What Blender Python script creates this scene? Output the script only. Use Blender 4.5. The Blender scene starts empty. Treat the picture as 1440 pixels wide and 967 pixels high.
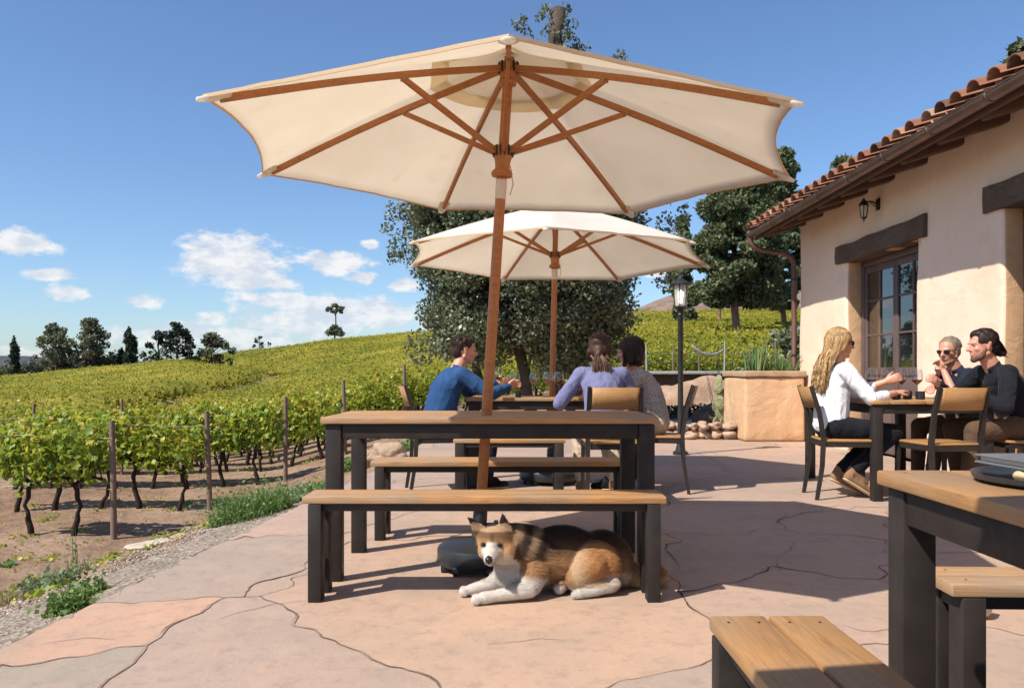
import bpy, bmesh, math, random
import numpy as np
from mathutils import Vector, Matrix, noise, Quaternion
random.seed(7)
RNG = np.random.default_rng(11)
R_ = math.radians
PI = math.pi
scene = bpy.context.scene
COL = scene.collection
F = 1140.0          # focal length in photo pixels
CAMZ = 0.95
SUN = Vector((-0.70, -0.50, 1.0)).normalized()

def P(px, py, d):
    """world point seen at photo pixel (px, py) at distance d in front of the camera"""
    return Vector(((px - 720) * d / F, d, CAMZ - (py - 525) * d / F))

# ------------------------------------------------------------------ scene objects
def tag(o, label=None, cat=None, group=None, kind=None):
    if label: o['label'] = label
    if cat: o['category'] = cat
    if group: o['group'] = group
    if kind: o['kind'] = kind
    return o

def empty(name, loc=(0, 0, 0), rz=0.0, label=None, cat=None, group=None):
    o = bpy.data.objects.new(name, None)
    COL.objects.link(o)
    o.location = loc
    o.rotation_euler = (0, 0, rz)
    o.empty_display_size = 0.1
    return tag(o, label, cat, group)

def link(name, me, mat=None, parent=None, loc=None, rz=None):
    o = bpy.data.objects.new(name, me)
    COL.objects.link(o)
    if mat is not None and not me.materials:
        me.materials.append(mat)
    if parent is not None: o.parent = parent
    if loc is not None: o.location = loc
    if rz is not None: o.rotation_euler = (0, 0, rz)
    return o

def mesh_np(name, verts, faces, smooth=False, fattr=None, vcol=None, mat_idx=None):
    """verts (n,3); faces: list of lists, or (m,k) int array"""
    me = bpy.data.meshes.new(name)
    verts = np.asarray(verts, dtype=np.float32)
    if isinstance(faces, np.ndarray):
        m, k = faces.shape
        loops = faces.astype(np.int32).ravel()
        starts = np.arange(0, m * k, k, dtype=np.int32)
    else:
        cnt = np.array([len(f) for f in faces], dtype=np.int32)
        loops = np.array([i for f in faces for i in f], dtype=np.int32)
        starts = np.concatenate([[0], np.cumsum(cnt)[:-1]]).astype(np.int32)
        m = len(faces)
    me.vertices.add(len(verts)); me.vertices.foreach_set('co', verts.ravel())
    me.loops.add(len(loops)); me.loops.foreach_set('vertex_index', loops)
    me.polygons.add(m); me.polygons.foreach_set('loop_start', starts)
    me.update(calc_edges=True)
    if smooth:
        me.polygons.foreach_set('use_smooth', np.ones(m, dtype=bool))
    if mat_idx is not None:
        me.polygons.foreach_set('material_index', np.asarray(mat_idx, dtype=np.int32))
    if fattr is not None:
        a = me.attributes.new('rnd', 'FLOAT', 'FACE'); a.data.foreach_set('value', np.asarray(fattr, dtype=np.float32))
    if vcol is not None:
        a = me.attributes.new('col', 'FLOAT_COLOR', 'POINT')
        c = np.ones((len(verts), 4), dtype=np.float32); c[:, :3] = vcol
        a.data.foreach_set('color', c.ravel())
    return me

def bm_mesh(bm, name, smooth=False):
    me = bpy.data.meshes.new(name)
    bm.normal_update()
    bm.to_mesh(me); bm.free()
    if smooth:
        me.polygons.foreach_set('use_smooth', np.ones(len(me.polygons), dtype=bool))
    return me

def sharp(me, ang=35):
    """smooth shading, sharp above an angle"""
    bm = bmesh.new(); bm.from_mesh(me)
    for f in bm.faces: f.smooth = True
    for e in bm.edges:
        if len(e.link_faces) == 2 and e.calc_face_angle(0) > R_(ang): e.smooth = False
    bm.to_mesh(me); bm.free()
    return me

def add_box(bm, c, s, bevel=0.0, M=None, seg=2):
    """box centre c, full size s"""
    r = bmesh.ops.create_cube(bm, size=1.0)
    vs = r['verts']
    bmesh.ops.scale(bm, vec=s, verts=vs)
    if bevel > 0:
        es = list({e for v in vs for e in v.link_edges})
        rr = bmesh.ops.bevel(bm, geom=es, offset=bevel, segments=seg, affect='EDGES', profile=0.5)
        vs = list({v for f in rr['faces'] for v in f.verts} | {v for v in vs if v.is_valid})
        # gather the whole island
        seen = set(vs); st = list(vs)
        while st:
            v = st.pop()
            for e in v.link_edges:
                w = e.other_vert(v)
                if w not in seen: seen.add(w); st.append(w)
        vs = list(seen)
    T = Matrix.Translation(Vector(c))
    if M is not None: T = T @ M.to_4x4()
    bmesh.ops.transform(bm, matrix=T, verts=vs)
    return vs

def box_me(c, s, bevel=0.004, M=None, name='box'):
    bm = bmesh.new(); add_box(bm, c, s, bevel, M)
    return sharp(bm_mesh(bm, name), 40)

def frame_at(t, up=Vector((0, 0, 1))):
    t = t.normalized()
    if abs(t.dot(up)) > 0.97: up = Vector((0, 1, 0))
    a = t.cross(up).normalized()
    b = a.cross(t).normalized()
    return a, b

def add_tube(bm, pts, radii, n=10, cap=True, square=False, up=Vector((0, 0, 1))):
    pts = [Vector(p) for p in pts]
    if not hasattr(radii, '__len__'): radii = [radii] * len(pts)
    rings = []
    a0 = None
    for i, p in enumerate(pts):
        t = (pts[min(i + 1, len(pts) - 1)] - pts[max(i - 1, 0)])
        if a0 is None:
            a, b = frame_at(t, up)
        else:
            t = t.normalized()
            a = (a0 - t * a0.dot(t)).normalized(); b = t.cross(a).normalized() * -1
            b = a.cross(t).normalized()
        a0 = a
        ring = []
        for k in range(n):
            th = 2 * PI * k / n + (PI / 4 if square else 0)
            r = radii[i]
            if hasattr(r, '__len__'):
                off = a * math.cos(th) * r[0] + b * math.sin(th) * r[1]
            else:
                off = (a * math.cos(th) + b * math.sin(th)) * r
            ring.append(bm.verts.new(p + off))
        rings.append(ring)
    for i in range(len(rings) - 1):
        for k in range(n):
            bm.faces.new((rings[i][k], rings[i][(k + 1) % n], rings[i + 1][(k + 1) % n], rings[i + 1][k]))
    if cap:
        bm.faces.new(rings[0][::-1]); bm.faces.new(rings[-1])
    return rings

def tube_me(pts, radii, n=10, name='tube', square=False, up=Vector((0, 0, 1))):
    bm = bmesh.new(); add_tube(bm, pts, radii, n, square=square, up=up)
    bmesh.ops.recalc_face_normals(bm, faces=bm.faces)
    return sharp(bm_mesh(bm, name), 50)

def bar(bm, p0, p1, w, h, up=Vector((0, 0, 1)), bevel=0.0):
    """rectangular bar p0->p1; w sideways, h along up"""
    p0, p1 = Vector(p0), Vector(p1)
    t = (p1 - p0); L = t.length; t.normalize()
    a, b = frame_at(t, up)
    M = Matrix((a, t, b)).transposed()
    add_box(bm, (p0 + p1) / 2, (w, L, h), bevel, M)

def lathe_me(prof, n=28, name='lathe', c=(0, 0, 0), cap=True):
    bm = bmesh.new()
    rings = []
    for r, z in prof:
        rings.append([bm.verts.new((c[0] + r * math.cos(2 * PI * k / n), c[1] + r * math.sin(2 * PI * k / n), c[2] + z)) for k in range(n)])
    for i in range(len(rings) - 1):
        for k in range(n):
            bm.faces.new((rings[i][k], rings[i][(k + 1) % n], rings[i + 1][(k + 1) % n], rings[i + 1][k]))
    if cap:
        bm.faces.new(rings[0][::-1]); bm.faces.new(rings[-1])
    bmesh.ops.remove_doubles(bm, verts=bm.verts, dist=1e-5)
    bmesh.ops.recalc_face_normals(bm, faces=bm.faces)
    return sharp(bm_mesh(bm, name), 38)

# ------------------------------------------------------------------ materials
def srgb(r, g, b):
    return tuple(((c / 255) / 12.92 if c / 255 <= 0.04045 else ((c / 255 + 0.055) / 1.055) ** 2.4) for c in (r, g, b))

class NT:
    def __init__(s, name):
        s.m = bpy.data.materials.new(name); s.m.use_nodes = True
        s.t = s.m.node_tree; s.n = s.t.nodes; s.l = s.t.links
        s.b = s.n['Principled BSDF']
        s.out = s.n['Material Output']
        s.tc = s.n.new('ShaderNodeTexCoord')
    def map(s, scale=(1, 1, 1), coord='Object', rot=(0, 0, 0)):
        m = s.n.new('ShaderNodeMapping'); m.inputs['Scale'].default_value = scale
        m.inputs['Rotation'].default_value = rot
        s.l.new(s.tc.outputs[coord], m.inputs[0]); return m.outputs[0]
    def noise(s, vec, scale=5, detail=4, rough=0.55, dist=0.0, out='Fac'):
        t = s.n.new('ShaderNodeTexNoise'); t.inputs['Scale'].default_value = scale
        t.inputs['Detail'].default_value = detail; t.inputs['Roughness'].default_value = rough
        t.inputs['Distortion'].default_value = dist
        if vec is not None: s.l.new(vec, t.inputs['Vector'])
        return t.outputs[out]
    def voro(s, vec, scale=5, feature='F1', out='Distance', rand=1.0):
        t = s.n.new('ShaderNodeTexVoronoi'); t.feature = feature
        t.inputs['Scale'].default_value = scale; t.inputs['Randomness'].default_value = rand
        if vec is not None: s.l.new(vec, t.inputs['Vector'])
        return t.outputs[out]
    def ramp(s, fac, stops, interp='LINEAR'):
        r = s.n.new('ShaderNodeValToRGB'); e = r.color_ramp; e.interpolation = interp
        while len(e.elements) < len(stops): e.elements.new(0.5)
        for el, (p, c) in zip(e.elements, stops):
            el.position = p; el.color = (*c, 1) if len(c) == 3 else c
        s.l.new(fac, r.inputs[0]); return r.outputs[0]
    def val(s, fac, a, b, lo=0.0, hi=1.0):
        m = s.n.new('ShaderNodeMapRange'); m.inputs[1].default_value = a; m.inputs[2].default_value = b
        m.inputs[3].default_value = lo; m.inputs[4].default_value = hi
        s.l.new(fac, m.inputs[0]); return m.outputs[0]
    def mix(s, fac, a, b, mode='MIX'):
        m = s.n.new('ShaderNodeMix'); m.data_type = 'RGBA'; m.blend_type = mode
        for sock, v in ((m.inputs[0], fac), (m.inputs[6], a), (m.inputs[7], b)):
            if isinstance(v, (int, float)): sock.default_value = v
            elif isinstance(v, tuple): sock.default_value = (*v, 1)
            else: s.l.new(v, sock)
        return m.outputs[2]
    def math(s, op, a, b=None, c=None):
        m = s.n.new('ShaderNodeMath'); m.operation = op
        for i, v in enumerate((a, b, c)):
            if v is None: continue
            if isinstance(v, (int, float)): m.inputs[i].default_value = v
            else: s.l.new(v, m.inputs[i])
        return m.outputs[0]
    def attr(s, name, out='Fac'):
        a = s.n.new('ShaderNodeAttribute'); a.attribute_name = name; return a.outputs[out]
    def bump(s, h, strength=0.3, dist=0.01, prev=None):
        b = s.n.new('ShaderNodeBump'); b.inputs['Strength'].default_value = strength
        b.inputs['Distance'].default_value = dist
        s.l.new(h, b.inputs['Height'])
        if prev is not None: s.l.new(prev, b.inputs['Normal'])
        s.l.new(b.outputs[0], s.b.inputs['Normal']); return b.outputs[0]
    def col(s, c):
        if isinstance(c, tuple): s.b.inputs['Base Color'].default_value = (*c, 1)
        else: s.l.new(c, s.b.inputs['Base Color'])
    def set(s, **k):
        for kk, v in k.items():
            inp = s.b.inputs[{'rough': 'Roughness', 'metal': 'Metallic', 'spec': 'Specular IOR Level', 'trans': 'Transmission Weight', 'ior': 'IOR', 'sheen': 'Sheen Weight', 'coat': 'Coat Weight', 'alpha': 'Alpha'}[kk]]
            if isinstance(v, (int, float)): inp.default_value = v
            else: s.l.new(v, inp)
        return s
    def translucent(s, col, fac=0.35):
        tr = s.n.new('ShaderNodeBsdfTranslucent'); mx = s.n.new('ShaderNodeMixShader')
        mx.inputs[0].default_value = fac
        if isinstance(col, tuple): tr.inputs[0].default_value = (*col, 1)
        else: s.l.new(col, tr.inputs[0])
        s.l.new(s.b.outputs[0], mx.inputs[1]); s.l.new(tr.outputs[0], mx.inputs[2])
        s.l.new(mx.outputs[0], s.out.inputs[0])
        return tr

def mat_simple(name, c, rough=0.6, var=0.15, nscale=8, bump=0.0, bscale=60, **k):
    t = NT(name); v = t.map()
    n = t.noise(v, nscale, 4)
    a = tuple(x * (1 - var) for x in c); b = tuple(min(1, x * (1 + var)) for x in c)
    t.col(t.ramp(n, [(0.3, a), (0.7, b)]))
    t.set(rough=rough, **k)
    if bump: t.bump(t.noise(v, bscale, 3), bump, 0.004)
    return t.m

def mat_wood(name, c1, c2, grey, greyamt=0.5, scale=1.0, rough=0.55, axis=0, deep=0):
    """grain along local X"""
    t = NT(name)
    def ax(a, b): return (a, b, b) if axis == 0 else (b, a, b)
    v = t.map(ax(1.2 * scale, 14 * scale))
    g1 = t.noise(v, 3.2, 6, 0.62, 0.6)
    v2 = t.map(ax(2.5, 60)); g2 = t.noise(v2, 3, 3)
    base = t.ramp(g1, [(0.25, c1), (0.5, c2), (0.62, tuple(x * .8 for x in c2)), (0.8, c1)])
    n3 = t.noise(t.map((1, 1, 1)), 2.6, 5, .6)
    gy = t.math('MULTIPLY', t.val(n3, .38, .62), greyamt)
    base = t.mix(gy, base, t.ramp(g1, [(0.3, tuple(x * .75 for x in grey)), (0.7, grey)]))
    base = t.mix(t.val(g2, .35, .7, 0, .3), base, tuple(x * .35 for x in c1))
    base = t.mix(t.val(t.attr('rnd'), 0, 1, 0, .5), base, tuple(x * .62 for x in c2))
    # knots
    kn = t.voro(t.map(ax(1.1, 5)), 1.3)
    base = t.mix(t.val(kn, .07, .02, 0, .7), base, (c1[0] * .3, c1[1] * .25, c1[2] * .2))
    t.col(base); t.set(rough=rough, spec=.35)
    bb = t.bump(g2, .35, .002)
    if deep:
        g3 = t.noise(t.map(ax(1.3, 16)), 3.5, 7, .7, .8); t.bump(g3, deep, .03, bb)
        cr = t.val(g3, .40, .34, 0, .85); t.col(t.mix(cr, base, (.012, .009, .007)))
    return t.m

MAT = {}
def build_mats():
    M = MAT
    M['wood'] = mat_wood('tabletop_wood', (.20, .085, .030), (.52, .275, .105), (.36, .265, .185), .85)
    M['wood_edge'] = M['wood']
    M['pole'] = mat_wood('pole_wood', (.34, .11, .03), (.47, .175, .048), (.40, .16, .06), .3, .8, .4)
    M['rib'] = mat_wood('rib_wood', (.34, .115, .032), (.47, .18, .052), (.40, .17, .065), .3, .8, .45)
    M['seatwood'] = mat_wood('chair_wood', (.31, .155, .052), (.39, .21, .078), (.33, .20, .10), .3, 1.0, .5, 1)
    M['oldwood'] = mat_wood('old_wood', (.085, .052, .034), (.15, .095, .062), (.20, .155, .125), .8, 1.0, .85, 0, .9)
    M['beam'] = mat_wood('beam_wood', (.07, .035, .022), (.13, .07, .045), (.12, .08, .06), .5, 1.0, .85)
    t = NT('dark_metal'); v = t.map(); t.col(t.ramp(t.noise(v, 9, 4), [(.3, (.017, .013, .012)), (.7, (.030, .024, .021))]))
    t.set(rough=t.val(t.noise(v, 20, 3), .3, .7, .5, .7), spec=.3); t.bump(t.noise(v, 180, 2), .08, .002); M['metal'] = t.m
    t = NT('bronze_metal'); v = t.map((1, 1, 1)); t.col(t.ramp(t.noise(v, 3, 5), [(.3, (.10, .062, .045)), (.7, (.19, .125, .095))]))
    t.set(rough=.42, metal=.5); M['bronze'] = t.m
    M['pipe'] = mat_simple('pipe_paint', (.14, .062, .05), .5, .25, 5)
    M['iron'] = mat_simple('black_iron', (.018, .018, .017), .45, .3, 12)
    M['brass'] = mat_simple('brass', (.28, .2, .09), .35, .2, 20, metal=.9)
    M['blackplastic'] = mat_simple('black_plastic', (.022, .024, .027), .38, .2, 6, bump=.1, bscale=200)
    # canvas
    t = NT('canvas_fabric'); v = t.map()
    w = t.noise(t.map((1, 1, 1)), 160, 2); big = t.noise(v, 2.2, 5, .6)
    c = t.ramp(big, [(.3, (.87, .84, .78)), (.7, (.92, .895, .845))])
    c = t.mix(t.val(t.noise(v, 7, 6, .7), .56, .74, 0, .14), c, (.60, .50, .38))
    t.col(c); t.set(rough=.9, spec=.1)
    b1 = t.bump(w, .12, .002); t.bump(t.noise(v, 5, 4, .5, .8), .5, .02, b1)
    t.translucent(t.mix(1.0, c, (1.0, .95, .87), 'MULTIPLY'), .56); M['canvas'] = t.m
    t = NT('canvas_band'); t.col((.84, .76, .60)); t.set(rough=.9, spec=.1); t.translucent((.86, .72, .46), .55); M['band'] = t.m
    t = NT('canvas_edge'); t.col((.76, .62, .42)); t.set(rough=.9, spec=.1); t.translucent((.76, .50, .24), .4); M['hem'] = t.m
    # stucco
    def stucco(name, a, b, patch, bs=1.0):
        t = NT(name); v = t.map((1, 1, 1), 'Object')
        c = t.ramp(t.noise(v, .9, 6, .6), [(.32, a), (.68, b)])
        c = t.mix(t.val(t.noise(v, 2.7, 8, .7, .4), .50, .72, 0, .8), c, patch)
        c = t.mix(t.val(t.noise(t.map((1, 1, .3)), 5, 6, .7), .6, .8, 0, .2), c, tuple(x * .7 for x in a))
        t.col(c); t.set(rough=.92, spec=.15)
        b1 = t.bump(t.noise(v, 38, 6, .7), .28 * bs, .006)
        b2 = t.bump(t.noise(v, 3.2, 4, .55, .6), .42 * bs, .035, b1)
        return t.m
    M['stucco'] = stucco('wall_stucco', (.77, .575, .43), (.83, .65, .51), (.76, .53, .38))
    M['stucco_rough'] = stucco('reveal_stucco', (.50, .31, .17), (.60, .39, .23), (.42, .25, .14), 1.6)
    M['planter'] = stucco('planter_stucco', (.52, .32, .18), (.62, .42, .26), (.45, .27, .15), 2.2)
    M['capstone'] = stucco('cap_stone', (.34, .23, .15), (.46, .33, .22), (.26, .17, .11), 1.4)
    # terracotta
    t = NT('roof_clay'); v = t.map()
    c = t.ramp(t.attr('rnd'), [(0, (.10, .05, .035)), (.3, (.26, .11, .062)), (.7, (.21, .088, .055)), (.9, (.34, .18, .115)), (1, (.40, .27, .19))])
    c = t.mix(t.val(t.noise(v, 9, 6, .7), .5, .75, 0, .6), c, (.20, .14, .10))
    t.col(c); t.set(rough=.85, spec=.2); t.bump(t.noise(v, 60, 4), .3, .004); M['tile'] = t.m
    # slabs
    t = NT('flagstone'); v = t.map()
    base = t.ramp(t.attr('rnd'), [(0, (.46, .305, .215)), (.2, (.44, .30, .218)), (.4, (.39, .28, .22)), (.6, (.355, .27, .22)), (.8, (.30, .26, .195)), (1, (.50, .30, .20))])
    n1 = t.noise(v, 1.7, 7, .62, .5)
    c = t.mix(t.val(n1, .35, .7, 0, .65), base, (.35, .262, .212))
    n2 = t.noise(t.map((1, .6, 1)), 5.5, 9, .72, .2)
    c = t.mix(t.val(n2, .5, .75, 0, .5), c, (.47, .32, .225))
    c = t.mix(t.val(t.noise(v, 11, 8, .78), .50, .76, 0, .75), c, (.205, .155, .128))
    c = t.mix(t.val(t.noise(t.map((.7, 1.2, 1)), 1.1, 6, .6), .5, .7, 0, .55), c, (.27, .225, .17))
    c = t.mix(t.val(t.noise(v, 90, 3), .62, .75, 0, .3), c, (.2, .14, .11))
    t.col(c); t.set(rough=t.val(n2, .3, .7, .55, .8), spec=.3)
    b1 = t.bump(t.noise(v, 45, 6, .65), .16, .006)
    t.bump(t.noise(t.map((1, .7, 1)), 5, 7, .62, .3), .40, .022, b1); M['slab'] = t.m
    t = NT('joint_mortar'); v = t.map()
    t.col(t.ramp(t.noise(v, 2.2, 4), [(.30, (.07, .048, .038)), (.45, (.14, .10, .08)), (.55, (.28, .20, .16)), (.75, (.42, .32, .26))]))
    t.set(rough=.95, spec=.05); M['joint'] = t.m
    # ground
    t = NT('soil'); v = t.map()
    geo = t.n.new('ShaderNodeNewGeometry'); sx = t.n.new('ShaderNodeSeparateXYZ'); t.l.new(geo.outputs['Position'], sx.inputs[0])
    c = t.ramp(t.noise(v, .7, 8, .7), [(.3, (.155, .095, .064)), (.5, (.27, .17, .115)), (.72, (.38, .265, .19))])
    c = t.mix(t.val(t.noise(v, 6, 8, .75), .5, .75, 0, .6), c, (.38, .285, .21))
    c = t.mix(t.val(t.noise(v, 1.3, 7, .7), .56, .7, 0, .55), c, (.14, .15, .06))
    far = t.math('MULTIPLY', t.val(sx.outputs[1], 30, 60), .7)
    c = t.mix(far, c, (.20, .19, .07))
    t.col(c); t.set(rough=.97, spec=.1)
    b1 = t.bump(t.noise(v, 26, 7, .75), .8, .03)
    t.bump(t.noise(v, 3.0, 5, .6), .9, .12, b1); M['soil'] = t.m
    t = NT('gravel_bed'); v = t.map()
    c = t.ramp(t.voro(v, 34, out='Color'), [(.1, (.15, .12, .095)), (.5, (.25, .205, .165)), (.9, (.34, .285, .23))])
    t.col(c); t.set(rough=.95, spec=.15); t.bump(t.voro(v, 34), .9, .02); M['gravelbed'] = t.m
    t = NT('gravel_stone'); c = t.ramp(t.attr('rnd'), [(0, (.14, .11, .09)), (.3, (.27, .225, .18)), (.6, (.36, .285, .22)), (.8, (.24, .16, .12)), (1, (.46, .41, .35))])
    t.col(c); t.set(rough=.9, spec=.2); M['gravel'] = t.m
    t = NT('pale_path'); v = t.map(); t.col(t.ramp(t.noise(v, 1.2, 6), [(.3, (.40, .34, .29)), (.7, (.54, .47, .41))])); t.set(rough=.95); M['path'] = t.m
    t = NT('hill_earth'); v = t.map(); c = t.ramp(t.noise(v, .02, 8, .7), [(.3, (.15, .10, .075)), (.5, (.22, .155, .12)), (.7, (.28, .20, .155))])
    c = t.mix(t.val(t.noise(v, .09, 7, .75), .52, .62, 0, .75), c, (.055, .055, .045)); t.col(c); t.set(rough=1, spec=.05); M['hill'] = t.m
    t = NT('far_forest'); v = t.map(); t.col(t.ramp(t.noise(v, .03, 7, .7), [(.3, (.05, .058, .075)), (.7, (.085, .09, .10))])); t.set(rough=1, spec=.02); M['farhill'] = t.m
    def rock(name, a, b):
        t = NT(name); v = t.map(); c = t.ramp(t.noise(v, 4, 8, .7), [(.3, a), (.7, b)])
        t.col(c); t.set(rough=.92, spec=.2); t.bump(t.noise(v, 16, 7, .7), .6, .03); return t.m
    M['rock'] = rock('rubble_stone', (.30, .20, .14), (.50, .36, .26))
    M['rockpale'] = rock('pale_stone', (.38, .31, .25), (.56, .47, .39))
    M['mound'] = rock('mound_earth', (.26, .165, .11), (.44, .30, .21))
    M['darkstone'] = rock('dark_stone', (.06, .045, .035), (.13, .10, .08))
    M['concrete'] = rock('grey_slab', (.30, .28, .27), (.42, .40, .38))
    # foliage
    def leaf(name, stops, tr=.35, trc=(.35, .42, .05), rough=.5, big=None, bscale=.25, spec=.35):
        t = NT(name)
        c = t.ramp(t.attr('rnd'), stops)
        if big:
            geo = t.n.new('ShaderNodeNewGeometry')
            n = t.noise(geo.outputs['Position'], bscale, 5, .6)
            c = t.mix(t.val(n, .42, .66, 0, .75), c, big)
        t.col(c); t.set(rough=rough, spec=spec)
        t.translucent(t.mix(.55, c, trc), tr); return t.m
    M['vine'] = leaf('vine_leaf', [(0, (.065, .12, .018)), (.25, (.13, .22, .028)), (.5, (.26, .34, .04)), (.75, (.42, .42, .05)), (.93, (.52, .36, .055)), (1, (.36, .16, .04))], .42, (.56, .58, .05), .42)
    M['vinefar'] = leaf('vine_field_leaf', [(0, (.10, .125, .018)), (.4, (.235, .245, .03)), (.75, (.36, .325, .04)), (1, (.43, .29, .05))], .35, (.55, .50, .06), .65, (.44, .37, .055), .09, .15)
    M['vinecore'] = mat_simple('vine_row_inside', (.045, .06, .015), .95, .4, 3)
    M['olive'] = leaf('olive_leaf', [(0, (.06, .07, .035)), (.4, (.13, .15, .08)), (.8, (.22, .24, .15)), (1, (.36, .38, .28))], .25, (.24, .27, .12), .42, spec=.5)
    M['pine'] = leaf('pine_needle', [(0, (.04, .058, .028)), (.5, (.10, .125, .06)), (.9, (.17, .19, .09)), (1, (.22, .19, .11))], .2, (.2, .24, .07), .6)
    M['cypress'] = leaf('cypress_leaf', [(0, (.022, .034, .022)), (.6, (.04, .058, .034)), (1, (.07, .09, .05))], .08, (.06, .08, .03), .7)
    M['eucalypt'] = leaf('far_tree_leaf', [(0, (.075, .09, .055)), (.5, (.14, .16, .095)), (1, (.22, .23, .14))], .2, (.2, .22, .08), .65, (.12, .09, .06), .12)
    M['weed'] = leaf('weed_leaf', [(0, (.06, .12, .03)), (.5, (.11, .20, .05)), (1, (.22, .30, .10))], .3, (.3, .4, .08), .55)
    M['sage'] = leaf('sage_leaf', [(0, (.085, .13, .055)), (.5, (.15, .21, .10)), (1, (.26, .32, .17))], .2, (.3, .36, .18), .65)
    M['drygrass'] = leaf('dry_twig', [(0, (.17, .13, .09)), (1, (.34, .28, .20))], .15, (.35, .28, .18), .85)
    M['aloe'] = leaf('aloe_blade', [(0, (.06, .13, .045)), (.6, (.12, .22, .07)), (1, (.28, .36, .14))], .2, (.3, .42, .1), .4)
    t = NT('cactus_pad'); v = t.map(); t.col(t.ramp(t.noise(v, 8, 5), [(.3, (.16, .17, .08)), (.7, (.30, .29, .15))])); t.set(rough=.7); t.bump(t.voro(v, 24), .6, .02); M['cactus'] = t.m
    M['bark'] = rock('tree_bark', (.055, .04, .032), (.12, .09, .07))
    M['barkpale'] = rock('stub_bark', (.10, .075, .055), (.30, .23, .17))
    M['pinebark'] = rock('pine_bark', (.10, .06, .045), (.24, .15, .12))
    M['vinebark'] = rock('vine_bark', (.018, .012, .010), (.05, .034, .027))
    M['post'] = mat_wood('post_wood', (.14, .085, .06), (.22, .145, .105), (.24, .19, .16), .6, .6, .9)
    M['wire'] = mat_simple('galvanised_wire', (.30, .29, .28), .35, .1, 5, metal=.7)
    # people
    t = NT('skin'); v = t.map(); c = t.ramp(t.noise(v, 6, 5), [(.3, (.50, .235, .155)), (.7, (.60, .30, .205))])
    c = t.mix(t.val(t.noise(v, 26, 3), .5, .7, 0, .35), c, (.55, .19, .13))
    t.col(c); t.set(rough=.45, spec=.4); t.b.inputs['Subsurface Weight'].default_value = .12; t.b.inputs['Subsurface Radius'].default_value = (.01, .004, .002)
    t.bump(t.noise(v, 120, 3), .1, .002); M['skin'] = t.m
    def cloth(name, c, var=.12, pat=None, rough=.85):
        t = NT(name); v = t.map(); n = t.noise(v, 5, 5, .6)
        cc = t.ramp(n, [(.3, tuple(x * (1 - var) for x in c)), (.7, tuple(min(1, x * (1 + var)) for x in c))])
        if pat: cc = t.mix(t.val(t.voro(v, 62), .30, .36), cc, pat)
        t.col(cc); t.set(rough=rough, spec=.15, sheen=.05)
        b1 = t.bump(t.noise(v, 260, 2), .12, .002)
        t.bump(t.noise(t.map((1, 1, .6)), 8, 4, .6, 1.6), .7, .03, b1); return t.m
    M['denim'] = cloth('blue_shirt_cloth', (.020, .062, .165), .25)
    M['lavender'] = cloth('lavender_cloth', (.155, .16, .29), .08)
    M['greyprint'] = cloth('grey_print_cloth', (.17, .15, .15), .1, (.38, .35, .33))
    M['greycloth'] = cloth('grey_canvas', (.30, .31, .34), .1)
    M['whitecloth'] = cloth('white_cloth', (.78, .78, .80), .03)
    M['navy'] = cloth('navy_cloth', (.013, .017, .036), .25)
    M['blackcloth'] = cloth('black_cloth', (.010, .011, .016), .25)
    M['brownpants'] = cloth('brown_cloth', (.095, .058, .036), .15)
    M['beige'] = cloth('beige_cloth', (.50, .40, .30), .08)
    M['tan'] = cloth('tan_suede', (.24, .14, .08), .2)
    M['darkjean'] = cloth('dark_denim', (.016, .02, .034), .25)
    def hair(name, a, b, c3=None):
        t = NT(name); c = t.ramp(t.attr('rnd'), [(0, a), (.7, b), (1, c3 or b)])
        v = t.map((6, 6, 1)); c = t.mix(t.val(t.noise(v, 20, 3), .4, .7, 0, .5), c, a)
        t.col(c); t.set(rough=.5, spec=.3); t.bump(t.noise(t.map((9, 9, 1)), 30, 2), .5, .004); return t.m
    M['hair_brown'] = hair('brown_hair', (.018, .010, .007), (.05, .026, .016))
    M['hair_long'] = hair('long_brown_hair', (.022, .010, .007), (.09, .040, .02), (.30, .16, .08))
    M['hair_dark'] = hair('dark_hair', (.012, .007, .006), (.03, .015, .012))
    M['hair_blonde'] = hair('blonde_hair', (.16, .085, .035), (.48, .30, .13), (.72, .52, .28))
    M['stubble'] = hair('stubble_beard', (.10, .05, .034), (.16, .085, .06))
    M['hair_grey'] = hair('grey_hair', (.16, .12, .09), (.28, .22, .17))
    M['eyewhite'] = mat_simple('eye_white', (.30, .26, .24), .2, .02)
    M['lens'] = mat_simple('dark_lens', (.008, .008, .010), .08, .1)
    M['sole'] = mat_simple('shoe_sole', (.50, .38, .24), .8, .15)
    t = NT('clear_glass'); t.col((.96, .97, .97)); t.set(rough=.0, ior=1.45, trans=1.0)
    tr = t.n.new('ShaderNodeBsdfTransparent'); tr.inputs[0].default_value = (.975, .98, .98, 1); gl = t.n.new('ShaderNodeBsdfGlossy'); gl.inputs['Roughness'].default_value = .03
    fr = t.n.new('ShaderNodeFresnel'); fr.inputs[0].default_value = 1.5; mx = t.n.new('ShaderNodeMixShader')
    lw = t.n.new('ShaderNodeLayerWeight'); lw.inputs[0].default_value = .5; f2 = t.math('ADD', t.math('MULTIPLY', t.math('POWER', lw.outputs['Facing'], 3.0), .55), .07)
    t.l.new(f2, mx.inputs[0]); t.l.new(tr.outputs[0], mx.inputs[1]); t.l.new(gl.outputs[0], mx.inputs[2]); t.l.new(mx.outputs[0], t.out.inputs[0]); M['glass'] = t.m
    t = NT('red_wine'); t.col((.16, .012, .016)); t.set(rough=.05, spec=.6); M['wine'] = t.m
    t = NT('window_glass'); t.col((.012, .013, .014)); t.set(rough=.02, spec=.9, ior=1.6); t.b.inputs['Coat Weight'].default_value = .6; t.bump(t.noise(t.map(), 2.2, 2), .12, .01); M['pane'] = t.m
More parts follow.
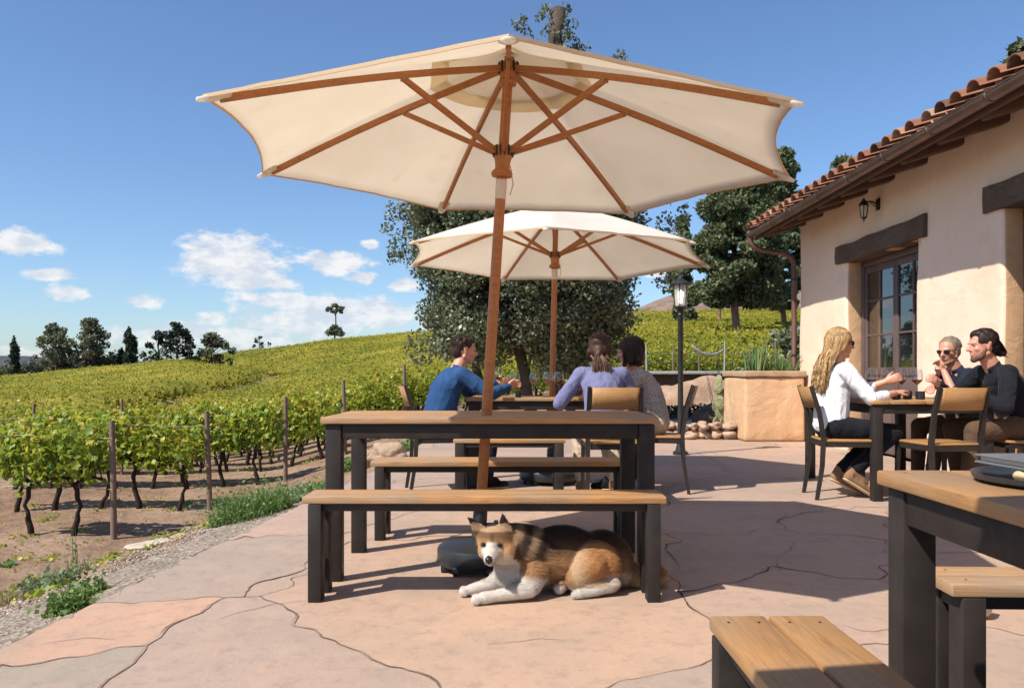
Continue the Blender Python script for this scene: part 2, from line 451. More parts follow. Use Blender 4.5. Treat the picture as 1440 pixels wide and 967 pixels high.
    M['mauve'] = mat_simple('mauve_paint', (.115, .078, .070), .5, .14, 5, bump=.2, bscale=50)
    t = NT('lamp_glass'); t.col((.75, .72, .62)); t.set(rough=.25, spec=.5, alpha=.35); M['lampglass'] = t.m
    t = NT('lit_bulb'); t.col((1, .95, .8)); t.b.inputs['Emission Color'].default_value = (1, .93, .78, 1); t.b.inputs['Emission Strength'].default_value = 2.2; M['bulb'] = t.m
    t = NT('dog_fur'); t.col(t.attr('col', 'Color')); t.set(rough=.8, spec=.15, sheen=.15); M['fur'] = t.m
    M['nose'] = mat_simple('wet_nose', (.012, .010, .010), .3, .2)
    M['tray'] = mat_simple('slate_tray', (.030, .034, .042), .35, .3, 7)
    M['menu'] = mat_simple('grey_cover', (.12, .13, .135), .5, .15, 6)
    M['bread'] = mat_simple('bread_crust', (.60, .40, .22), .8, .2, 20)
    M['grease'] = mat_simple('dark_jar_glass', (.015, .016, .018), .15, .2)
    M['marble'] = M['rockpale']
build_mats()
# ------------------------------------------------------------------ terrain
def lerp_list(pts, d):
    if d <= pts[0][0]: return pts[0][1]
    for (a, za), (b, zb) in zip(pts, pts[1:]):
        if d <= b:
            t = (d - a) / (b - a); t = t * t * (3 - 2 * t) * .5 + t * .5
            return za + (zb - za) * t
    return pts[-1][1]
POLAR = [
 (-1.20, [(8, -1.1), (16, -1.2), (38, -2.1), (60, -2.3), (105, -2.0), (140, -7), (320, -18)]),
 (-.75, [(8, -1.1), (16, -1.15), (24, -1.75), (38, -1.95), (60, -2.0), (85, -1.6), (105, -1.0), (140, -5), (320, -16)]),
 (-.63, [(8, -1.1), (16, -1.1), (24, -1.75), (38, -1.95), (60, -1.85), (85, -1.27), (105, -.56), (140, -4), (320, -14)]),
 (-.49, [(10, -1.09), (16, -1.05), (24, -1.7), (38, -1.9), (60, -1.59), (85, -.6), (105, .82), (140, -1.5), (320, -14)]),
 (-.412, [(10, -1.09), (16, -1.05), (24, -1.6), (38, -1.81), (60, -1.33), (85, .07), (105, 1.6), (130, 1.1), (160, 2.43), (190, 1), (320, -12)]),
 (-.36, [(10, -1.09), (16, -1.0), (24, -1.5), (38, -1.7), (60, -1.43), (85, -.3), (100, .67), (125, .8), (160, 3.7), (190, 3), (320, -10)]),
 (-.30, [(10, -1.05), (15, -.95), (24, -1.3), (38, -1.55), (60, -1.43), (80, -.8), (95, -.6), (120, .6), (160, 4.8), (200, 4), (320, -6)]),
 (-.206, [(10, -.7), (16, -.66), (24, -.8), (38, -1.05), (60, -.64), (90, .65), (125, 3.1), (160, 6.8), (200, 6), (320, 0)]),
 (-.115, [(10, -.22), (12, -.22), (20, -.25), (30, -.5), (60, .3), (100, 2.7), (160, 8.0), (200, 7.6), (320, 0)]),
 (0, [(11, -.1), (14, -.1), (20, .0), (30, .1), (60, 1.5), (100, 4.2), (160, 9.9), (200, 9), (320, 0)]),
 (.16, [(11, -.1), (14, -.02), (20, .2), (24, .48), (40, 1.75), (60, 3.5), (90, 6.6), (130, 6.0), (320, 0)]),
 (.40, [(11, -.1), (14, -.02), (20, .22), (24, .5), (40, 1.8), (60, 3.7), (90, 6.95), (130, 6.5), (320, 0)]),
 (1.2, [(11, -.1), (14, -.02), (20, .22), (24, .5), (40, 1.8), (60, 3.7), (90, 6.95), (130, 6.5), (320, 0)]),
]
def z_polar(X, Y):
    u = X / max(Y, 1)
    u = min(max(u, -1.2), 1.2)
    for (u0, l0), (u1, l1) in zip(POLAR, POLAR[1:]):
        if u <= u1:
            t = (u - u0) / (u1 - u0); t = t * t * (3 - 2 * t) * .4 + t * .6
            return lerp_list(l0, Y) * (1 - t) + lerp_list(l1, Y) * t
    return lerp_list(POLAR[-1][1], Y)
def patio_x(Y):
    return lerp_list([(-4, -1.78), (2.8, -1.76), (3.8, -1.70), (5.5, -1.56), (7.7, -1.37), (10.6, -1.24), (12, -1.2)], Y)
def z_near(X, Y):
    e = X - patio_x(Y)
    if e > 0: return -.06
    e = -e
    if e < .8: return -.05 - .18 * (e / .8)
    if e < 3.4: return -.23 - .87 * ((e - .8) / 2.6)
    return -1.1
def ground_z(X, Y):
    t = min(max((Y - 7.5) / 4.0, 0), 1); t = t * t * (3 - 2 * t)
    z = 0
    if t < 1: z += z_near(X, Y) * (1 - t)
    if t > 0: z += z_polar(X, Y) * t
    if X - patio_x(min(Y, 12)) > -.05 and Y < 11.9: z = min(z, -.06)
    if 30 < Y < 104:      # the hill block stands a little higher than the track that borders it
        xl = lerp_list([(30, -15.5), (37, -18.4), (52, -22.4), (65, -23.8), (85, -26.4), (104, -31)], Y); e = xl - X
        if e > 0: z += .55 * min(1, e / 1.4) * max(0, 1 - e / 40) * min(1, (Y - 30) / 8) * min(1, (104 - Y) / 14)
    n = noise.noise(Vector((X * .6, Y * .6, 0))) * .05 + noise.noise(Vector((X * 2.5, Y * 2.5, 3))) * .018
    if (X > patio_x(min(Y, 12)) and Y < 12): n = 0
    return z + n

def build_ground():
    ys = [-12, -8, -5, -3, -1.5] + list(np.arange(0, 16, .22)) + list(np.arange(16, 40, .6)) + list(np.arange(40, 180, 2.2)) + list(np.arange(180, 420, 14)) + [480, 600, 800, 1100, 1500]
    us = np.concatenate([np.linspace(-1.3, -.8, 12), np.linspace(-.78, .3, 120), np.linspace(.32, 1.3, 30)])
    V = []; 
    for y in ys:
        for u in us:
            X = u * (abs(y) * .86 + 4.6) if y < 16 else u * (y * 1.0 + 2.36)
            V.append((X, y, ground_z(X, y) if y > 0 else ground_z(X, .01)))
    nu = len(us); F_ = []
    for j in range(len(ys) - 1):
        for i in range(nu - 1):
            a = j * nu + i; F_.append((a, a + 1, a + nu + 1, a + nu))
    o = link('ground', mesh_np('ground', V, np.array(F_), True), MAT['soil']); o['kind'] = 'structure'
    # far blue woodland ridge seen at the left edge, and the brown hill behind the pines
    def ridge(name, d, pts, mat, depth, rough):
        V = []; F_ = []
        pts = sorted(pts); xs = np.linspace(pts[0][0], pts[-1][0], 160)
        K = 14
        for px in xs:
            pz = np.interp(px, [p[0] for p in pts], [p[1] for p in pts])
            X = (px - 720) * d / F; top = CAMZ - (pz - 525) * d / F
            for k in range(K):
                t = k / (K - 1)
                z = -30 + (top + 30) * math.sin(t * PI / 2) if t < 1 else top
                yy = d - depth * (1 - t)
                z += noise.noise(Vector((X * rough, yy * rough, 0))) * (top + 30) * .05 * (1 if 0 < t else 0)
                V.append((X * (yy / d), yy, z))
            V.append((X, d + depth, -30))
        K1 = K + 1
        for i in range(len(xs) - 1):
            for k in range(K): 
                a = i * K1 + k; F_.append((a, a + K1, a + K1 + 1, a + 1))
        o = link(name, mesh_np(name, V, np.array(F_), True), mat); o['kind'] = 'structure'
    ridge('far_hills', 1100, [(-900, 520), (-300, 500), (-60, 503), (0, 500), (40, 501), (90, 506), (150, 507), (240, 509), (300, 514), (420, 524), (520, 540)], MAT['farhill'], 160, .01)
    ridge('brown_hill', 420, [(700, 470), (860, 440), (900, 432), (920, 424), (945, 417), (962, 421), (985, 409), (1005, 413), (1035, 418), (1070, 407), (1100, 415), (1140, 405), (1250, 410), (1400, 440), (1600, 470)], MAT['hill'], 150, .02)

# ------------------------------------------------------------------ patio of large flagstones
def floor_pt(px, py):
    d = CAMZ * F / (py - 525); return ((px - 720) * d / F, d)
SLABS = [[floor_pt(*p) for p in q] for q in (
 [(385, 832), (430, 870), (490, 905), (560, 950), (590, 967), (660, 1030), (800, 1010), (850, 967), (930, 940), (1010, 915), (1000, 860), (960, 830), (945, 752), (700, 748), (480, 762), (440, 805)],
 [(150, 967), (205, 910), (230, 890), (270, 865), (355, 835), (385, 832), (430, 870), (490, 905), (560, 950), (590, 967), (660, 1030), (500, 1100), (60, 1100)],
 [(-60, 950), (0, 940), (205, 910), (230, 890), (270, 865), (355, 835), (340, 840), (133, 852), (-60, 925)],
 [(-60, 950), (0, 940), (205, 910), (150, 967), (60, 1100), (-400, 1100)],
 [(133, 852), (340, 840), (360, 833), (372, 820), (432, 795), (455, 748), (333, 757), (100, 830)],
 [(850, 967), (930, 940), (1010, 915), (1090, 935), (1200, 1100), (760, 1100)],
 [(1010, 915), (1000, 860), (960, 830), (1085, 800), (1250, 815), (1290, 900), (1090, 935)],
 [(945, 752), (960, 830), (1085, 800), (1250, 815), (1250, 757), (1090, 745)],
 [(1090, 745), (1110, 722), (1250, 712), (1250, 757)],
)]
def in_poly(x, y, q):
    c = False; n = len(q); j = n - 1
    for i in range(n):
        if (q[i][1] > y) != (q[j][1] > y) and x < (q[j][0] - q[i][0]) * (y - q[i][1]) / (q[j][1] - q[i][1]) + q[i][0]: c = not c
        j = i
    return c
def build_patio():
    rnd = random.Random(5)
    x0, x1, y0, y1 = -1.78, 4.30, -2.0, 11.75
    cs = .105
    nx, ny = int((x1 - x0) / cs) + 1, int((y1 - y0) / cs) + 1
    seeds = {}
    for i in range(-1, nx + 1):
        for j in range(-1, ny + 1):
            seeds[(i, j)] = (x0 + (i + .5 + rnd.uniform(-.38, .38)) * cs, y0 + (j + .5 + rnd.uniform(-.38, .38)) * cs)
    cent = []
    yy = y0 - .5
    while yy < y1 + 1:
        xx = x0 - rnd.uniform(0, 1)
        while xx < x1 + 1:
            cent.append((xx + rnd.uniform(-.35, .35), yy + rnd.uniform(-.4, .4))); xx += rnd.uniform(1.5, 2.4)
        yy += 1.5
    def slab_of(x, y):
        for k, q in enumerate(SLABS):
            if in_poly(x, y, q): return k
        best = min(range(len(cent)), key=lambda k: (cent[k][0] - x) ** 2 + ((cent[k][1] - y)) ** 2 + .5 * noise.noise(Vector((x * .8, y * .8, k * 3.1))))
        return 100 + best
    sl = {k: slab_of(*s) for k, s in seeds.items()}
    tone = {0: 0.05, 1: .48, 2: 1.0, 3: .78, 4: .66, 5: .60, 6: .33, 7: .40, 8: .25}
    for k in range(len(cent)): tone[100 + k] = rnd.choice([.1, .2, .3, .38, .45, .55, .3, .42]) + rnd.uniform(-.05, .05)
    def warp(x, y):
        v = Vector((x * 3.2, y * 3.2, 0)); w = Vector((x * 11, y * 11, 5))
        X, Y = (x + noise.noise(v) * .05 + noise.noise(w) * .016, y + noise.noise(v + Vector((31, 7, 2))) * .05 + noise.noise(w + Vector((3, 17, 2))) * .016)
        return (max(X, patio_x(Y) + noise.noise(Vector((0, Y * 2.2, 4))) * .03 + noise.noise(Vector((0, Y * 9, 4))) * .012), Y)
    V = []; Fc = []; att = []; mi = []
    vid = {}
    def vert(x, y, z=0.0):
        key = (round(x, 4), round(y, 4), z)
        if key not in vid: vid[key] = len(V); V.append((x, y, z))
        return vid[key]
    strips = []; adj = {}; cadj = {}
    for (i, j), s in seeds.items():
        if not (0 <= i < nx and 0 <= j < ny): continue
        if s[0] < patio_x(s[1]) - .10: continue
        poly = [((x0 - 9, y0 - 9), None), ((x1 + 9, y0 - 9), None), ((x1 + 9, y1 + 9), None), ((x0 - 9, y1 + 9), None)]
        for di in range(-2, 3):
            for dj in range(-2, 3):
                if (di or dj) and (i + di, j + dj) in seeds:
                    t = seeds[(i + di, j + dj)]
                    mx, my = (s[0] + t[0]) / 2, (s[1] + t[1]) / 2; nx_, ny_ = t[0] - s[0], t[1] - s[1]
                    out = []; m = len(poly)
                    for a in range(m):
                        (p, e), (q, _) = poly[a], poly[(a + 1) % m]
                        dp = (p[0] - mx) * nx_ + (p[1] - my) * ny_; dq = (q[0] - mx) * nx_ + (q[1] - my) * ny_
                        if dp <= 0:
                            out.append((p, e))
                            if dq > 0:
                                u = dp / (dp - dq); out.append(((p[0] + (q[0] - p[0]) * u, p[1] + (q[1] - p[1]) * u), (i + di, j + dj)))
                        elif dq <= 0:
                            u = dp / (dp - dq); out.append(((p[0] + (q[0] - p[0]) * u, p[1] + (q[1] - p[1]) * u), e))
                    poly = out
                    if len(poly) < 3: break
            if len(poly) < 3: break
        if len(poly) < 3: continue
        ids = []
        m = len(poly)
        for a in range(m):
            (p, e), (q, _) = poly[a], poly[(a + 1) % m]
            key = (e is not None and sl.get(e) != sl[(i, j)])
            pts = [(p[0] + (q[0] - p[0]) * k / 3, p[1] + (q[1] - p[1]) * k / 3) for k in range(4)]
            # sample direction-independent
            wp = [warp(min(max(x, x0 - .1), x1), min(max(y, y0 - .1), y1)) for x, y in pts]
            vi = [vert(*q_) for q_ in wp]
            ids += vi[:3]
            for u_, w_ in zip(vi, vi[1:]):
                adj.setdefault(u_, set()).add(w_); adj.setdefault(w_, set()).add(u_)
                if key: cadj.setdefault(u_, set()).add(w_); cadj.setdefault(w_, set()).add(u_)
            if key and (i, j) < e: strips.append((vi, sl[(i, j)], sl[e]))
        ids2 = [a for k, a in enumerate(ids) if a != ids[k - 1]]
        if len(ids2) >= 3 and max(V[q_][0] - patio_x(V[q_][1]) for q_ in ids2) > .045:
            Fc.append(ids2); att.append(tone[sl[(i, j)]]); mi.append(0)
    for it in range(14):
        new = {}
        for a_, nb_ in adj.items():
            x, y, z = V[a_]
            if x < patio_x(y) + .16 or x > x1 - .12 or y < y0 + .12 or y > y1 - .12: continue
            src = cadj.get(a_, nb_)
            if a_ in cadj and len(src) != 2: continue
            src.discard(a_)
            if not src: continue
            mx = sum(V[b_][0] for b_ in src) / len(src); my = sum(V[b_][1] for b_ in src) / len(src)
            new[a_] = (x * .4 + mx * .6, y * .4 + my * .6, z)
        for a_, v_ in new.items(): V[a_] = v_
    for a_ in adj:
        x, y, z = V[a_]
        if patio_x(y) + .1 < x < x1 - .1:
            q_ = Vector((x * 21, y * 21, 3)); q2 = Vector((x * 6, y * 6, 8)); V[a_] = (x + noise.noise(q_) * .007 + noise.noise(q2) * .012, y + noise.noise(q_ + Vector((9, 9, 9))) * .007 + noise.noise(q2 + Vector((9, 9, 9))) * .012, z)
    for vi, sa, sb in strips:
        wp = [V[q_][:2] for q_ in vi]
        key = (min(sa, sb), max(sa, sb))
        wide = .0042 + .0035 * ((key[0] * 7 + key[1] * 13) % 5) / 4
        if key == (0, 1): wide = .0090
        if key in ((1, 2), (1, 3), (1, 4), (0, 4), (1, 5)): wide = .0090
        L = []; Rr = []
        for k in range(4):
            x, y = wp[k]
            a = wp[max(k - 1, 0)]; b = wp[min(k + 1, 3)]
            dx, dy = b[0] - a[0], b[1] - a[1]; l = math.hypot(dx, dy) or 1
            w = wide * (.55 + .9 * abs(noise.noise(Vector((x * 5, y * 5, 9)))) * 1.6) * .6
            L.append(len(V)); V.append((x - dy / l * w, y + dx / l * w, .003)); Rr.append(len(V)); V.append((x + dy / l * w, y - dx / l * w, .003))
        for k in range(3):
            Fc.append([L[k], Rr[k], Rr[k + 1], L[k + 1]]); att.append(.5); mi.append(1)
    hair = [[(300, 872), (345, 858), (395, 848), (450, 842)], [(1085, 745), (1098, 728), (1112, 722), (1150, 718), (1190, 706)], [(1120, 757), (1110, 772), (1092, 790), (1098, 806)],
            [(690, 905), (760, 898), (800, 902)], [(1180, 880), (1230, 888), (1290, 882)], [(60, 905), (120, 896), (170, 899)]]
    for hl in hair:
        pts = [floor_pt(*p_) for p_ in hl]; fine = []
        for (ax_, ay_), (bx_, by_) in zip(pts, pts[1:]):
            for k in range(8): t_ = k / 8; fine.append((ax_ + (bx_ - ax_) * t_, ay_ + (by_ - ay_) * t_))
        fine = [(x + noise.noise(Vector((x * 9, y * 9, 1))) * .03, y + noise.noise(Vector((x * 9, y * 9, 6))) * .03) for x, y in fine]
        prev = None
        for k, (x, y) in enumerate(fine):
            a = fine[max(k - 1, 0)]; b = fine[min(k + 1, len(fine) - 1)]; dx, dy = b[0] - a[0], b[1] - a[1]; l = math.hypot(dx, dy) or 1
            w = .0016 * math.sin((k + .5) / len(fine) * PI) + .0004
            V.append((x - dy / l * w, y + dx / l * w, .0025)); V.append((x + dy / l * w, y - dx / l * w, .0025))
            if prev is not None: Fc.append([prev, prev + 1, prev + 3, prev + 2]); att.append(.5); mi.append(1)
            prev = len(V) - 2
    me = mesh_np('patio', V, Fc, False, fattr=att, mat_idx=mi)
    me.materials.append(MAT['slab']); me.materials.append(MAT['joint'])
    o = link('patio', me); o['kind'] = 'structure'
    # slab edge along the gravel
    V = []; Fq = []
    ys = np.arange(y0, y1, .12)
    for k, y in enumerate(ys):
        x = patio_x(y) + .01 + noise.noise(Vector((0, y * 2.2, 4))) * .03
        V += [(x + .16, y, -.012), (x + .02, y, -.012), (x, y, -.03), (x - .01, y, -.25)]
        if k: 
            b = 4 * (k - 1)
            for q in range(3): Fq.append((b + q, b + q + 1, b + q + 5, b + q + 4))
    me = mesh_np('patio_edge', V, np.array(Fq), True); 
    a = me.attributes.new('rnd', 'FLOAT', 'FACE'); a.data.foreach_set('value', np.full(len(Fq), .5, dtype=np.float32))
    o = link('patio_edge', me, MAT['slab']); o['kind'] = 'structure'

def stone_shapes(n, seed, sub=1, flat=.7, rough=.25):
    out = []
    rnd = random.Random(seed)
    for k in range(n):
        bm = bmesh.new(); bmesh.ops.create_icosphere(bm, subdivisions=sub, radius=1)
        o = Vector((rnd.uniform(0, 50), rnd.uniform(0, 50), k))
        sx, sy = rnd.uniform(.8, 1.3), rnd.uniform(.7, 1.1)
        for v in bm.verts:
            r = 1 + noise.noise(v.co * 1.1 + o) * rough * 2 + noise.noise(v.co * 3 + o) * rough * .6
            v.co = Vector((v.co.x * r * sx, v.co.y * r * sy, v.co.z * r * flat))
        vs = np.array([v.co[:] for v in bm.verts]); fs = np.array([[v.index for v in f.verts] for f in bm.faces]); bm.free()
        out.append((vs, fs))
    return out
def scatter_merge(shapes, items):
    """items: (x,y,z,scale,rz,shape index)"""
    V = []; Fc = []; A = []; off = 0
    for (x, y, z, s, rz, k) in items:
        vs, fs = shapes[k]; c, sn = math.cos(rz), math.sin(rz)
        w = np.stack([(vs[:, 0] * c - vs[:, 1] * sn) * s + x, (vs[:, 0] * sn + vs[:, 1] * c) * s + y, vs[:, 2] * s + z], 1)
        V.append(w); Fc.append(fs + off); off += len(vs); A.append(np.full(len(fs), random.random()))
    return np.concatenate(V), np.concatenate(Fc), np.concatenate(A)

def build_gravel():
    shapes = stone_shapes(8, 3, 1, .6, .2)
    items = []
    rnd = random.Random(9)
    for k in range(26000):
        y = 2.2 + (rnd.random() ** 1.6) * 8.5
        w = lerp_list([(2, .95), (4, .85), (6, .70), (8, .45), (11, .3)], y)
        e = rnd.random() ** 1.25 * w * rnd.uniform(.8, 1.15)
        x = patio_x(y) - .015 - e
        s = rnd.uniform(.004, .010) * (1.5 if rnd.random() < .06 else 1)
        items.append((x, y, ground_z(x, y) + s * .3, s, rnd.uniform(0, 6.3), rnd.randrange(8)))
    for k in range(3400):       # stray pebbles on the soil
        y = 3 + rnd.random() * 8; x = patio_x(y) - rnd.uniform(.7, 3.0)
        s = rnd.uniform(.005, .018); items.append((x, y, ground_z(x, y) + s * .3, s, rnd.uniform(0, 6.3), rnd.randrange(8)))
    for k in range(0):        # grit strayed onto the paving
        y = 2.3 + rnd.random() ** 1.3 * 8; x = patio_x(y) + .03 + abs(rnd.gauss(0, .05)); s = rnd.uniform(.002, .006); items.append((x, y, .002 + s * .3, s, rnd.uniform(0, 6.3), rnd.randrange(8)))
    V, Fc, A = scatter_merge(shapes, items)
    o = link('gravel', mesh_np('gravel', V, Fc, True, fattr=A), MAT['gravel']); tag(o, 'loose pale gravel strip between patio edge and vineyard soil', 'gravel', kind='stuff')
    V = []; Fq = []
    for k, y in enumerate(np.arange(1.5, 11.2, .15)):
        w = lerp_list([(2, .9), (4, .8), (6, .62), (8, .4), (11, .25)], y)
        for q in range(7):
            x = patio_x(y) + .02 - w * q / 6 - (noise.noise(Vector((y * 1.5, q, 0))) * .08 if q > 4 else 0)
            V.append((x, y, ground_z(x, y) + (.008 if q < 6 else -.02)))
        if k:
            for q in range(6):
                b = 7 * (k - 1) + q; Fq.append((b, b + 7, b + 8, b + 1))
    o = link('gravel_path', mesh_np('gravel_path', V, np.array(Fq), True), MAT['gravelbed']); o['kind'] = 'structure'

def boulder(name, loc, size, label, cat, mat, seed, flat=.7, group=None, rz=0, rough=.22):
    vs, fs = stone_shapes(1, seed, 4, flat, rough)[0]
    vs = vs * np.array(size)
    me = mesh_np(name, vs, fs, True)
    o = link(name, me, mat, loc=loc, rz=rz)
    return tag(o, label, cat, group)

# ------------------------------------------------------------------ leaves
def quads_from(cent, size, seed=0, aspect=1.0, up_bias=0.0, kite=True, fold=.25):
    """leaf faces: two triangles-folded kite quads -> (V,F) with 4 verts a leaf"""
    r = np.random.default_rng(seed)
    n = len(cent)
    nrm = r.normal(size=(n, 3)); nrm[:, 2] += up_bias; nrm /= np.linalg.norm(nrm, axis=1)[:, None]
    a = r.normal(size=(n, 3)); a -= (a * nrm).sum(1)[:, None] * nrm; a /= np.linalg.norm(a, axis=1)[:, None]
    b = np.cross(nrm, a)
    s = (size if np.ndim(size) else np.full(n, size)) * r.uniform(.6, 1.3, n)
    s = s[:, None]
    v0 = cent - a * s * .5 * aspect
    v2 = cent + a * s * .5 * aspect
    m = cent - a * s * .08 * aspect + nrm * s * fold * .4
    v1 = m + b * s * .5
    v3 = m - b * s * .5
    V = np.stack([v0, v1, v2, v3], 1).reshape(-1, 3)
    Fq = np.arange(4 * n).reshape(n, 4)
    return V, Fq

def grape_leaves(cent, size, seed):
    """lobed vine leaf: fan around a centre vertex (9 rim points)"""
    r = np.random.default_rng(seed)
    n = len(cent)
    nrm = r.normal(size=(n, 3)) * .8 + np.array([-.35, -.55, .55]); nrm /= np.linalg.norm(nrm, axis=1)[:, None]
    a = np.array([0, 0, -1.0]) + r.normal(size=(n, 3)) * .45; a -= (a * nrm).sum(1)[:, None] * nrm; a /= np.linalg.norm(a, axis=1)[:, None]
    b = np.cross(nrm, a)
    ang = np.radians([0, 28, 52, 85, 120, 160, 200, 240, 275, 308, 332])
    rad = np.array([1.0, .62, .86, .56, .74, .52, .52, .74, .56, .86, .62]) * .56
    s = (size * r.uniform(.6, 1.25, n))[:, None]
    K = len(ang)
    V = np.zeros((n, K + 1, 3)); V[:, 0] = cent + nrm * s * .06
    for k in range(K):
        V[:, k + 1] = cent + (a * math.cos(ang[k]) + b * math.sin(ang[k])) * s * rad[k] - nrm * s * .10 * r.uniform(-.6, 1.6, (n, 1))
    base = (np.arange(n) * (K + 1))[:, None]
    T = np.concatenate([np.stack([base[:, 0], base[:, 0] + 1 + k, base[:, 0] + 1 + (k + 1) % K], 1) for k in range(K)], 0)
    idx = np.tile(np.arange(n), K)
    return V.reshape(-1, 3), T, idx

def vine_canopy_pts(n, L, rng, h0=.62, h1=1.42, th=.24):
    x = rng.uniform(-L / 2, L / 2, n)
    z = h0 + (h1 - h0) * rng.beta(1.6, 1.5, n)
    w = th * (1.05 - .55 * np.abs((z - .95) / .6) ** 1.5)
    side = np.where(rng.random(n) < .5, -1, 1)
    y = side * w * rng.uniform(.35, 1.05, n) ** .6
    # shoots that stick out above and hang below
    k = rng.random(n) < .10
    z[k] += rng.uniform(0, .22, k.sum()) * np.where(rng.random(k.sum()) < .6, 1, -1.3)
    x += np.sin(z * 7 + rng.uniform(0, 6)) * .05
    return np.stack([x, y, z], 1)

VINE_L = .62
def make_vine_meshes():
    near, mid, trunks, lowtr = [], [], [], []
    for k in range(6):
        rng = np.random.default_rng(100 + k)
        P_ = vine_canopy_pts(400, VINE_L * 1.12, rng, .58 + .06 * rng.random(), 1.28 + .08 * rng.random())
        V, T, idx = grape_leaves(P_, .118, 200 + k)
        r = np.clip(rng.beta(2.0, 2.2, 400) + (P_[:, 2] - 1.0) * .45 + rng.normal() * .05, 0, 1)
        near.append(mesh_np('vine_leaves_near', V, T, False, fattr=r[idx]))
        rng = np.random.default_rng(300 + k)
        P_ = vine_canopy_pts(620, VINE_L * 1.15, rng, .38, 1.36, .27)
        V, Q = quads_from(P_, .085, 400 + k)
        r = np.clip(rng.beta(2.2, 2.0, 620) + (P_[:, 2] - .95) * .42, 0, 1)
        mid.append(mesh_np('vine_leaves_mid', V, Q, False, fattr=r))
        # gnarled trunk with two arms
        bm = bmesh.new(); rr = random.Random(k)
        pts = [Vector((0, 0, -.12))]; 
        bx, by = rr.uniform(-.12, .12), rr.uniform(-.07, .07)
        for q in range(1, 8):
            t = q / 7; pts.append(Vector((bx * math.sin(t * 2.6) + rr.uniform(-.018, .018), by * t + rr.uniform(-.018, .018), t * .66)))
        rad = [.05, .038, .034, .036, .031, .034, .030, .036]
        rad = [a * rr.uniform(.68, 1.02) for a in rad]
        add_tube(bm, pts, rad, 7)
        top = pts[-1]
        for sgn in (-1, 1):
            q = [top + Vector((0, 0, -.03))]
            for w in range(1, 5): q.append(top + Vector((sgn * w * .085, rr.uniform(-.02, .02), .05 * math.sin(w) + .02 * w)))
            add_tube(bm, q, [.028, .022, .02, .017, .014], 6)
            for w in (1, 2, 3, 4): add_tube(bm, [q[w], q[w] + Vector((rr.uniform(-.05, .05), rr.uniform(-.04, .04), .22)), q[w] + Vector((rr.uniform(-.1, .1), rr.uniform(-.08, .08), .5))], [.008, .005, .003], 4)
        for v in bm.verts: v.co += Vector((noise.noise(v.co * 28), noise.noise(v.co * 28 + Vector((9, 9, 9))), 0)) * .009
        trunks.append(bm_mesh(bm, 'vine_trunk', True))
    return near, mid, trunks

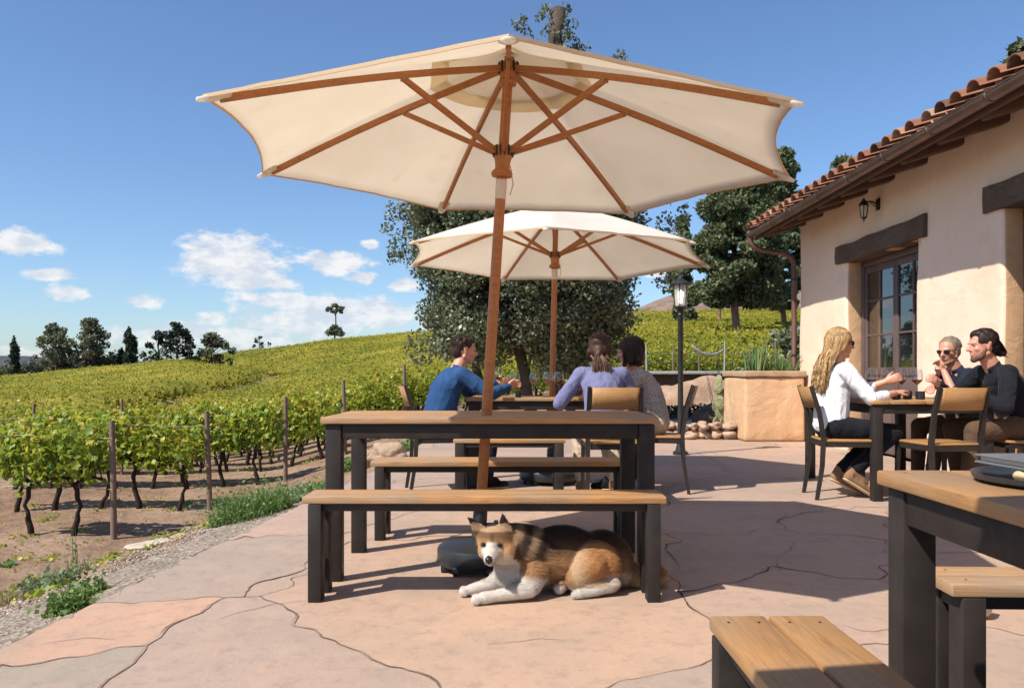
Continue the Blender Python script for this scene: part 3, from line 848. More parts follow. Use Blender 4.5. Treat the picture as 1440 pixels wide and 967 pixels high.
ROW_END = {10: -5.05, 12: -4.60, 14: -4.03, 16: -3.4, 18: -2.5, 20: -1.2, 22: 1.6}
TRACKS = [[(-17.2, 37), (-21.2, 52), (-22.6, 65), (-25.2, 85), (-28, 96)], [(-46, 114), (-37, 109), (-29.5, 99), (-24, 93)], [(-24, 93), (-17, 97)]]
def on_track(x, y):
    for w, t in zip((1.05, 3.0, 1.5), TRACKS):
        for (ax, ay), (bx, by) in zip(t, t[1:]):
            L = (bx - ax) ** 2 + (by - ay) ** 2; u = max(0, min(1, ((x - ax) * (bx - ax) + (y - ay) * (by - ay)) / L))
            if math.hypot(x - ax - u * (bx - ax), y - ay - u * (by - ay)) < w: return True
    return False
def row_y(Y, x): return Y + (x + 4) * -.055 if Y < 24 else Y + (x) * .02
def build_vines():
    near, mid, trunks = make_vine_meshes()
    rnd = random.Random(21)
    LAB = {10: 'grapevine in the first trellis row of the vineyard, twisted dark trunk', 12: 'grapevine in the second trellis row of the vineyard, green leaves',
           14: 'grapevine in the third trellis row of the vineyard, green leaves', 16: 'grapevine in the fourth trellis row of the vineyard, green and yellow leaves'}
    count = 0
    Y = 10; done = False
    rows_used = []
    while not done:
        x1 = ROW_END.get(Y, .335 * Y)
        x0 = -.665 * Y
        n = int((x1 - x0) / VINE_L)
        if count + n > 298: break
        rows_used.append((Y, x0, x1))
        for k in range(n):
            x = x1 - (k + .6) * VINE_L + rnd.uniform(-.06, .06)
            y = row_y(Y, x) + rnd.uniform(-.04, .04)
            if on_track(x, y): continue
            lab = LAB.get(Y, 'yellow green grapevine in the rows further up the slope'); g = {10: 'grapevines of the first row', 12: 'grapevines of the second row', 14: 'grapevines of the third row', 16: 'grapevines of the fourth row'}.get(Y, 'grapevines in the rows further up the slope')
            i = rnd.randrange(6)
            r = empty('grapevine', (x, y, ground_z(x, y)), -.055 + rnd.choice([0, PI]) if Y < 24 else rnd.choice([0, PI]), lab, 'grapevine', g)
            s = rnd.uniform(.92, 1.08) * (1 if Y < 24 else .86); r.scale = (1.03, s, s)
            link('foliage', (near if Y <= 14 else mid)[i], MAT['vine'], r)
            link('trunk', trunks[rnd.randrange(6)], MAT['vinebark'], r)
            count += 1
        Y += 2
    first_far = Y
    # trellis posts and wires of the nearest rows
    pm = [tube_me([(0, 0, -.2), (.004, .003, .6), (-.004, 0, 1.44)], [.040, .037, .034], 9, 'post'), tube_me([(0, 0, -.2), (0, 0, 1.5)], [.028, .026], 8, 'post')]
    END = {10: 'weathered wooden end post of the first vineyard row, nearest the patio', 12: 'weathered wooden end post of the second vineyard row',
           14: 'weathered wooden end post of the third vineyard row', 16: 'weathered wooden end post of the fourth vineyard row', 18: 'weathered wooden end post of the fifth vineyard row'}
    for (Y, x0, x1) in rows_used[:5]:
        xs = [x1 + .12] + [x1 - 4.4 * k for k in range(1, 6) if x1 - 4.4 * k > x0]
        for k, x in enumerate(xs):
            y = row_y(Y, x) - (.02 if k == 0 else 0)
            o = link('trellis_post', pm[0 if k == 0 else 1], MAT['post'], loc=(x, y, ground_z(x, y)), rz=rnd.uniform(0, 6))
            o.rotation_euler = (rnd.uniform(-.03, .03), rnd.uniform(-.03, .03), 0); o.scale = (1, 1, 1.02 if k == 0 else 1)
            if k == 0 and Y in END: tag(o, END[Y], 'post', 'end posts of the vineyard rows')
            else: tag(o, 'thin wooden trellis post standing among the vine leaves', 'post', 'trellis posts within the rows')
        for h in ((.62, .98, 1.25) if Y < 16 else ()):
            pts = []
            for x in np.linspace(x0, x1 + .12, 14): pts.append((x, row_y(Y, x) - .05, ground_z(x, row_y(Y, x)) * 1.0 + h))
            o = link('trellis_wire', tube_me(pts, .0028, 4, 'wire'), MAT['wire'])
            hw = {.62: 'lower', .98: 'middle', 1.25: 'upper'}[h]
            tag(o, f'{hw} galvanised wire strung along vineyard row {["one", "two", "three", "four", "five", "six"][(Y - 10) // 2]} from the patio', 'wire', 'trellis wires')
    # the remaining rows as one mass
    rng = np.random.default_rng(5)
    VV, QQ, AA, off = [], [], [], 0; CV, CF, co = [], [], 0
    Y = first_far
    sp = 2.0
    while Y < 172:
        x0 = -.70 * Y if Y < 118 else -.46 * Y; x1 = .37 * Y if Y < 60 else (.40 * Y if Y < 112 else .02 * Y)
        step = .5 + Y * .008
        xs = np.arange(x0, x1, step)
        keep = [(x, row_y(Y, x)) for x in xs if not on_track(x, row_y(Y, x))]
        m = int(56 + 700 / Y) if Y > 50 else 130
        cent = []
        for x, y in keep:
            z = ground_z(x, y)
            p = vine_canopy_pts(m, step * 1.2, rng, .45, 1.36, .34)
            cent.append(p * np.array([1, 1, 1]) + np.array([x, y, z]))
        if cent:
            cent = np.concatenate(cent)
            cent += np.array([0, 0, 1]) * (rng.normal(size=len(cent)) * .05)[:, None]
            V, Q = quads_from(cent, .070 + Y * .0009, int(Y), up_bias=.7)
            VV.append(V); QQ.append(Q + off); off += len(V)
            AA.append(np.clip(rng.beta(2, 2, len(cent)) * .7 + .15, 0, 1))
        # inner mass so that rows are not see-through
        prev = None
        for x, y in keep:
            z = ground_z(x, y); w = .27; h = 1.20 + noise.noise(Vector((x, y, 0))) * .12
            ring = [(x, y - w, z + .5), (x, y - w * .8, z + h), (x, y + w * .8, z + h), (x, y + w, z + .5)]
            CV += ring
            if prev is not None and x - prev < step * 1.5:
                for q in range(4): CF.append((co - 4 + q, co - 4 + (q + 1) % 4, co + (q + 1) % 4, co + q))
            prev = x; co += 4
        Y += sp if Y < 90 else 2.7
    V = np.concatenate(VV); Q = np.concatenate(QQ); A = np.concatenate(AA)
    print('far vine quads', len(Q), 'vines', count, 'first far', first_far)
    nV = len(V)
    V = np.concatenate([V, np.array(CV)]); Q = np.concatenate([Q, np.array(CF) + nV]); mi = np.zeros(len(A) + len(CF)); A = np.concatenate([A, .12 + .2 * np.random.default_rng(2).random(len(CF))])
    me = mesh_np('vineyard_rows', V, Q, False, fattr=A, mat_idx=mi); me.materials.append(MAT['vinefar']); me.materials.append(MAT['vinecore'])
    o = link('vineyard_rows', me); tag(o, 'far rows of yellow green vines covering the hillside', 'vineyard', kind='stuff')

# ------------------------------------------------------------------ trees
def clump_cloud(clumps, per, rng, shell=.55):
    """points through ellipsoidal leaf clumps: (x,y,z,rx,ry,rz)"""
    out = []; cid = []
    for i, c in enumerate(clumps):
        n = max(6, int(per * c[3] * c[4] if per > 0 else -per))
        d = rng.normal(size=(n, 3)); d /= np.linalg.norm(d, axis=1)[:, None]
        r = rng.uniform(shell ** 3, 1.0, n) ** (1 / 3) * rng.uniform(.85, 1.12, n)
        out.append(np.array(c[:3]) + d * r[:, None] * np.array(c[3:6])); cid.append(np.full(n, i))
    return np.concatenate(out), np.concatenate(cid)
def limbs_me(paths, name='trunk', wob=.02):
    bm = bmesh.new()
    for pts, rad in paths: add_tube(bm, pts, rad, 9)
    for v in bm.verts: v.co += Vector((noise.noise(v.co * 3), noise.noise(v.co * 3 + Vector((5, 5, 5))), 0)) * wob + Vector((noise.noise(v.co * 11), noise.noise(v.co * 11 + Vector((5, 5, 5))), 0)) * wob * .5
    return bm_mesh(bm, name, True)
def curve_pts(a, b, bend, n=7, seed=0):
    rr = random.Random(seed); a, b = Vector(a), Vector(b)
    m = Vector(bend); L = (b - a).length
    return [a + (b - a) * t + m * math.sin(t * PI) + Vector((rr.uniform(-1, 1), rr.uniform(-1, 1), rr.uniform(-1, 1))) * L * .02 * (0 < t < 1) for t in [k / (n - 1) for k in range(n)]]
def taper(r0, r1, n=7): return [r0 + (r1 - r0) * k / (n - 1) for k in range(n)]

def tree(name, base, paths, clumps, leaf_size, per, mats, label, cat, group=None, seed=0, aspect=1.3, shell=.5, up=.3):
    root = empty(name, base, 0, label, cat, group)
    link('trunk', limbs_me(paths, 'trunk', .02 if leaf_size < .1 else .05), mats[1], root)
    rng = np.random.default_rng(seed)
    P_, cid = clump_cloud(clumps, per, rng, shell)
    V, Q = quads_from(P_, leaf_size, seed + 1, aspect, up)
    tone = rng.normal(size=len(clumps)) * .12
    r = np.clip(rng.beta(2, 2.4, len(P_)) + tone[cid], 0, 1)
    link('crown', mesh_np('crown', V, Q, False, fattr=r), mats[0], root)
    return root

def build_olive():
    base = Vector((.35, 13.0, ground_z(.35, 13.0) - .05))
    rng = random.Random(4)
    def L(x, y, z): return (x, y, z)
    paths = []
    stems = [((-.62, .1, 0), (-.95, .2, 2.0), (-.10, 0, 0), .08), ((-.02, 0, 0), (-.42, .1, 1.9), (.10, 0, 0), .105), ((.34, .2, 0), (.30, .3, 2.3), (.05, 0, 0), .12), ((.50, .1, 0), (1.15, .2, 1.9), (-.05, 0, 0), .08), ((.36, .3, 1.2), (-.15, .5, 2.6), (0, 0, 0), .08)]
    for i, (a, b, m, r) in enumerate(stems): paths.append((curve_pts(a, b, m, 8, i), taper(r * 1.15, r * .72, 8)))
    paths.append((curve_pts((.30, .3, 2.2), (.42, .3, 7.06), (.05, 0, 0), 10, 9), taper(.16, .115, 10)))
    for i in range(26):
        a = rng.uniform(0, 2 * PI); z0 = rng.uniform(1.6, 3.6); r = rng.uniform(1.2, 2.0)
        paths.append((curve_pts((math.cos(a) * .25 + .1, math.sin(a) * .2 + .2, z0), (math.cos(a) * r - .0, math.sin(a) * r * .8 + .2, z0 + rng.uniform(.3, 1.8)), (0, 0, .2), 6, 40 + i), taper(.055, .012, 6)))
    clumps = []
    def env(z):   # crown half width by height
        return lerp_list([(1.25, .9), (1.6, 1.4), (2.2, 1.58), (3.0, 1.72), (4.0, 1.8), (4.8, 1.5), (5.5, .8), (5.9, .3)], z)
    k = 0
    while k < 380:
        z = rng.uniform(1.28, 5.6); a = rng.uniform(0, 2 * PI); w = env(z); rr = w * rng.uniform(.35, .98) ** .5
        x = math.cos(a) * rr - .17 + (z - 3) * -.0; y = math.sin(a) * rr * .8 + .2
        s = rng.uniform(.28, .48)
        # lower edge arches up over the trunks
        if z < 1.6 and abs(x) < .9 and rng.random() < .35: continue
        clumps.append((x, y, z, s, s, s * .8)); k += 1
    for (x, z, s) in ((-2.15, 4.15, .22), (-2.25, 3.75, .20), (-2.12, 3.2, .25), (-2.25, 3.0, .15), (2.15, 3.5, .2), (2.3, 3.2, .2), (2.1, 2.6, .22), (2.15, 4.0, .24), (-1.8, 1.5, .3), (2.42, 3.7, .13), (-2.4, 3.45, .12)):
        clumps.append((x, rng.uniform(-.3, .3), z, s, s, s))
    # sprigs round the cut leader and beside it
    for i in range(44):
        a = rng.uniform(0, 6.3); z = rng.uniform(6.0, 7.12); r = rng.uniform(.1, .34)
        clumps.append((.42 + math.cos(a) * r, .3 + math.sin(a) * r, z, .085, .085, .11))
    for (x, z) in ((-.12, 6.7), (-.20, 6.85), (.0, 6.5), (.1, 6.4), (-.28, 6.8), (.75, 6.35), (.85, 6.4), (.68, 6.5), (1.35, 6.2), (1.42, 6.3), (1.28, 6.2), (1.5, 6.25), (-.1, 5.9), (1.38, 5.6), (1.2, 5.6)):
        clumps.append((x, .25, z, .10, .10, .11))
    for a, b in (((.40, .3, 5.2), (-.18, .25, 6.55)), ((.4, .3, 5.6), (.85, .25, 6.1)), ((.6, .3, 5.0), (1.45, .25, 6.0))): paths.append((curve_pts(a, b, (.05, 0, -.06), 6, 3), taper(.03, .006, 6)))
    tree('olive_tree', base, paths, clumps, .045, 3000, (MAT['olive'], MAT['bark']), 'large grey green olive tree with several leaning trunks behind the far parasol', 'tree', seed=3, aspect=1.5, shell=.25, up=.35)

def conifer(base, H, W, label, seed, leaf=.26, tr=.16, name='pine_tree', group=None, bare=.18, n=60, mats=None, top=.25, lean=0):
    rr = random.Random(seed); paths = [(curve_pts((0, 0, -.3), (lean, 0, H * .97), (0, 0, 0), 9, seed), taper(tr, tr * .12, 9))]
    cl = []
    for k in range(n):
        t = bare + (1 - bare) * (k + rr.random()) / n
        w = W * (1 - ((t - bare) / (1 - bare))) ** .62 * (.75 + .4 * rr.random()) if t > .3 else W * .8 * rr.uniform(.5, 1.1)
        w = max(w, top * W * .5); a = rr.uniform(0, 2 * PI); r = w * rr.uniform(.35, 1)
        z = H * t; s = W * rr.uniform(.18, .34)
        cl.append((math.cos(a) * r + lean * t, math.sin(a) * r, z - r * .1, s * 1.15, s * 1.15, s * .72))
        if r > W * .4: paths.append((curve_pts((lean * t, 0, z - .5), (math.cos(a) * r + lean * t, math.sin(a) * r, z), (0, 0, -.1), 4, k), taper(tr * .3, tr * .08, 4)))
    m = mats or (MAT['pine'], MAT['pinebark'])
    return tree(name, base, paths, cl, leaf, 360 / (leaf / .26) ** 1.75, m, label, 'tree', group, seed, 2.3, .15, .1)

def on_ground(px, d, dz=0):
    X = (px - 720) * d / F; return Vector((X, d, ground_z(X, d) + dz))

def build_trees():
    build_olive()
    conifer(on_ground(1036, 45), 12.4, 2.7, 'tall dark pine with bare pink trunk on the slope right of the path lantern', 11, .13, .24, n=125, bare=.24)
    conifer(on_ground(1014, 62), 9.8, 1.5, 'slim pine with a dark bare trunk behind the tall pine', 12, .18, .13, n=40, bare=.36)
    conifer(on_ground(960, 66), 9.6, 1.5, 'medium pine just above the path lantern, left of the tall pine', 13, .17, .15, n=75, bare=.12)
    conifer(on_ground(1098, 52), 12.0, 2.0, 'broad dark pine half hidden by the eave at the building corner', 14, .16, .2, n=95, bare=.2)
    conifer(on_ground(912, 150), 5.5, 3.4, 'small flat topped pine on the skyline left of the path lantern', 15, .5, .15, n=22, bare=.3)
    conifer((12.3, 30, 0), 8.85, 1.2, 'treetop just showing above the roof tiles at mid roof', 16, .16, .15, n=40, bare=.3)
    conifer((12.6, 20, 0), 8.95, 1.3, 'treetop showing above the roof at the right edge', 17, .13, .15, n=46, bare=.3)
    # bush against the vineyard beside the downpipe
    def bush(name, base, cl, leaf, per, mat, label, cat='shrub', group=None, seed=1, aspect=1.4, up=.3, stems=4):
        rr = random.Random(seed)
        paths = [(curve_pts((rr.uniform(-.1, .1), rr.uniform(-.1, .1), -.05), (c[0] * .8, c[1] * .8, c[2]), (0, 0, .02), 4, i), taper(.03 * c[3] / .4, .006, 4)) for i, c in enumerate(cl[:stems])]
        return tree(name, base, paths, cl, leaf, per, (mat, MAT['bark']), label, cat, group, seed, aspect, .15, up)
    rr = random.Random(3)
    bush('shrub', on_ground(1108, 27), [(rr.uniform(-.5, .5), rr.uniform(-.4, .4), rr.uniform(.2, 1.6), .4, .4, .35) for _ in range(22)], .11, 500, MAT['olive'], 'dark round shrub beside the downpipe in front of the vines')
    # skyline trees at the left
    E = (MAT['eucalypt'], MAT['bark'])
    def airy(px, d, Hpx, Wpx, label, seed, n=34, bare=.25, mats=E, dz=-1.0, name='broadleaf_tree', squat=1.0):
        rr = random.Random(seed); H = (Hpx - 11) * d / F; W = Wpx * d / F / 2
        base = on_ground(px, d); 
        # stand on the skyline: crest of the near hill hides the foot
        paths = [(curve_pts((0, 0, -1), (rr.uniform(-.2, .2) * W, 0, H * .85), (.1 * W, 0, 0), 7, seed), taper(.028 * H, .008 * H, 7))]
        cl = []
        for k in range(n):
            t = bare + (1 - bare) * rr.random() ** .8; a = rr.uniform(0, 2 * PI)
            env = W * math.sin(min(1, (1.04 - t) * 1.9) * PI / 2) * rr.uniform(.35, 1.12) * squat
            s = min(W * rr.uniform(.15, .32), H * .11); z = H * t - s * .5
            cl.append((math.cos(a) * env, math.sin(a) * env * .8, z, s * 1.1, s, s * .85))
            paths.append((curve_pts((0, 0, z * .7), (math.cos(a) * env, math.sin(a) * env * .8, z), (0, 0, .1), 4, k), taper(.009 * H, .003 * H, 4)))
        return tree(name, base, paths, cl, .19 * d / 75, 330 * (66 / d) ** 2 * 1.3, mats, label, 'tree', None, seed, 1.4, .15, .2)
    def spire(px, d, Hpx, Wpx, label, seed, name='cypress_tree'):
        rr = random.Random(seed); H = (Hpx - 13) * d / F; W = Wpx * d / F / 2
        cl = []
        for k in range(44):
            t = k / 43; w = W * (math.sin(min(1, (1 - t) * 3.6 + .02) * PI / 2)) * .75
            a = rr.uniform(0, 2 * PI); w *= 1.25; s = max(w * .75, W * .18)
            cl.append((math.cos(a) * w * .3, math.sin(a) * w * .3, .25 + t * (H - .4), s, s, H * .05))
        tree(name, on_ground(px, d, -.2), [([(0, 0, -1), (0, 0, H * .8)], [.14, .05])], cl, .13 * d / 75, 900 * (66 / d) ** 2 * 1.3, (MAT['cypress'], MAT['bark']), label, 'tree', None, seed, 2.0, .1, .9)
    D = 110
    def foot(px): # extra height hidden behind the crest
        return 22
    spire(20, D, 60 + 25, 15, 'narrow dark cypress leftmost on the skyline', 31)
    spire(182, D, 62 + 20, 22, 'broad dark cypress standing alone on the skyline between broadleaf trees', 32)
    spire(171, D + 2, 36 + 20, 13, 'short cypress hugging the left side of the broad cypress', 33)
    airy(76, D, 70 + 24, 62, 'tall open crowned tree, the leftmost big tree on the skyline', 34, 34)
    airy(128, D, 72 + 22, 60, 'tall rounded tree on the skyline, left of the broad cypress', 35, 38)
    airy(48, D + 4, 32 + 24, 22, 'small bushy tree between the leftmost cypress and the first big tree', 36, 16, .1)
    airy(100, D + 5, 36 + 22, 34, 'bushy tree filling the gap between the two tallest skyline trees', 37, 22, .1)
    airy(28, D + 6, 20 + 24, 26, 'low brownish bush at the foot of the leftmost cypress', 38, 14, .1)
    airy(152, D + 6, 24 + 20, 30, 'low bush right of the tall rounded skyline tree', 39, 14, .1)
    airy(222, D + 4, 54 + 16, 38, 'ragged dark tree, left of a pair right of the broad cypress', 40, 44, .0, (MAT['cypress'], MAT['bark']))
    airy(248, D + 4, 62 + 16, 44, 'ragged dark tree, taller one of a pair right of the broad cypress', 41, 50, .0, (MAT['cypress'], MAT['bark']))
    airy(266, D + 4, 36 + 16, 20, 'slim low tree next to the ragged pair on the crest', 42, 12, .1)
    airy(298, 116, 44 + 26, 62, 'round bushy tree behind the crest, midway along the skyline', 43, 40, .05)
    airy(364, 160, 28 + 10, 34, 'small pointed shrub on the right hand ridge of the vineyard', 44, 14, .05, (MAT['cypress'], MAT['bark']), name='shrub')
    rr = random.Random(77); d = 112; b = on_ground(85, d); cl = []
    for px in range(2, 168, 5):
        q = on_ground(px, d); cl.append((q.x - b.x, rr.uniform(-.6, .6), q.z - b.z + rr.uniform(1.4, 3.0), rr.uniform(.8, 1.4), .9, rr.uniform(.6, 1.1)))
    tree('hedgerow', b, [(curve_pts((c[0], 0, 0), (c[0], 0, c[2]), (0, 0, 0), 3, 1), taper(.08, .03, 3)) for c in cl[::4]], cl, .30, 90, E, 'low dark hedgerow along the skyline at the feet of the big trees', 'hedge', None, 9, 1.4, .1)
    # lone umbrella shaped tree with a low bush around its stem
    d = 160; b = on_ground(471, d); s = d / F
    H = 60 * s
    top = [(x * s, 0, H - z * s, r * s, r * s, r * .6 * s) for x, z, r in ((-8, 9, 5), (0, 5, 5), (7, 9, 5), (3, 12, 4), (-3, 13, 4), (-11, 12, 3), (11, 8, 3), (9, 14, 3))]
    low = [(x * s, 0, z * s, r * s, r * s, r * .8 * s) for x, z, r in ((-8, 17, 6), (1, 18, 7), (8, 16, 6), (0, 25, 5), (-3, 22, 6), (5, 21, 5))]
    tree('lone_pine', b, [(curve_pts((0, 0, 0), (.2, 0, H - 1.2), (0, 0, 0), 6, 2), taper(.17, .11, 6)), (curve_pts((.1, 0, H - 2.6), (-.9, 0, H - 1.2), (0, 0, 0), 4, 2), taper(.09, .05, 4)), (curve_pts((.1, 0, H - 2.6), (.9, 0, H - 1.2), (0, 0, 0), 4, 2), taper(.09, .05, 4))], top + low, .32, 260, (MAT['eucalypt'], MAT['bark']), 'lone slender tree with a tufted top standing on the vineyard ridge', 'tree', seed=5, aspect=1.4, shell=.1)

def build_weeds():
    def tuft(name, loc, n, h, spread, mat, label, cat, seed, w=.010, droop=.5, group=None, leafy=0, leaf=.03, upright=1.0):
        """grassy tuft: bent blades (+ leaf faces)"""
        r = np.random.default_rng(seed); V = []; Q = []; A = []
        for k in range(n):
            a = r.uniform(0, 2 * PI); rad = spread * math.sqrt(r.random()); x0, y0 = math.cos(a) * rad, math.sin(a) * rad
            b = r.uniform(0, 2 * PI); L = h * r.uniform(.5, 1.1) * (1 - .5 * (rad / spread) ** 2); dr = droop * r.uniform(.2, 1.3)
            dirx, diry = math.cos(b), math.sin(b); ww = w * r.uniform(.6, 1.3); px, py = -diry * ww / 2, dirx * ww / 2
            base = len(V); S = 4
            gz = ground_z(loc[0] + x0, loc[1] + y0) - loc[2] if loc[2] < 5 else 0
            for q in range(S + 1):
                t = q / S; off = dr * L * t * t; z = L * t * upright * (1 - .35 * dr * t); ff = (1 - t) ** .6 + .06
                V += [(x0 + dirx * off + px * ff, y0 + diry * off + py * ff, gz + z), (x0 + dirx * off - px * ff, y0 + diry * off - py * ff, gz + z)]
            for q in range(S): Q.append((base + 2 * q, base + 2 * q + 1, base + 2 * q + 3, base + 2 * q + 2)); A.append(r.beta(2, 2))
        V = np.array(V); Q = np.array(Q); A = np.array(A)
        if leafy:
            idx = r.integers(0, len(V), leafy); c = V[idx] + r.normal(size=(leafy, 3)) * .012; c[:, 2] = np.maximum(c[:, 2], .0 + np.minimum(0, V[idx][:, 2]))
            V2, Q2 = quads_from(c, leaf, seed, 1.6, .3); Q = np.concatenate([Q, Q2 + len(V)]); V = np.concatenate([V, V2]); A = np.concatenate([A, r.beta(2, 2, leafy)])
        o = link(name, mesh_np(name, V, Q, False, fattr=A), mat, loc=loc)
        return tag(o, label, cat, group)
    def fl(px, py, e=-.12):
        d = (CAMZ - e) * F / (py - 525); X = (px - 720) * d / F
        for _ in range(12):
            z = ground_z(X, d); d = d * .5 + .5 * (CAMZ - z) * F / (py - 525); X = (px - 720) * d / F
        return (X, d, ground_z(X, d))
    S = tuft
    S('green_weed', fl(95, 862), 70, .14, .09, MAT['weed'], 'bright green leafy weed growing in the gravel nearest the patio corner', 'weed', 1, .010, .9, None, 420, .020)
    S('green_weed', fl(122, 838), 50, .13, .08, MAT['weed'], 'green weed on the gravel with one long leaning stem', 'weed', 2, .010, .9, None, 300, .018)
    S('green_weed', fl(72, 826), 80, .13, .16, MAT['sage'], 'sprawling grey green weed on gravel in front of the bare twigs', 'weed', 3, .010, .9, None, 600, .020)
    S('green_weed', fl(45, 820), 40, .1, .1, MAT['weed'], 'low dark green weed left of the sprawling weed', 'weed', 4, .010, .9, None, 260, .020)
    S('tall_weed', fl(104, 806), 9, .34, .03, MAT['weed'], 'tall thin weed stem rising from the gravel edge', 'weed', 5, .006, .15, None, 26, .02)
    S('dry_brush', fl(100, 802), 150, .20, .16, MAT['drygrass'], 'grey dry twiggy brush behind the weeds', 'brush', 6, .004, .7)
    S('dry_brush', fl(14, 845), 170, .15, .16, MAT['drygrass'], 'grey dry clump at the left edge of the gravel', 'brush', 7, .004, .8)
    S('green_weed', fl(10, 795), 30, .08, .1, MAT['weed'], 'small green weed at the far left on the soil', 'weed', 8, .012, .7, None, 60, .03)
    S('rosemary_bush', fl(352, 728), 700, .34, .30, MAT['weed'], 'wide spiky green rosemary bush spilling over the gravel', 'bush', 9, .006, 1.1, None, 1500, .018)
    S('rosemary_bush', fl(392, 712), 400, .26, .24, MAT['sage'], 'fresh green bushy herb behind the wide rosemary bush', 'bush', 10, .006, 1.0, None, 900, .02)
    S('rosemary_bush', fl(428, 702), 260, .2, .22, MAT['weed'], 'grey green herb clump just left of the near bench end', 'bush', 11, .007, .8, None, 400, .022)
    S('green_bush', fl(488, 660), 420, .25, .34, MAT['weed'], 'low bright green bush seen between the table legs', 'bush', 12, .009, .7, None, 900, .03)
    S('green_bush', fl(540, 645), 420, .25, .40, MAT['weed'], 'green ground plant beside the boulder at the patio edge', 'bush', 13, .009, .7, None, 900, .03)
    S('green_bush', fl(575, 632), 350, .22, .4, MAT['weed'], 'green ground plant beyond the boulder, behind the blue shirt', 'bush', 14, .009, .7, None, 700, .03)
    S('green_bush', fl(450, 682), 250, .13, .28, MAT['weed'], 'flat green weed patch by the front table leg', 'bush', 15, .009, .8, None, 500, .028)
    # scattered small weeds in the vineyard soil
    rr = random.Random(8); r = np.random.default_rng(8); V = []; 
    c = []
    for k in range(80):
        Y = rr.uniform(4.5, 17); X = rr.uniform(-.66 * Y, patio_x(min(Y, 12)) - .9)
        if Y > 12 and X > -2.2: continue
        for q in range(rr.randrange(8, 30)):
            x, y = X + rr.gauss(0, .07), Y + rr.gauss(0, .07); c.append((x, y, ground_z(x, y) + rr.uniform(0, .035)))
    for k in range(1100):   # fallen leaves
        Y = rr.uniform(5, 20); X = rr.uniform(-.66 * Y, patio_x(min(Y, 12)) - .8); c.append((X, Y, ground_z(X, Y) + .008))
    c = np.array(c); V, Q = quads_from(c, .034, 8, 1.5, .8)
    o = link('ground_cover', mesh_np('ground_cover', V, Q, False, fattr=np.clip(r.beta(1.5, 1.5, len(c)), 0, 1)), MAT['vine']); tag(o, 'small weeds and fallen leaves on the vineyard soil', 'ground cover', kind='stuff')
    # rocks
    b = fl(232, 757); boulder('flat_rock', (b[0], b[1], b[2] - .01), (.24, .16, .07), 'flat pale rock lying at the outer edge of the gravel', 'rock', MAT['rockpale'], 5, .7)
    b = fl(262, 748); boulder('flat_rock', (b[0], b[1], b[2] - .0), (.10, .07, .04), 'small brown rock behind the flat pale rock', 'rock', MAT['rock'], 6, .7)
    b = (-1.42, 9.3, -.05); print('boulder', b); boulder('boulder', (b[0], b[1], b[2] + .06), (.18, .17, .17), 'rounded tan boulder at the patio edge behind the near table', 'rock', MAT['rock'], 7, .8)
    b = (-1.72, 9.5, -.1); boulder('boulder', (b[0], b[1], b[2] + .06), (.13, .13, .12), 'smaller grey boulder left of the tan boulder', 'rock', MAT['rock'], 8, .9)
    # crumpled pale stone under the right bench
    p = Vector(floor_pt(1352, 868)); boulder('pale_stone', (p.x, p.y, .055), (.105, .08, .075), 'smooth pale pinkish stone on the paving beneath the right bench', 'stone', MAT['slabstone'] if 'slabstone' in MAT else MAT['rockpale'], 12, .9, rough=.12)
# ------------------------------------------------------------------ furniture
def plank_top(w, d, z, n, th=.042, gap=.004, over=0, seed=0, along='x'):
    """plank board surface centred at the origin, top at z"""
    bm = bmesh.new(); rr = random.Random(seed)
    if along == 'x':
        pw = d / n
        for k in range(n):
            add_box(bm, (rr.uniform(-.003, .003), -d / 2 + pw * (k + .5), z - th / 2 + rr.uniform(-.0012, .0012)), (w + rr.uniform(-.004, .004), pw - gap, th), .005)
    bm.faces.ensure_lookup_table(); nf = len(bm.faces) // n; rv = [rr.random() for _ in range(n)]
    for k in range(n):       # countersunk screws at the plank ends
        for sx in (-1, 1):
            for o_ in ((-.25, .25) if pw > .1 else (0,)):
                r_ = bmesh.ops.create_circle(bm, cap_ends=True, segments=10, radius=.0032, matrix=Matrix.Translation((sx * (w / 2 - .052), -d / 2 + pw * (k + .5 + o_), z + .0018)))
                for v_ in r_['verts']:
                    for f_ in v_.link_faces: f_.material_index = 1
    me = sharp(bm_mesh(bm, 'planks'), 40)
    me.materials.append(MAT['wood']); me.materials.append(MAT['iron'])
    a = me.attributes.new('rnd', 'FLOAT', 'FACE'); a.data.foreach_set('value', np.array([rv[min(n - 1, q // nf)] for q in range(len(me.polygons))], dtype=np.float32))
    return me
def rot_me(me, M):
    me.transform(M.to_4x4()); return me

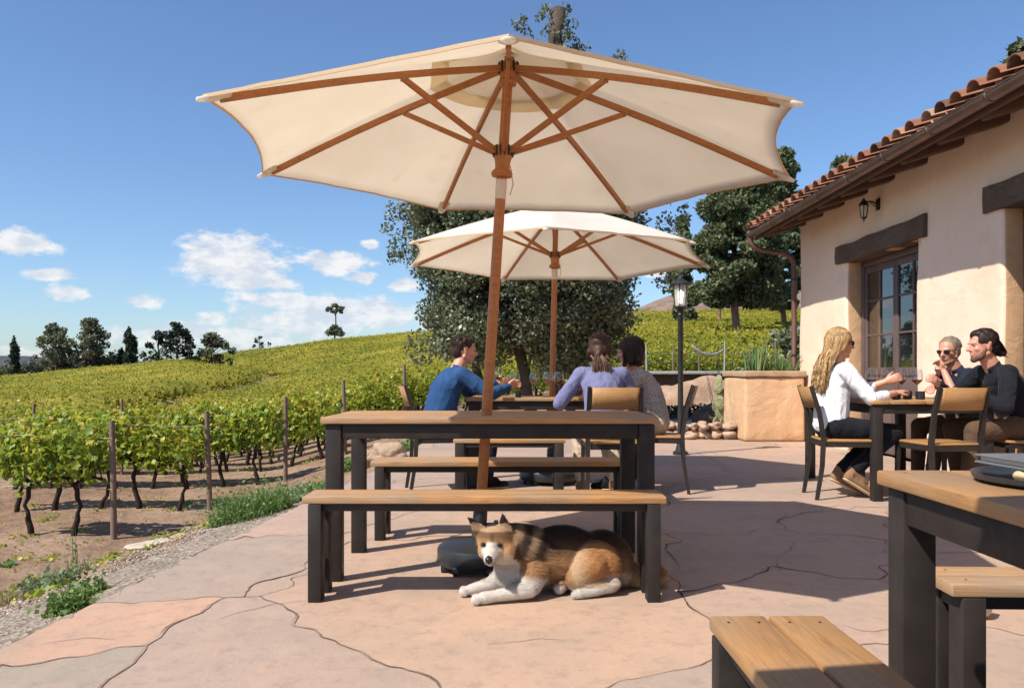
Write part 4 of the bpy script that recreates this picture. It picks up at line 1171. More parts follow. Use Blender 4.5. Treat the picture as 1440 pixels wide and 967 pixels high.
def table(name, loc, rz, w, d, label, planks=5, leg=.072, group=None, inset=.018, zt=.75):
    """planks run along local X"""
    root = empty(name, loc, rz, label, 'table', group)
    link('tabletop', plank_top(w, d, zt, planks, .029, seed=len(label)), MAT['wood'], root)
    bm = bmesh.new(); zz = zt - .031 - .034; x = w / 2 - inset - leg / 2; y = d / 2 - inset - leg / 2
    for s in (-1, 1):
        add_box(bm, (0, s * (y + .008), zz), (2 * x - leg - .002, .04, .066), .003)
        add_box(bm, (s * (x + .008), 0, zz), (.04, 2 * y - leg - .002, .066), .003)
    link('apron', sharp(bm_mesh(bm, 'apron')), MAT['metal'], root)
    for sx in (-1, 1):
        for sy in (-1, 1):
            link('leg', box_me((sx * x, sy * y, (zt - .031) / 2), (leg, leg, zt - .032), .004), MAT['metal'], root)
    return root
def bench(name, loc, rz, w, label, d=.27, zt=.45, group=None, planks=2, leg=(.055, .07), low=.13):
    root = empty(name, loc, rz, label, 'bench', group)
    link('seat', plank_top(w, d, zt, planks, .030, .008 if planks == 2 else .004, seed=len(label) + 3), MAT['wood'], root)
    bm = bmesh.new(); x = w / 2 - .05; y = d / 2 - leg[1] / 2 - .004
    for s in (-1, 1):
        add_box(bm, (0, s * y, zt - .032 - .016), (2 * x - leg[0] - .002, .03, .032), .002)
        add_box(bm, (s * x, 0, zt - .032 - .02), (.04, 2 * y - leg[1] - .002, .04), .002)
    link('frame', sharp(bm_mesh(bm, 'frame')), MAT['metal'], root)
    for sx in (-1, 1):
        for sy in (-1, 1):
            link('leg', box_me((sx * x, sy * y, (zt - .032) / 2), (leg[0], leg[1], zt - .033), .003), MAT['metal'], root)
        link('crossbar', box_me((sx * x, 0, low), (.035, 2 * y - leg[1] - .002, .05), .002), MAT['metal'], root)
    return root
def chair(loc, rz, label, group='metal framed dining chairs'):
    """faces local +X"""
    root = empty('dining_chair', loc, rz, label, 'chair', group)
    bm = bmesh.new(); add_box(bm, (.015, 0, .445), (.42, .40, .022), .010, seg=3)
    for v in bm.verts: v.co.z -= .010 * max(0, 1 - abs(v.co.x) / .2) * max(0, 1 - abs(v.co.y) / .19)
    link('seat', sharp(bm_mesh(bm, 'seat'), 50), MAT['seatwood'], root)
    bm = bmesh.new()
    for s in (-1, 1): bar(bm, (-.19, s * .183, .415), (.20, s * .183, .415), .022, .035)
    bar(bm, (.20, -.17, .415), (.20, .17, .415), .022, .035); bar(bm, (-.19, -.17, .415), (-.19, .17, .415), .022, .035)
    link('seat_frame', sharp(bm_mesh(bm, 'sf')), MAT['metal'], root)
    for s in (-1, 1):
        link('front_leg', tube_me([(.20, s * .188, .43), (.215, s * .195, 0)], [.021, .017], 4, square=True, up=Vector((0, 1, 0))), MAT['metal'], root)
        link('back_post', tube_me([(-.245, s * .195, 0), (-.205, s * .19, .25), (-.195, s * .19, .46), (-.225, s * .188, .66), (-.285, s * .186, .855)], [.018, .021, .023, .021, .018], 4, square=True, up=Vector((0, 1, 0))), MAT['metal'], root)
    # curved wooden back
    V = []; Fq = []; nx = 14
    for k in range(nx + 1):
        t = k / nx; y = -.172 + .344 * t; c = -.035 * (1 - (2 * t - 1) ** 2)
        for (z, th) in ((.69, 0), (.85, 0)):
            x = -.225 - (z - .66) * .31 + c * .9
            V += [(x + .009, y, z), (x - .009, y, z)]
    for k in range(nx):
        a = 4 * k; b = a + 4
        for q, w in ((0, 2), (2, 3), (3, 1), (1, 0)): Fq.append((a + q, a + w, b + w, b + q))
    Fq += [(0, 1, 3, 2), (4 * nx, 4 * nx + 2, 4 * nx + 3, 4 * nx + 1)]
    me = mesh_np('backrest', V, np.array(Fq)); link('backrest', me, MAT['seatwood'], root)
    # the wood grain runs along local X, so turn the texture for side to side boards
    return root

def umbrella(loc_base, centre, phase, tx, ty, label, apex=2.46, R=1.4, zt=1.945, pole_lean=None, base_r=.195, group='market parasols', hub_xy=None, tip_px=None, scal=(.022,) * 7):
    """loc_base: foot of the pole on the floor; centre: (x,y) of the canopy ring"""
    root = empty('patio_umbrella', (loc_base[0], loc_base[1], 0), 0, label, 'parasol', group)
    o = Vector((loc_base[0], loc_base[1], 0))
    cx, cy = centre
    foot = Vector((0, 0, .1)); top = Vector((cx, cy, apex - .02)) - o if hub_xy is None else Vector((hub_xy[0], hub_xy[1], apex - .02)) - o
    def on_pole(z): return foot + (top - foot) * ((z - .1) / (top.z - .1))
    link('pole', tube_me([on_pole(.12), on_pole(1.2), on_pole(apex - .03)], [.0255, .0255, .0235], 20, 'pole'), MAT['pole'], root)
    # base: weight with a sleeve and castors
    b = link('base', lathe_me([(0, .035), (base_r * .96, .035), (base_r, .05), (base_r, .10), (base_r * .97, .115), (base_r * .80, .132), (base_r * .36, .142), (.05, .150), (.0, .150)], 40), MAT['blackplastic'], root)
    b.location = (on_pole(.05).x, on_pole(.05).y, 0)
    link('sleeve', tube_me([on_pole(.10), on_pole(.29), on_pole(.30)], [.036, .034, .030], 18), MAT['blackplastic'], root)
    for a in (20, 110, 200, 290, 235):
        x, y = math.cos(R_(a)) * base_r * .88, math.sin(R_(a)) * base_r * .88
        bm = bmesh.new(); add_tube(bm, [(x - .012, y, .026), (x + .012, y, .026)], [.026, .026], 14); w = bm_mesh(bm, 'castor')
        bmw = link('castor', sharp(w), MAT['blackplastic'], root)
    bm = bmesh.new(); add_tube(bm, [on_pole(.22) + Vector((.03, 0, 0)), on_pole(.22) + Vector((.075, -.01, 0))], [.008, .008], 8); add_tube(bm, [on_pole(.22) + Vector((.07, -.01, 0)), on_pole(.22) + Vector((.09, -.01, 0))], [.022, .022], 10)
    link('clamp_knob', sharp(bm_mesh(bm, 'knob')), MAT['blackplastic'], root)
    cd = on_pole(1.86); link('cord', tube_me([cd + Vector((.03, 0, .10)), cd + Vector((.045, -.01, .05)), cd + Vector((.055, -.01, -.02)), cd + Vector((.04, -.01, -.07))], [.003] * 4, 6), MAT['hem'], root)
    tips = []
    for k in range(7):
        a = phase + k * 2 * PI / 7; x, y = R * math.sin(a), -R * math.cos(a)
        tips.append(Vector((cx + x, cy + y, zt + tx * x + ty * y)) - o)
        if tip_px: tips[-1] = P(tip_px[k][0], tip_px[k][1], cy + y) - o
    hub = on_pole(apex - .085); run = on_pole(1.99)
    # hubs
    def hub_mesh(c, r, h, prof):
        ax = (top - foot).normalized(); a, bb = frame_at(ax)
        me = lathe_me(prof, 22); M = Matrix((a, bb * -1, ax)).transposed().to_4x4(); me.transform(Matrix.Translation(c) @ M); return me
    hb = link('top_hub', hub_mesh(hub, .05, .07, [(.024, -.075), (.040, -.072), (.044, -.055), (.034, -.045), (.040, -.03), (.040, .03), (.024, .035)]), MAT['rib'], root)
    rn = link('runner', hub_mesh(run, .05, .1, [(.027, -.115), (.046, -.112), (.052, -.098), (.046, -.085), (.034, -.075), (.036, -.045), (.043, -.02), (.043, .03), (.03, .034)]), MAT['rib'], root)
    bm = bmesh.new()
    for c in (hub, run):
        for k in range(14):
            a = phase + (k + .5) * 2 * PI / 14; q = c + Vector((math.sin(a) * .046, -math.cos(a) * .046, .006)); add_box(bm, q, (.008, .008, .05), .002, Matrix.Rotation(a, 3, 'Z'))
    link('hub_bracket', bm_mesh(bm, 'br'), MAT['iron'], root)
    link('pole_label', tube_me([on_pole(1.775), on_pole(1.865)], [.0262, .0262], 20), MAT['sleevelabel'], root)
    apexp = on_pole(apex)
    for k, t in enumerate(tips):
        r0 = hub + Vector((0, 0, .01)) + (t - hub).normalized() * .045; r1 = hub + (t - hub) * .955 + Vector((0, 0, -.004))
        # ribs bow very slightly
        bm = bmesh.new(); prev = r0
        for q in range(1, 9):
            u = q / 8; c = r0 + (r1 - r0) * u + Vector((0, 0, .018 * math.sin(u * PI))); bar(bm, prev, c + (c - prev) * .01, .018, .027); prev = c
        link('rib', bm_mesh(bm, 'rib'), MAT['rib'], root)
        j = hub + (t - hub) * (.40) + Vector((0, 0, .010)); s0 = run + Vector(((t - run).x, (t - run).y, 0)).normalized() * .045 + Vector((0, 0, .005))
        bm = bmesh.new(); bar(bm, s0, j + Vector((0, 0, -.003)), .016, .024); link('strut', bm_mesh(bm, 'strut'), MAT['rib'], root)
        bm = bmesh.new(); 
        side = (t - hub).cross(Vector((0, 0, 1))).normalized() * .014; add_tube(bm, [j + Vector((0, 0, -.008)) - side, j + Vector((0, 0, -.008)) + side], [.007, .007], 8)
        link('rivet', bm_mesh(bm, 'rv'), MAT['brass'], root)
    # canopy cloth
    NU, NV = 14, 16; V = []; Fq = []; edge = []
    lift = Vector((0, 0, .020))
    for k in range(7):
        A, B = tips[k] + lift * .6, tips[(k + 1) % 7] + lift * .6; base = len(V)
        for i in range(NV + 1):
            v = i / NV
            for q in range(NU + 1):
                u = q / NU
                pt = apexp.lerp(A.lerp(B, u), v * (1 - scal[k] * (4 * u * (1 - u)) ** 1.0 * v ** 3))
                ribz = .018 * math.sin(v * PI)
                sag = .030 * math.sin(v * PI) * 4 * u * (1 - u)
                pt = pt + Vector((0, 0, ribz - sag * .9 + .006 * noise.noise(pt * 5) * 4 * u * (1 - u)))
                # tension creases running from the tips
                pt.z += .004 * math.sin(u * 40 + v * 3) * (v ** 4) * (4 * u * (1 - u)) * noise.noise(pt * 3)
                V.append(pt)
        for i in range(NV):
            for q in range(NU):
                a = base + i * (NU + 1) + q; Fq.append((a, a + 1, a + NU + 2, a + NU + 1))
        edge.append([V[base + NV * (NU + 1) + q] for q in range(NU + 1)])
    me = mesh_np('canopy', [v[:] for v in V], np.array(Fq), True)
    bm = bmesh.new(); bm.from_mesh(me); bmesh.ops.remove_doubles(bm, verts=bm.verts, dist=.0008); bmesh.ops.recalc_face_normals(bm, faces=bm.faces); bm.to_mesh(me); bm.free()
    can = link('canopy', me, MAT['canvas'], root)
    so = can.modifiers.new('th', 'SOLIDIFY'); so.thickness = .0022; so.offset = 0
    # hem
    bm = bmesh.new()
    for e in edge:
        for a, b in zip(e, e[1:]): bar(bm, a, b + (b - a) * .03, .004, .014)
    link('hem', bm_mesh(bm, 'hem'), MAT['hem'], can)
    # pockets at the tips
    for t in tips:
        d = (t - apexp).normalized(); sd = d.cross(Vector((0, 0, 1))).normalized()
        p0, p1, p2 = t - d * .10 + Vector((0, 0, .0)), t - d * .02, t + d * .025 + Vector((0, 0, .004))
        bm = bmesh.new(); add_tube(bm, [p0, p1, p2], [(.034, .011), (.028, .013), (.014, .008)], 10); link('rib_pocket', bm_mesh(bm, 'pk', True), MAT['canvas'], root)
    # vent: reinforcing ring seen as a darker band, and the little upper cap
    V = []; Fq = []
    for k in range(57):
        a = phase + k / 56 * 2 * PI
        kk = (k / 56 * 7) % 7; i = int(kk) % 7; u = kk - int(kk); T = tips[i].lerp(tips[(i + 1) % 7], u)
        for v in (.235, .30):
            pt = apexp.lerp(T, v) + Vector((0, 0, .018 * math.sin(v * PI) - .030 * .9 * math.sin(v * PI) * 4 * u * (1 - u) - .006)); V.append(pt[:])
    for k in range(56): Fq.append((2 * k, 2 * k + 1, 2 * k + 3, 2 * k + 2))
    link('vent_band', mesh_np('vb', V, np.array(Fq), True), MAT['band'], can)
    V = [(apexp + Vector((0, 0, .022)))[:]]; Fq = []
    for k in range(57):
        kk = (k / 56 * 7) % 7; i = int(kk) % 7; u = kk - int(kk); T = tips[i].lerp(tips[(i + 1) % 7], u)
        pt = apexp.lerp(T, .27 * (1 - .1 * 4 * u * (1 - u))) + Vector((0, 0, .014)); V.append(pt[:])
    for k in range(56): Fq.append([0, 1 + k, 2 + k])
    vc = link('vent_cap', mesh_np('vc', V, Fq, True), MAT['canvas'], can)
    link('finial', hub_mesh(apexp + Vector((0, 0, .012)), 0, 0, [(.012, -.02), (.026, -.01), (.028, .0), (.018, .016), (.0, .022)]), MAT['pole'], root)
    return root

def wine_glass(loc, label, s=1.0, wine=.40, group='wine glasses', tilt=None):
    root = empty('wine_glass', loc, random.uniform(0, 6), label, 'wine glass', group)
    if tilt: root.rotation_euler = tilt
    H = .215 * s; zb = .095 * s; r = .045 * s
    prof = [(.034 * s, 0), (.034 * s, .002), (.010 * s, .006), (.0042 * s, .014), (.0036 * s, .05 * s), (.0042 * s, .085 * s), (.012 * s, zb)]
    for k in range(1, 11):
        t = k / 10; prof.append((r * (math.sin(min(t * 1.9, 1.0) * PI / 2) if t < .53 else 1 - .26 * ((t - .53) / .47) ** 1.5), zb + (H - zb) * (t ** 1.15)))
    inner = [(max(a - .0016, .0), z) for a, z in prof[:6:-1]]
    me = lathe_me(prof + inner + [(0, zb + .003)], 24, cap=False); link('bowl', me, MAT['glass'], root)
    if wine:
        t1 = wine; pr = [(0, zb + .004)]
        for k in range(1, 9):
            t = t1 * k / 8; pr.append((r * (math.sin(min(t * 1.9, 1.0) * PI / 2) if t < .53 else 1) - .003, zb + .002 + (H - zb) * (t ** 1.15)))
        pr.append((0, pr[-1][1])); link('wine', lathe_me(pr, 20, cap=False), MAT['wine'], root)
    return root
def jar(loc, label, r=.028, h=.06, mat='grease', cat='jar', name='candle_jar', group=None):
    root = empty(name, loc, 0, label, cat, group)
    link('jar_body', lathe_me([(0, 0), (r * .86, 0), (r, .006), (r, h * .9), (r * .92, h), (r * .86, h), (r * .88, h * .7), (0, h * .7)], 20, cap=False), MAT[mat], root)
    link('rim', lathe_me([(r * .95, h * .97), (r * 1.02, h * .98), (r * 1.02, h * 1.02), (r * .95, h * 1.02), (r * .95, h * .97)], 20, cap=False), MAT['glass'], root)
    return root

def build_furniture():
    t = NT('label_tape'); t.col((.62, .52, .45)); t.set(rough=.7); MAT['sleevelabel'] = t.m
    G = 'picnic tables of wood planks on dark metal frames'; GB = 'plank benches on dark metal frames'
    table('picnic_table', (-.10, 4.03, 0), 0, 1.54, .70, 'long plank table on dark metal legs with the near parasol pole through it', group=G)
    bench('bench', (-.115, 3.47, 0), 0, 1.51, 'plank bench nearest the camera with the dog lying beneath it', .225, .44, group=GB)
    bench('bench', (-.06, 4.74, 0), 0, 1.49, 'plank bench on the far side of the near table, half shaded', .27, group=GB)
    table('picnic_table', (.39, 7.02, 0), 0, 1.54, .70, 'plank table behind the near one, shared by three people', group=G)
    bench('bench', (-.02, 6.30, 0), 0, .86, 'short plank bench in front of the far table, beside the blue shirted man', .26, group=GB, leg=(.07, .055))
    # right hand table: planks run away from the camera
    table('picnic_table', (3.13, 6.72, 0), PI / 2, 1.45, .93, 'plank table by the building wall set with wine glasses', planks=7, group=G)
    # near right table and its benches
    table('picnic_table', (1.122, .83, 0), PI / 2, 1.70, .74, 'near right plank table with shaded top, cropped by the photo edge', planks=5, leg=.066, group=G)
    bench('bench', (.53, .93, 0), R_(90.3), 1.5, 'two plank bench at the bottom of the photo, running toward the camera', .245, group=GB)
    bench('bench', (1.58, 2.0, 0), R_(-2), 1.06, 'bench at the head of the near right table with sunlit planks', .20, group=GB)
    bench('bench', (1.60, .98, 0), R_(90), 1.66, 'shaded bench on the right side of the near right table', .27, group=GB)
    # parasols
    umbrella((-.165, 3.94), (.028, 3.829), -.058, -.027, .003, 'near cream parasol with wooden ribs rising through the near table', hub_xy=(-.012, 3.80), tip_px=[(715, 57), (1120, 147), (1110, 253), (887, 303), (621, 297), (369, 247), (286, 140)], scal=(.018, .055, .020, .012, .018, .050, .018))
    umbrella((.335, 7.06), (.384, 7.192), -.101, -.018, -.024, 'far cream parasol over the table of three people', hub_xy=(.39, 7.17), base_r=.27, scal=(.018, .055, .020, .012, .018, .050, .018))
    umbrella((-.33, -.66), (-.35, -.60), .15, 0, 0, 'cream parasol overhead whose shade falls across the bottom bench')
    # chairs
    chair((-.60, 6.62, 0), R_(12), 'dining chair under the man in the blue shirt')
    chair((.74, 6.08, 0), R_(90), 'dining chair with wooden backrest under the woman in lavender')
    chair((1.19, 6.62, 0), R_(169), 'dining chair seen edge on at the right end of the far table')
    chair((2.555, 6.26, 0), R_(-6), 'dining chair under the woman in the white blouse')
    chair((3.13, 5.95, 0), R_(97), 'empty dining chair facing the wall table, back toward the camera')
    chair((3.88, 6.18, 0), R_(183), 'dining chair under the long haired man in black')
    chair((3.92, 6.92, 0), R_(183), 'dining chair against the wall under the older man in sunglasses')
    # glasses
    zt = .752
    for (px, d, lab) in ((724, 6.86, 'wine glass by the blue shirted man, leftmost on the far table'), (752, 6.80, 'wine glass second from left on the far table'), (771, 6.84, 'wine glass left of the far parasol pole on the far table'), (786, 6.95, 'wine glass right of the far parasol pole, beside the lavender sleeve')):
        wine_glass(((px - 720) * d / F, d, zt), lab, 1.0, .42)
    jar(((729 - 720) * 6.72 / F, 6.72, zt), 'small dark candle jar at the foot of the leftmost glass', .026, .055)
    for (px, d, lab) in ((1225, 6.50, 'wine glass leftmost on the wall table, beside the blonde hand'), (1248, 6.42, 'well filled wine glass right of the blonde hand on the wall table'), (1268, 6.44, 'middle wine glass above the round jars on the wall table'), (1289, 6.40, 'rightmost wine glass on the wall table, next to the older man')):
        wine_glass(((px - 720) * d / F, d, zt), lab, 1.08, .40)
    for (px, d, lab) in ((1260, 6.22, 'leftmost dark stubby jar on the wall table'), (1276, 6.30, 'middle dark stubby jar on the wall table'), (1294, 6.22, 'rightmost dark stubby jar beside the forearm on the wall table')):
        jar(((px - 720) * d / F, d, zt), lab, .034, .062, group='dark jars on the wall table')
    jar(((1319 - 720) * 6.12 / F, 6.12, zt), 'low clear tumbler by the black sleeve on the wall table', .03, .035, 'glass', 'tumbler', 'tumbler')
    # plate stack on the near right table
    c = Vector((1.00, 1.46, .7505))
    root = empty('serving_tray', c, 0, 'round dark tray at the back edge of the near right table', 'tray')
    link('tray', lathe_me([(0, .004), (.125, .004), (.142, .010), (.150, .017), (.153, .017), (.150, .008), (.135, 0), (0, 0)], 48, cap=False), MAT['tray'], root)
    root = empty('menu_folder', c + Vector((.03, .0, .034)), R_(4), 'grey hard covered folder lying on the round tray', 'folder')
    bm = bmesh.new(); add_box(bm, (0, 0, .011), (.28, .20, .004), .0015); add_box(bm, (0, 0, -.002), (.28, .20, .004), .0015); link('cover', sharp(bm_mesh(bm, 'cover')), MAT['menu'], root)
    link('pages', box_me((.004, 0, .0045), (.268, .19, .008), .001), MAT['sleevelabel'], root)
    root = empty('bread_roll', c + Vector((-.085, -.03, .018)), 0, 'piece of crusty bread between tray and folder', 'bread')
    vs, fs = stone_shapes(1, 77, 3, .5, .12)[0]; link('crust', mesh_np('crust', vs * np.array((.032, .026, .026)), fs, True), MAT['bread'], root)

# ------------------------------------------------------------------ building
def build_building():
    root = empty('winery_building', (4.15, 11.7, 0), 0, 'sandy stucco building with clay tile roof, timber lintels and recessed openings', 'building')
    O = Vector((4.15, 11.7, 0))
    WX, T = 4.15, .42; Y0, Y1 = -2.2, 11.7; ZT = 3.25
    D1 = (8.33, 10.06, 0, 2.33); D2 = (5.15, 6.87, 0, 2.35)
    ysb = [Y0, D2[0], D2[1], D1[0], D1[1], Y1]; 
    # wall front as a fine grid with holes, extruded, edges rounded, lightly uneven
    def fine(a, b, st): n = max(1, int(round((b - a) / st))); return list(np.linspace(a, b, n + 1))[:-1]
    ys = []; 
    for a, b in zip(ysb, ysb[1:]): ys += fine(a, b, .16)
    ys.append(Y1); zs = fine(-.05, 2.33, .16) + fine(2.33, 2.35, .02) + fine(2.35, ZT, .15) + [ZT]
    bm = bmesh.new(); vd = {}
    def vv(y, z, x):
        k = (round(y, 4), round(z, 4), round(x, 3))
        if k not in vd: vd[k] = bm.verts.new((x, y, z))
        return vd[k]
    def hole(y, z):
        for (a, b, c, d) in (D1, D2):
            if a < y < b and z < d: return True
        return False
    for a, b in zip(ys, ys[1:]):
        for c, d in zip(zs, zs[1:]):
            if not hole((a + b) / 2, (c + d) / 2): bm.faces.new((vv(a, c, WX), vv(a, d, WX), vv(b, d, WX), vv(b, c, WX)))
    bm.normal_update()
    geom = bmesh.ops.extrude_face_region(bm, geom=bm.faces[:])
    for g in geom['geom']:
        if isinstance(g, bmesh.types.BMVert): g.co.x += T
    bmesh.ops.recalc_face_normals(bm, faces=bm.faces)
    es = []
    for e in bm.edges:
        if len(e.link_faces) == 2 and e.calc_face_angle(0) > 1.2 and all(abs(v.co.x - WX) < .001 for v in e.verts): es.append(e)
    bmesh.ops.bevel(bm, geom=es, offset=.045, segments=4, affect='EDGES', profile=.5)
    for v in bm.verts:
        if v.co.x < WX + .1: v.co.x += noise.noise(v.co * .9) * .018 + noise.noise(v.co * 2.3) * .008
        for (a, b, c, d) in (D1, D2):
            if a - .06 < v.co.y < b + .06 and v.co.z < d + .05 and v.co.x > WX: v.co.y += noise.noise(v.co * 2.1 + Vector((7, 0, 0))) * .015
    me = bm_mesh(bm, 'wall', True)
    me.transform(Matrix.Translation(-O)); w = link('wall', me, MAT['stucco'], root)
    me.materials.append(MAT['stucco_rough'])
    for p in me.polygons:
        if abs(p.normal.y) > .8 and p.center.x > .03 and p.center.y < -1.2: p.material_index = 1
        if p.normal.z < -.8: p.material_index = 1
    # end walls, back wall (kept simple but complete)
    def blk(name, a, b, mat, parent=root, bev=.01):
        a = Vector(a) - O; b = Vector(b) - O; return link(name, box_me((a + b) / 2, (b - a), bev), mat, parent)
    blk('end_wall', (WX + T + .003, 11.28, -.05), (11.0, 11.7 - .004, ZT), MAT['stucco'])
    blk('end_wall', (WX + T + .003, Y0 + .004, -.05), (11.0, Y0 + .42, ZT), MAT['stucco'])
    blk('back_wall', (10.6, Y0 + .43, -.05), (11.0, 11.27, ZT), MAT['stucco'])
    # gable triangles
    for y in (Y0 + .004, 11.7 - .42):
        bm = bmesh.new(); p = [(WX + .02, ZT + .002), (11.0 - .02, ZT + .002), (7.6, ZT + 1.06)]
        A = [bm.verts.new(Vector((x, y, z)) - O) for x, z in p]; B = [bm.verts.new(Vector((x, y + .41, z)) - O) for x, z in p]
        bm.faces.new(A); bm.faces.new(B[::-1])
        for i in range(3): bm.faces.new((A[i], B[i], B[(i + 1) % 3], A[(i + 1) % 3]))
        bmesh.ops.recalc_face_normals(bm, faces=bm.faces); link('gable', bm_mesh(bm, 'gable'), MAT['stucco'], root)
    # roof
    sl = math.tan(R_(17.5)); ex = 3.50; ez = 3.005
    def rz(x): return ez + (x - ex) * sl
    bm = bmesh.new()
    V = [(ex + .02, rz(ex + .02) - .045), (7.6, rz(7.6) - .045)]
    deck = []
    for (xa, xb, s) in ((ex + .02, 7.6, 1), (11.7, 7.6, -1)):
        za, zb = (rz(xa) if s > 0 else rz(15.2 - xa)) - .05, rz(7.6) - .05
        p = [(xa, Y0 - .3, za), (xb, Y0 - .3, zb), (xb, Y1 + .12, zb), (xa, Y1 + .12, za)]
        A = [bm.verts.new(Vector(q) - O) for q in p]; B = [bm.verts.new(Vector(q) - O + Vector((0, 0, .035))) for q in p]
        bm.faces.new(A); bm.faces.new(B[::-1])
        for i in range(4): bm.faces.new((A[i], B[i], B[(i + 1) % 4], A[(i + 1) % 4]))
    bmesh.ops.recalc_face_normals(bm, faces=bm.faces); link('roof_deck', bm_mesh(bm, 'deck'), MAT['beam'], root)
    rr = random.Random(2)
    # barrel tiles: pans and covers
    def tile(r0, r1, L, th=.014, n=9, up=True):
        V = []; Q = []
        for j, (x, r) in enumerate(((0, r0), (L, r1))):
            for k in range(n):
                a = PI * k / (n - 1); s = 1 if up else -1
                V.append((x, math.cos(a) * r, s * math.sin(a) * r * .82)); V.append((x, math.cos(a) * (r - th), s * math.sin(a) * (r - th) * .82 - (0 if up else 0)))
        for k in range(n - 1):
            a = 2 * k; b = 2 * n + 2 * k
            Q += [(a, a + 2, b + 2, b), (a + 1, b + 1, b + 3, a + 3), (a, a + 1, a + 3, a + 2), (b, b + 2, b + 3, b + 1)]
        for k in (0, n - 1): a = 2 * k; b = 2 * n + 2 * k; Q.append((a, b, b + 1, a + 1))
        return np.array(V), np.array(Q)
    cov = tile(.088, .070, .46); pan = tile(.080, .095, .46, up=False)
    V = []; Q = []; A = []; off = 0
    pitch = .24; th = math.atan(sl)
    ncol = int((Y1 + .06 - (Y0 - .3)) / pitch)
    for col in range(ncol + 1):
        y = Y1 + .04 - col * pitch
        for row in range(11):
            for side in (0, 1):
                for kind in (0, 1):
                    if side == 1 and row == 99: continue
                    vs, qs = (cov, pan)[kind]
                    u = row * .40 - .05 + rr.uniform(-.018, .018) + (0 if kind == 0 else .03)
                    if u > 4.0: continue
                    yy = y + (0 if kind == 0 else pitch / 2) + rr.uniform(-.012, .012); zo = .055 if kind == 0 else .045
                    tw = rr.uniform(-.03, .03); tl = th - .03 + rr.uniform(-.015, .015)
                    x = vs[:, 0]; 
                    X = u + x * math.cos(.03) ; Zl = zo + row * 0 + x * (-.0) + vs[:, 2] + (.018 if kind == 0 else 0) - x * .035
                    Yl = yy + vs[:, 1] + x * tw
                    # rotate into the slope
                    wx = ex - .02 + X * math.cos(th) - Zl * math.sin(th); wz = ez - .015 + X * math.sin(th) + Zl * math.cos(th)
                    if side: wx = 15.2 - wx
                    V.append(np.stack([wx - O.x, Yl - O.y, wz - O.z], 1)); Q.append(qs + off); off += len(vs); A.append(np.full(len(qs), rr.random()))
    for k in range(int((Y1 - Y0 + .7) / .42)):
        vs, qs = tile(.11, .10, .46); y = Y0 - .3 + k * .42
        V.append(np.stack([7.6 + vs[:, 1] - O.x, y + vs[:, 0] - O.y, rz(7.6) + .06 + vs[:, 2] - O.z], 1)); Q.append(qs + off); off += len(vs); A.append(np.full(len(qs), rr.random()))
    link('roof_tiles', mesh_np('roof_tiles', np.concatenate(V), np.concatenate(Q), True, fattr=np.concatenate(A)), MAT['tile'], root)
    # rafters under the eave
    y = 11.52
    while y > Y0:
        yy = y + rr.uniform(-.02, .02); bm = bmesh.new(); 
        a, b = Vector((WX + .25, yy, rz(WX + .25) - .105)) - O, Vector((ex + .10, yy, rz(ex + .10) - .105)) - O
        bar(bm, a, b, .15 + rr.uniform(-.02, .02), .105, bevel=.022); link('rafter', sharp(bm_mesh(bm, 'rafter'), 50), MAT['beam'], root); y -= .668
    # gutter: half round with joint straps
    gx, gz = ex - .030, 2.97
    bm = bmesh.new(); n = 12; r = .056
    for (ya, yb, r_) in ((Y0 - .3, Y1 + .13, r),):
        rows = []
        for yq in np.linspace(ya, yb, 40):
            row = []
            for k in range(n + 1):
                a = PI + PI * k / n; row.append((bm.verts.new(Vector((gx + math.cos(a) * r_, yq, gz + math.sin(a) * r_)) - O)))
            rows.append(row)
        for p, q in zip(rows, rows[1:]):
            for k in range(n): bm.faces.new((p[k], p[k + 1], q[k + 1], q[k]))
        bm.faces.new(rows[-1]); bm.faces.new(rows[0])
    me = bm_mesh(bm, 'gutter', True); g = link('gutter', me, MAT['bronze'], root); so = g.modifiers.new('t', 'SOLIDIFY'); so.thickness = .004
    bm = bmesh.new()
    for s in (-1, 1):
        add_tube(bm, [Vector((gx + s * .057, Y0 - .3, gz + .002)) - O, Vector((gx + s * .057, Y1 + .13, gz + .002)) - O], [.008, .008], 8)
    link('gutter_rim', bm_mesh(bm, 'rim', True), MAT['bronze'], g)
    y = 11.6
    while y > Y0:
        bm = bmesh.new(); ring = []
        for dy in (-.02, .02):
            ring.append([bm.verts.new(Vector((gx + math.cos(PI + PI * k / n) * .061, y + dy, gz + math.sin(PI + PI * k / n) * .061)) - O) for k in range(n + 1)])
        for k in range(n): bm.faces.new((ring[0][k], ring[0][k + 1], ring[1][k + 1], ring[1][k]))
        gs = link('gutter_strap', bm_mesh(bm, 'strap', True), MAT['bronze'], g); so = gs.modifiers.new('t', 'SOLIDIFY'); so.thickness = .004
        y -= .82
    # fascia board
    blk('fascia', (ex + .045, Y0 - .29, ez - .115), (ex + .075, Y1 + .12, ez - .005), MAT['beam'])
    # downpipe at the corner
    pts = [Vector((gx, 11.78, 2.99)), (gx, 11.78, 2.86), (gx + .03, 11.78, 2.80), (gx + .16, 11.78, 2.74), (WX - .20, 11.78, 2.69), (WX - .10, 11.78, 2.64), (WX - .055, 11.78, 2.54), (WX - .05, 11.78, 2.35), (WX - .05, 11.78, .12), (WX - .12, 11.76, .05)]
    dp = link('downpipe', tube_me([Vector(p) - O for p in pts], [.045, .038] + [.037] * 8, 14), MAT['pipe'], root)
    for z in (2.3, 1.2, .4): bm = bmesh.new(); add_tube(bm, [Vector((WX - .05, 11.78, z)) - O, Vector((WX - .05, 11.78, z + .03)) - O], [.042, .042], 14); link('pipe_bracket', sharp(bm_mesh(bm, 'pb')), MAT['iron'], dp)
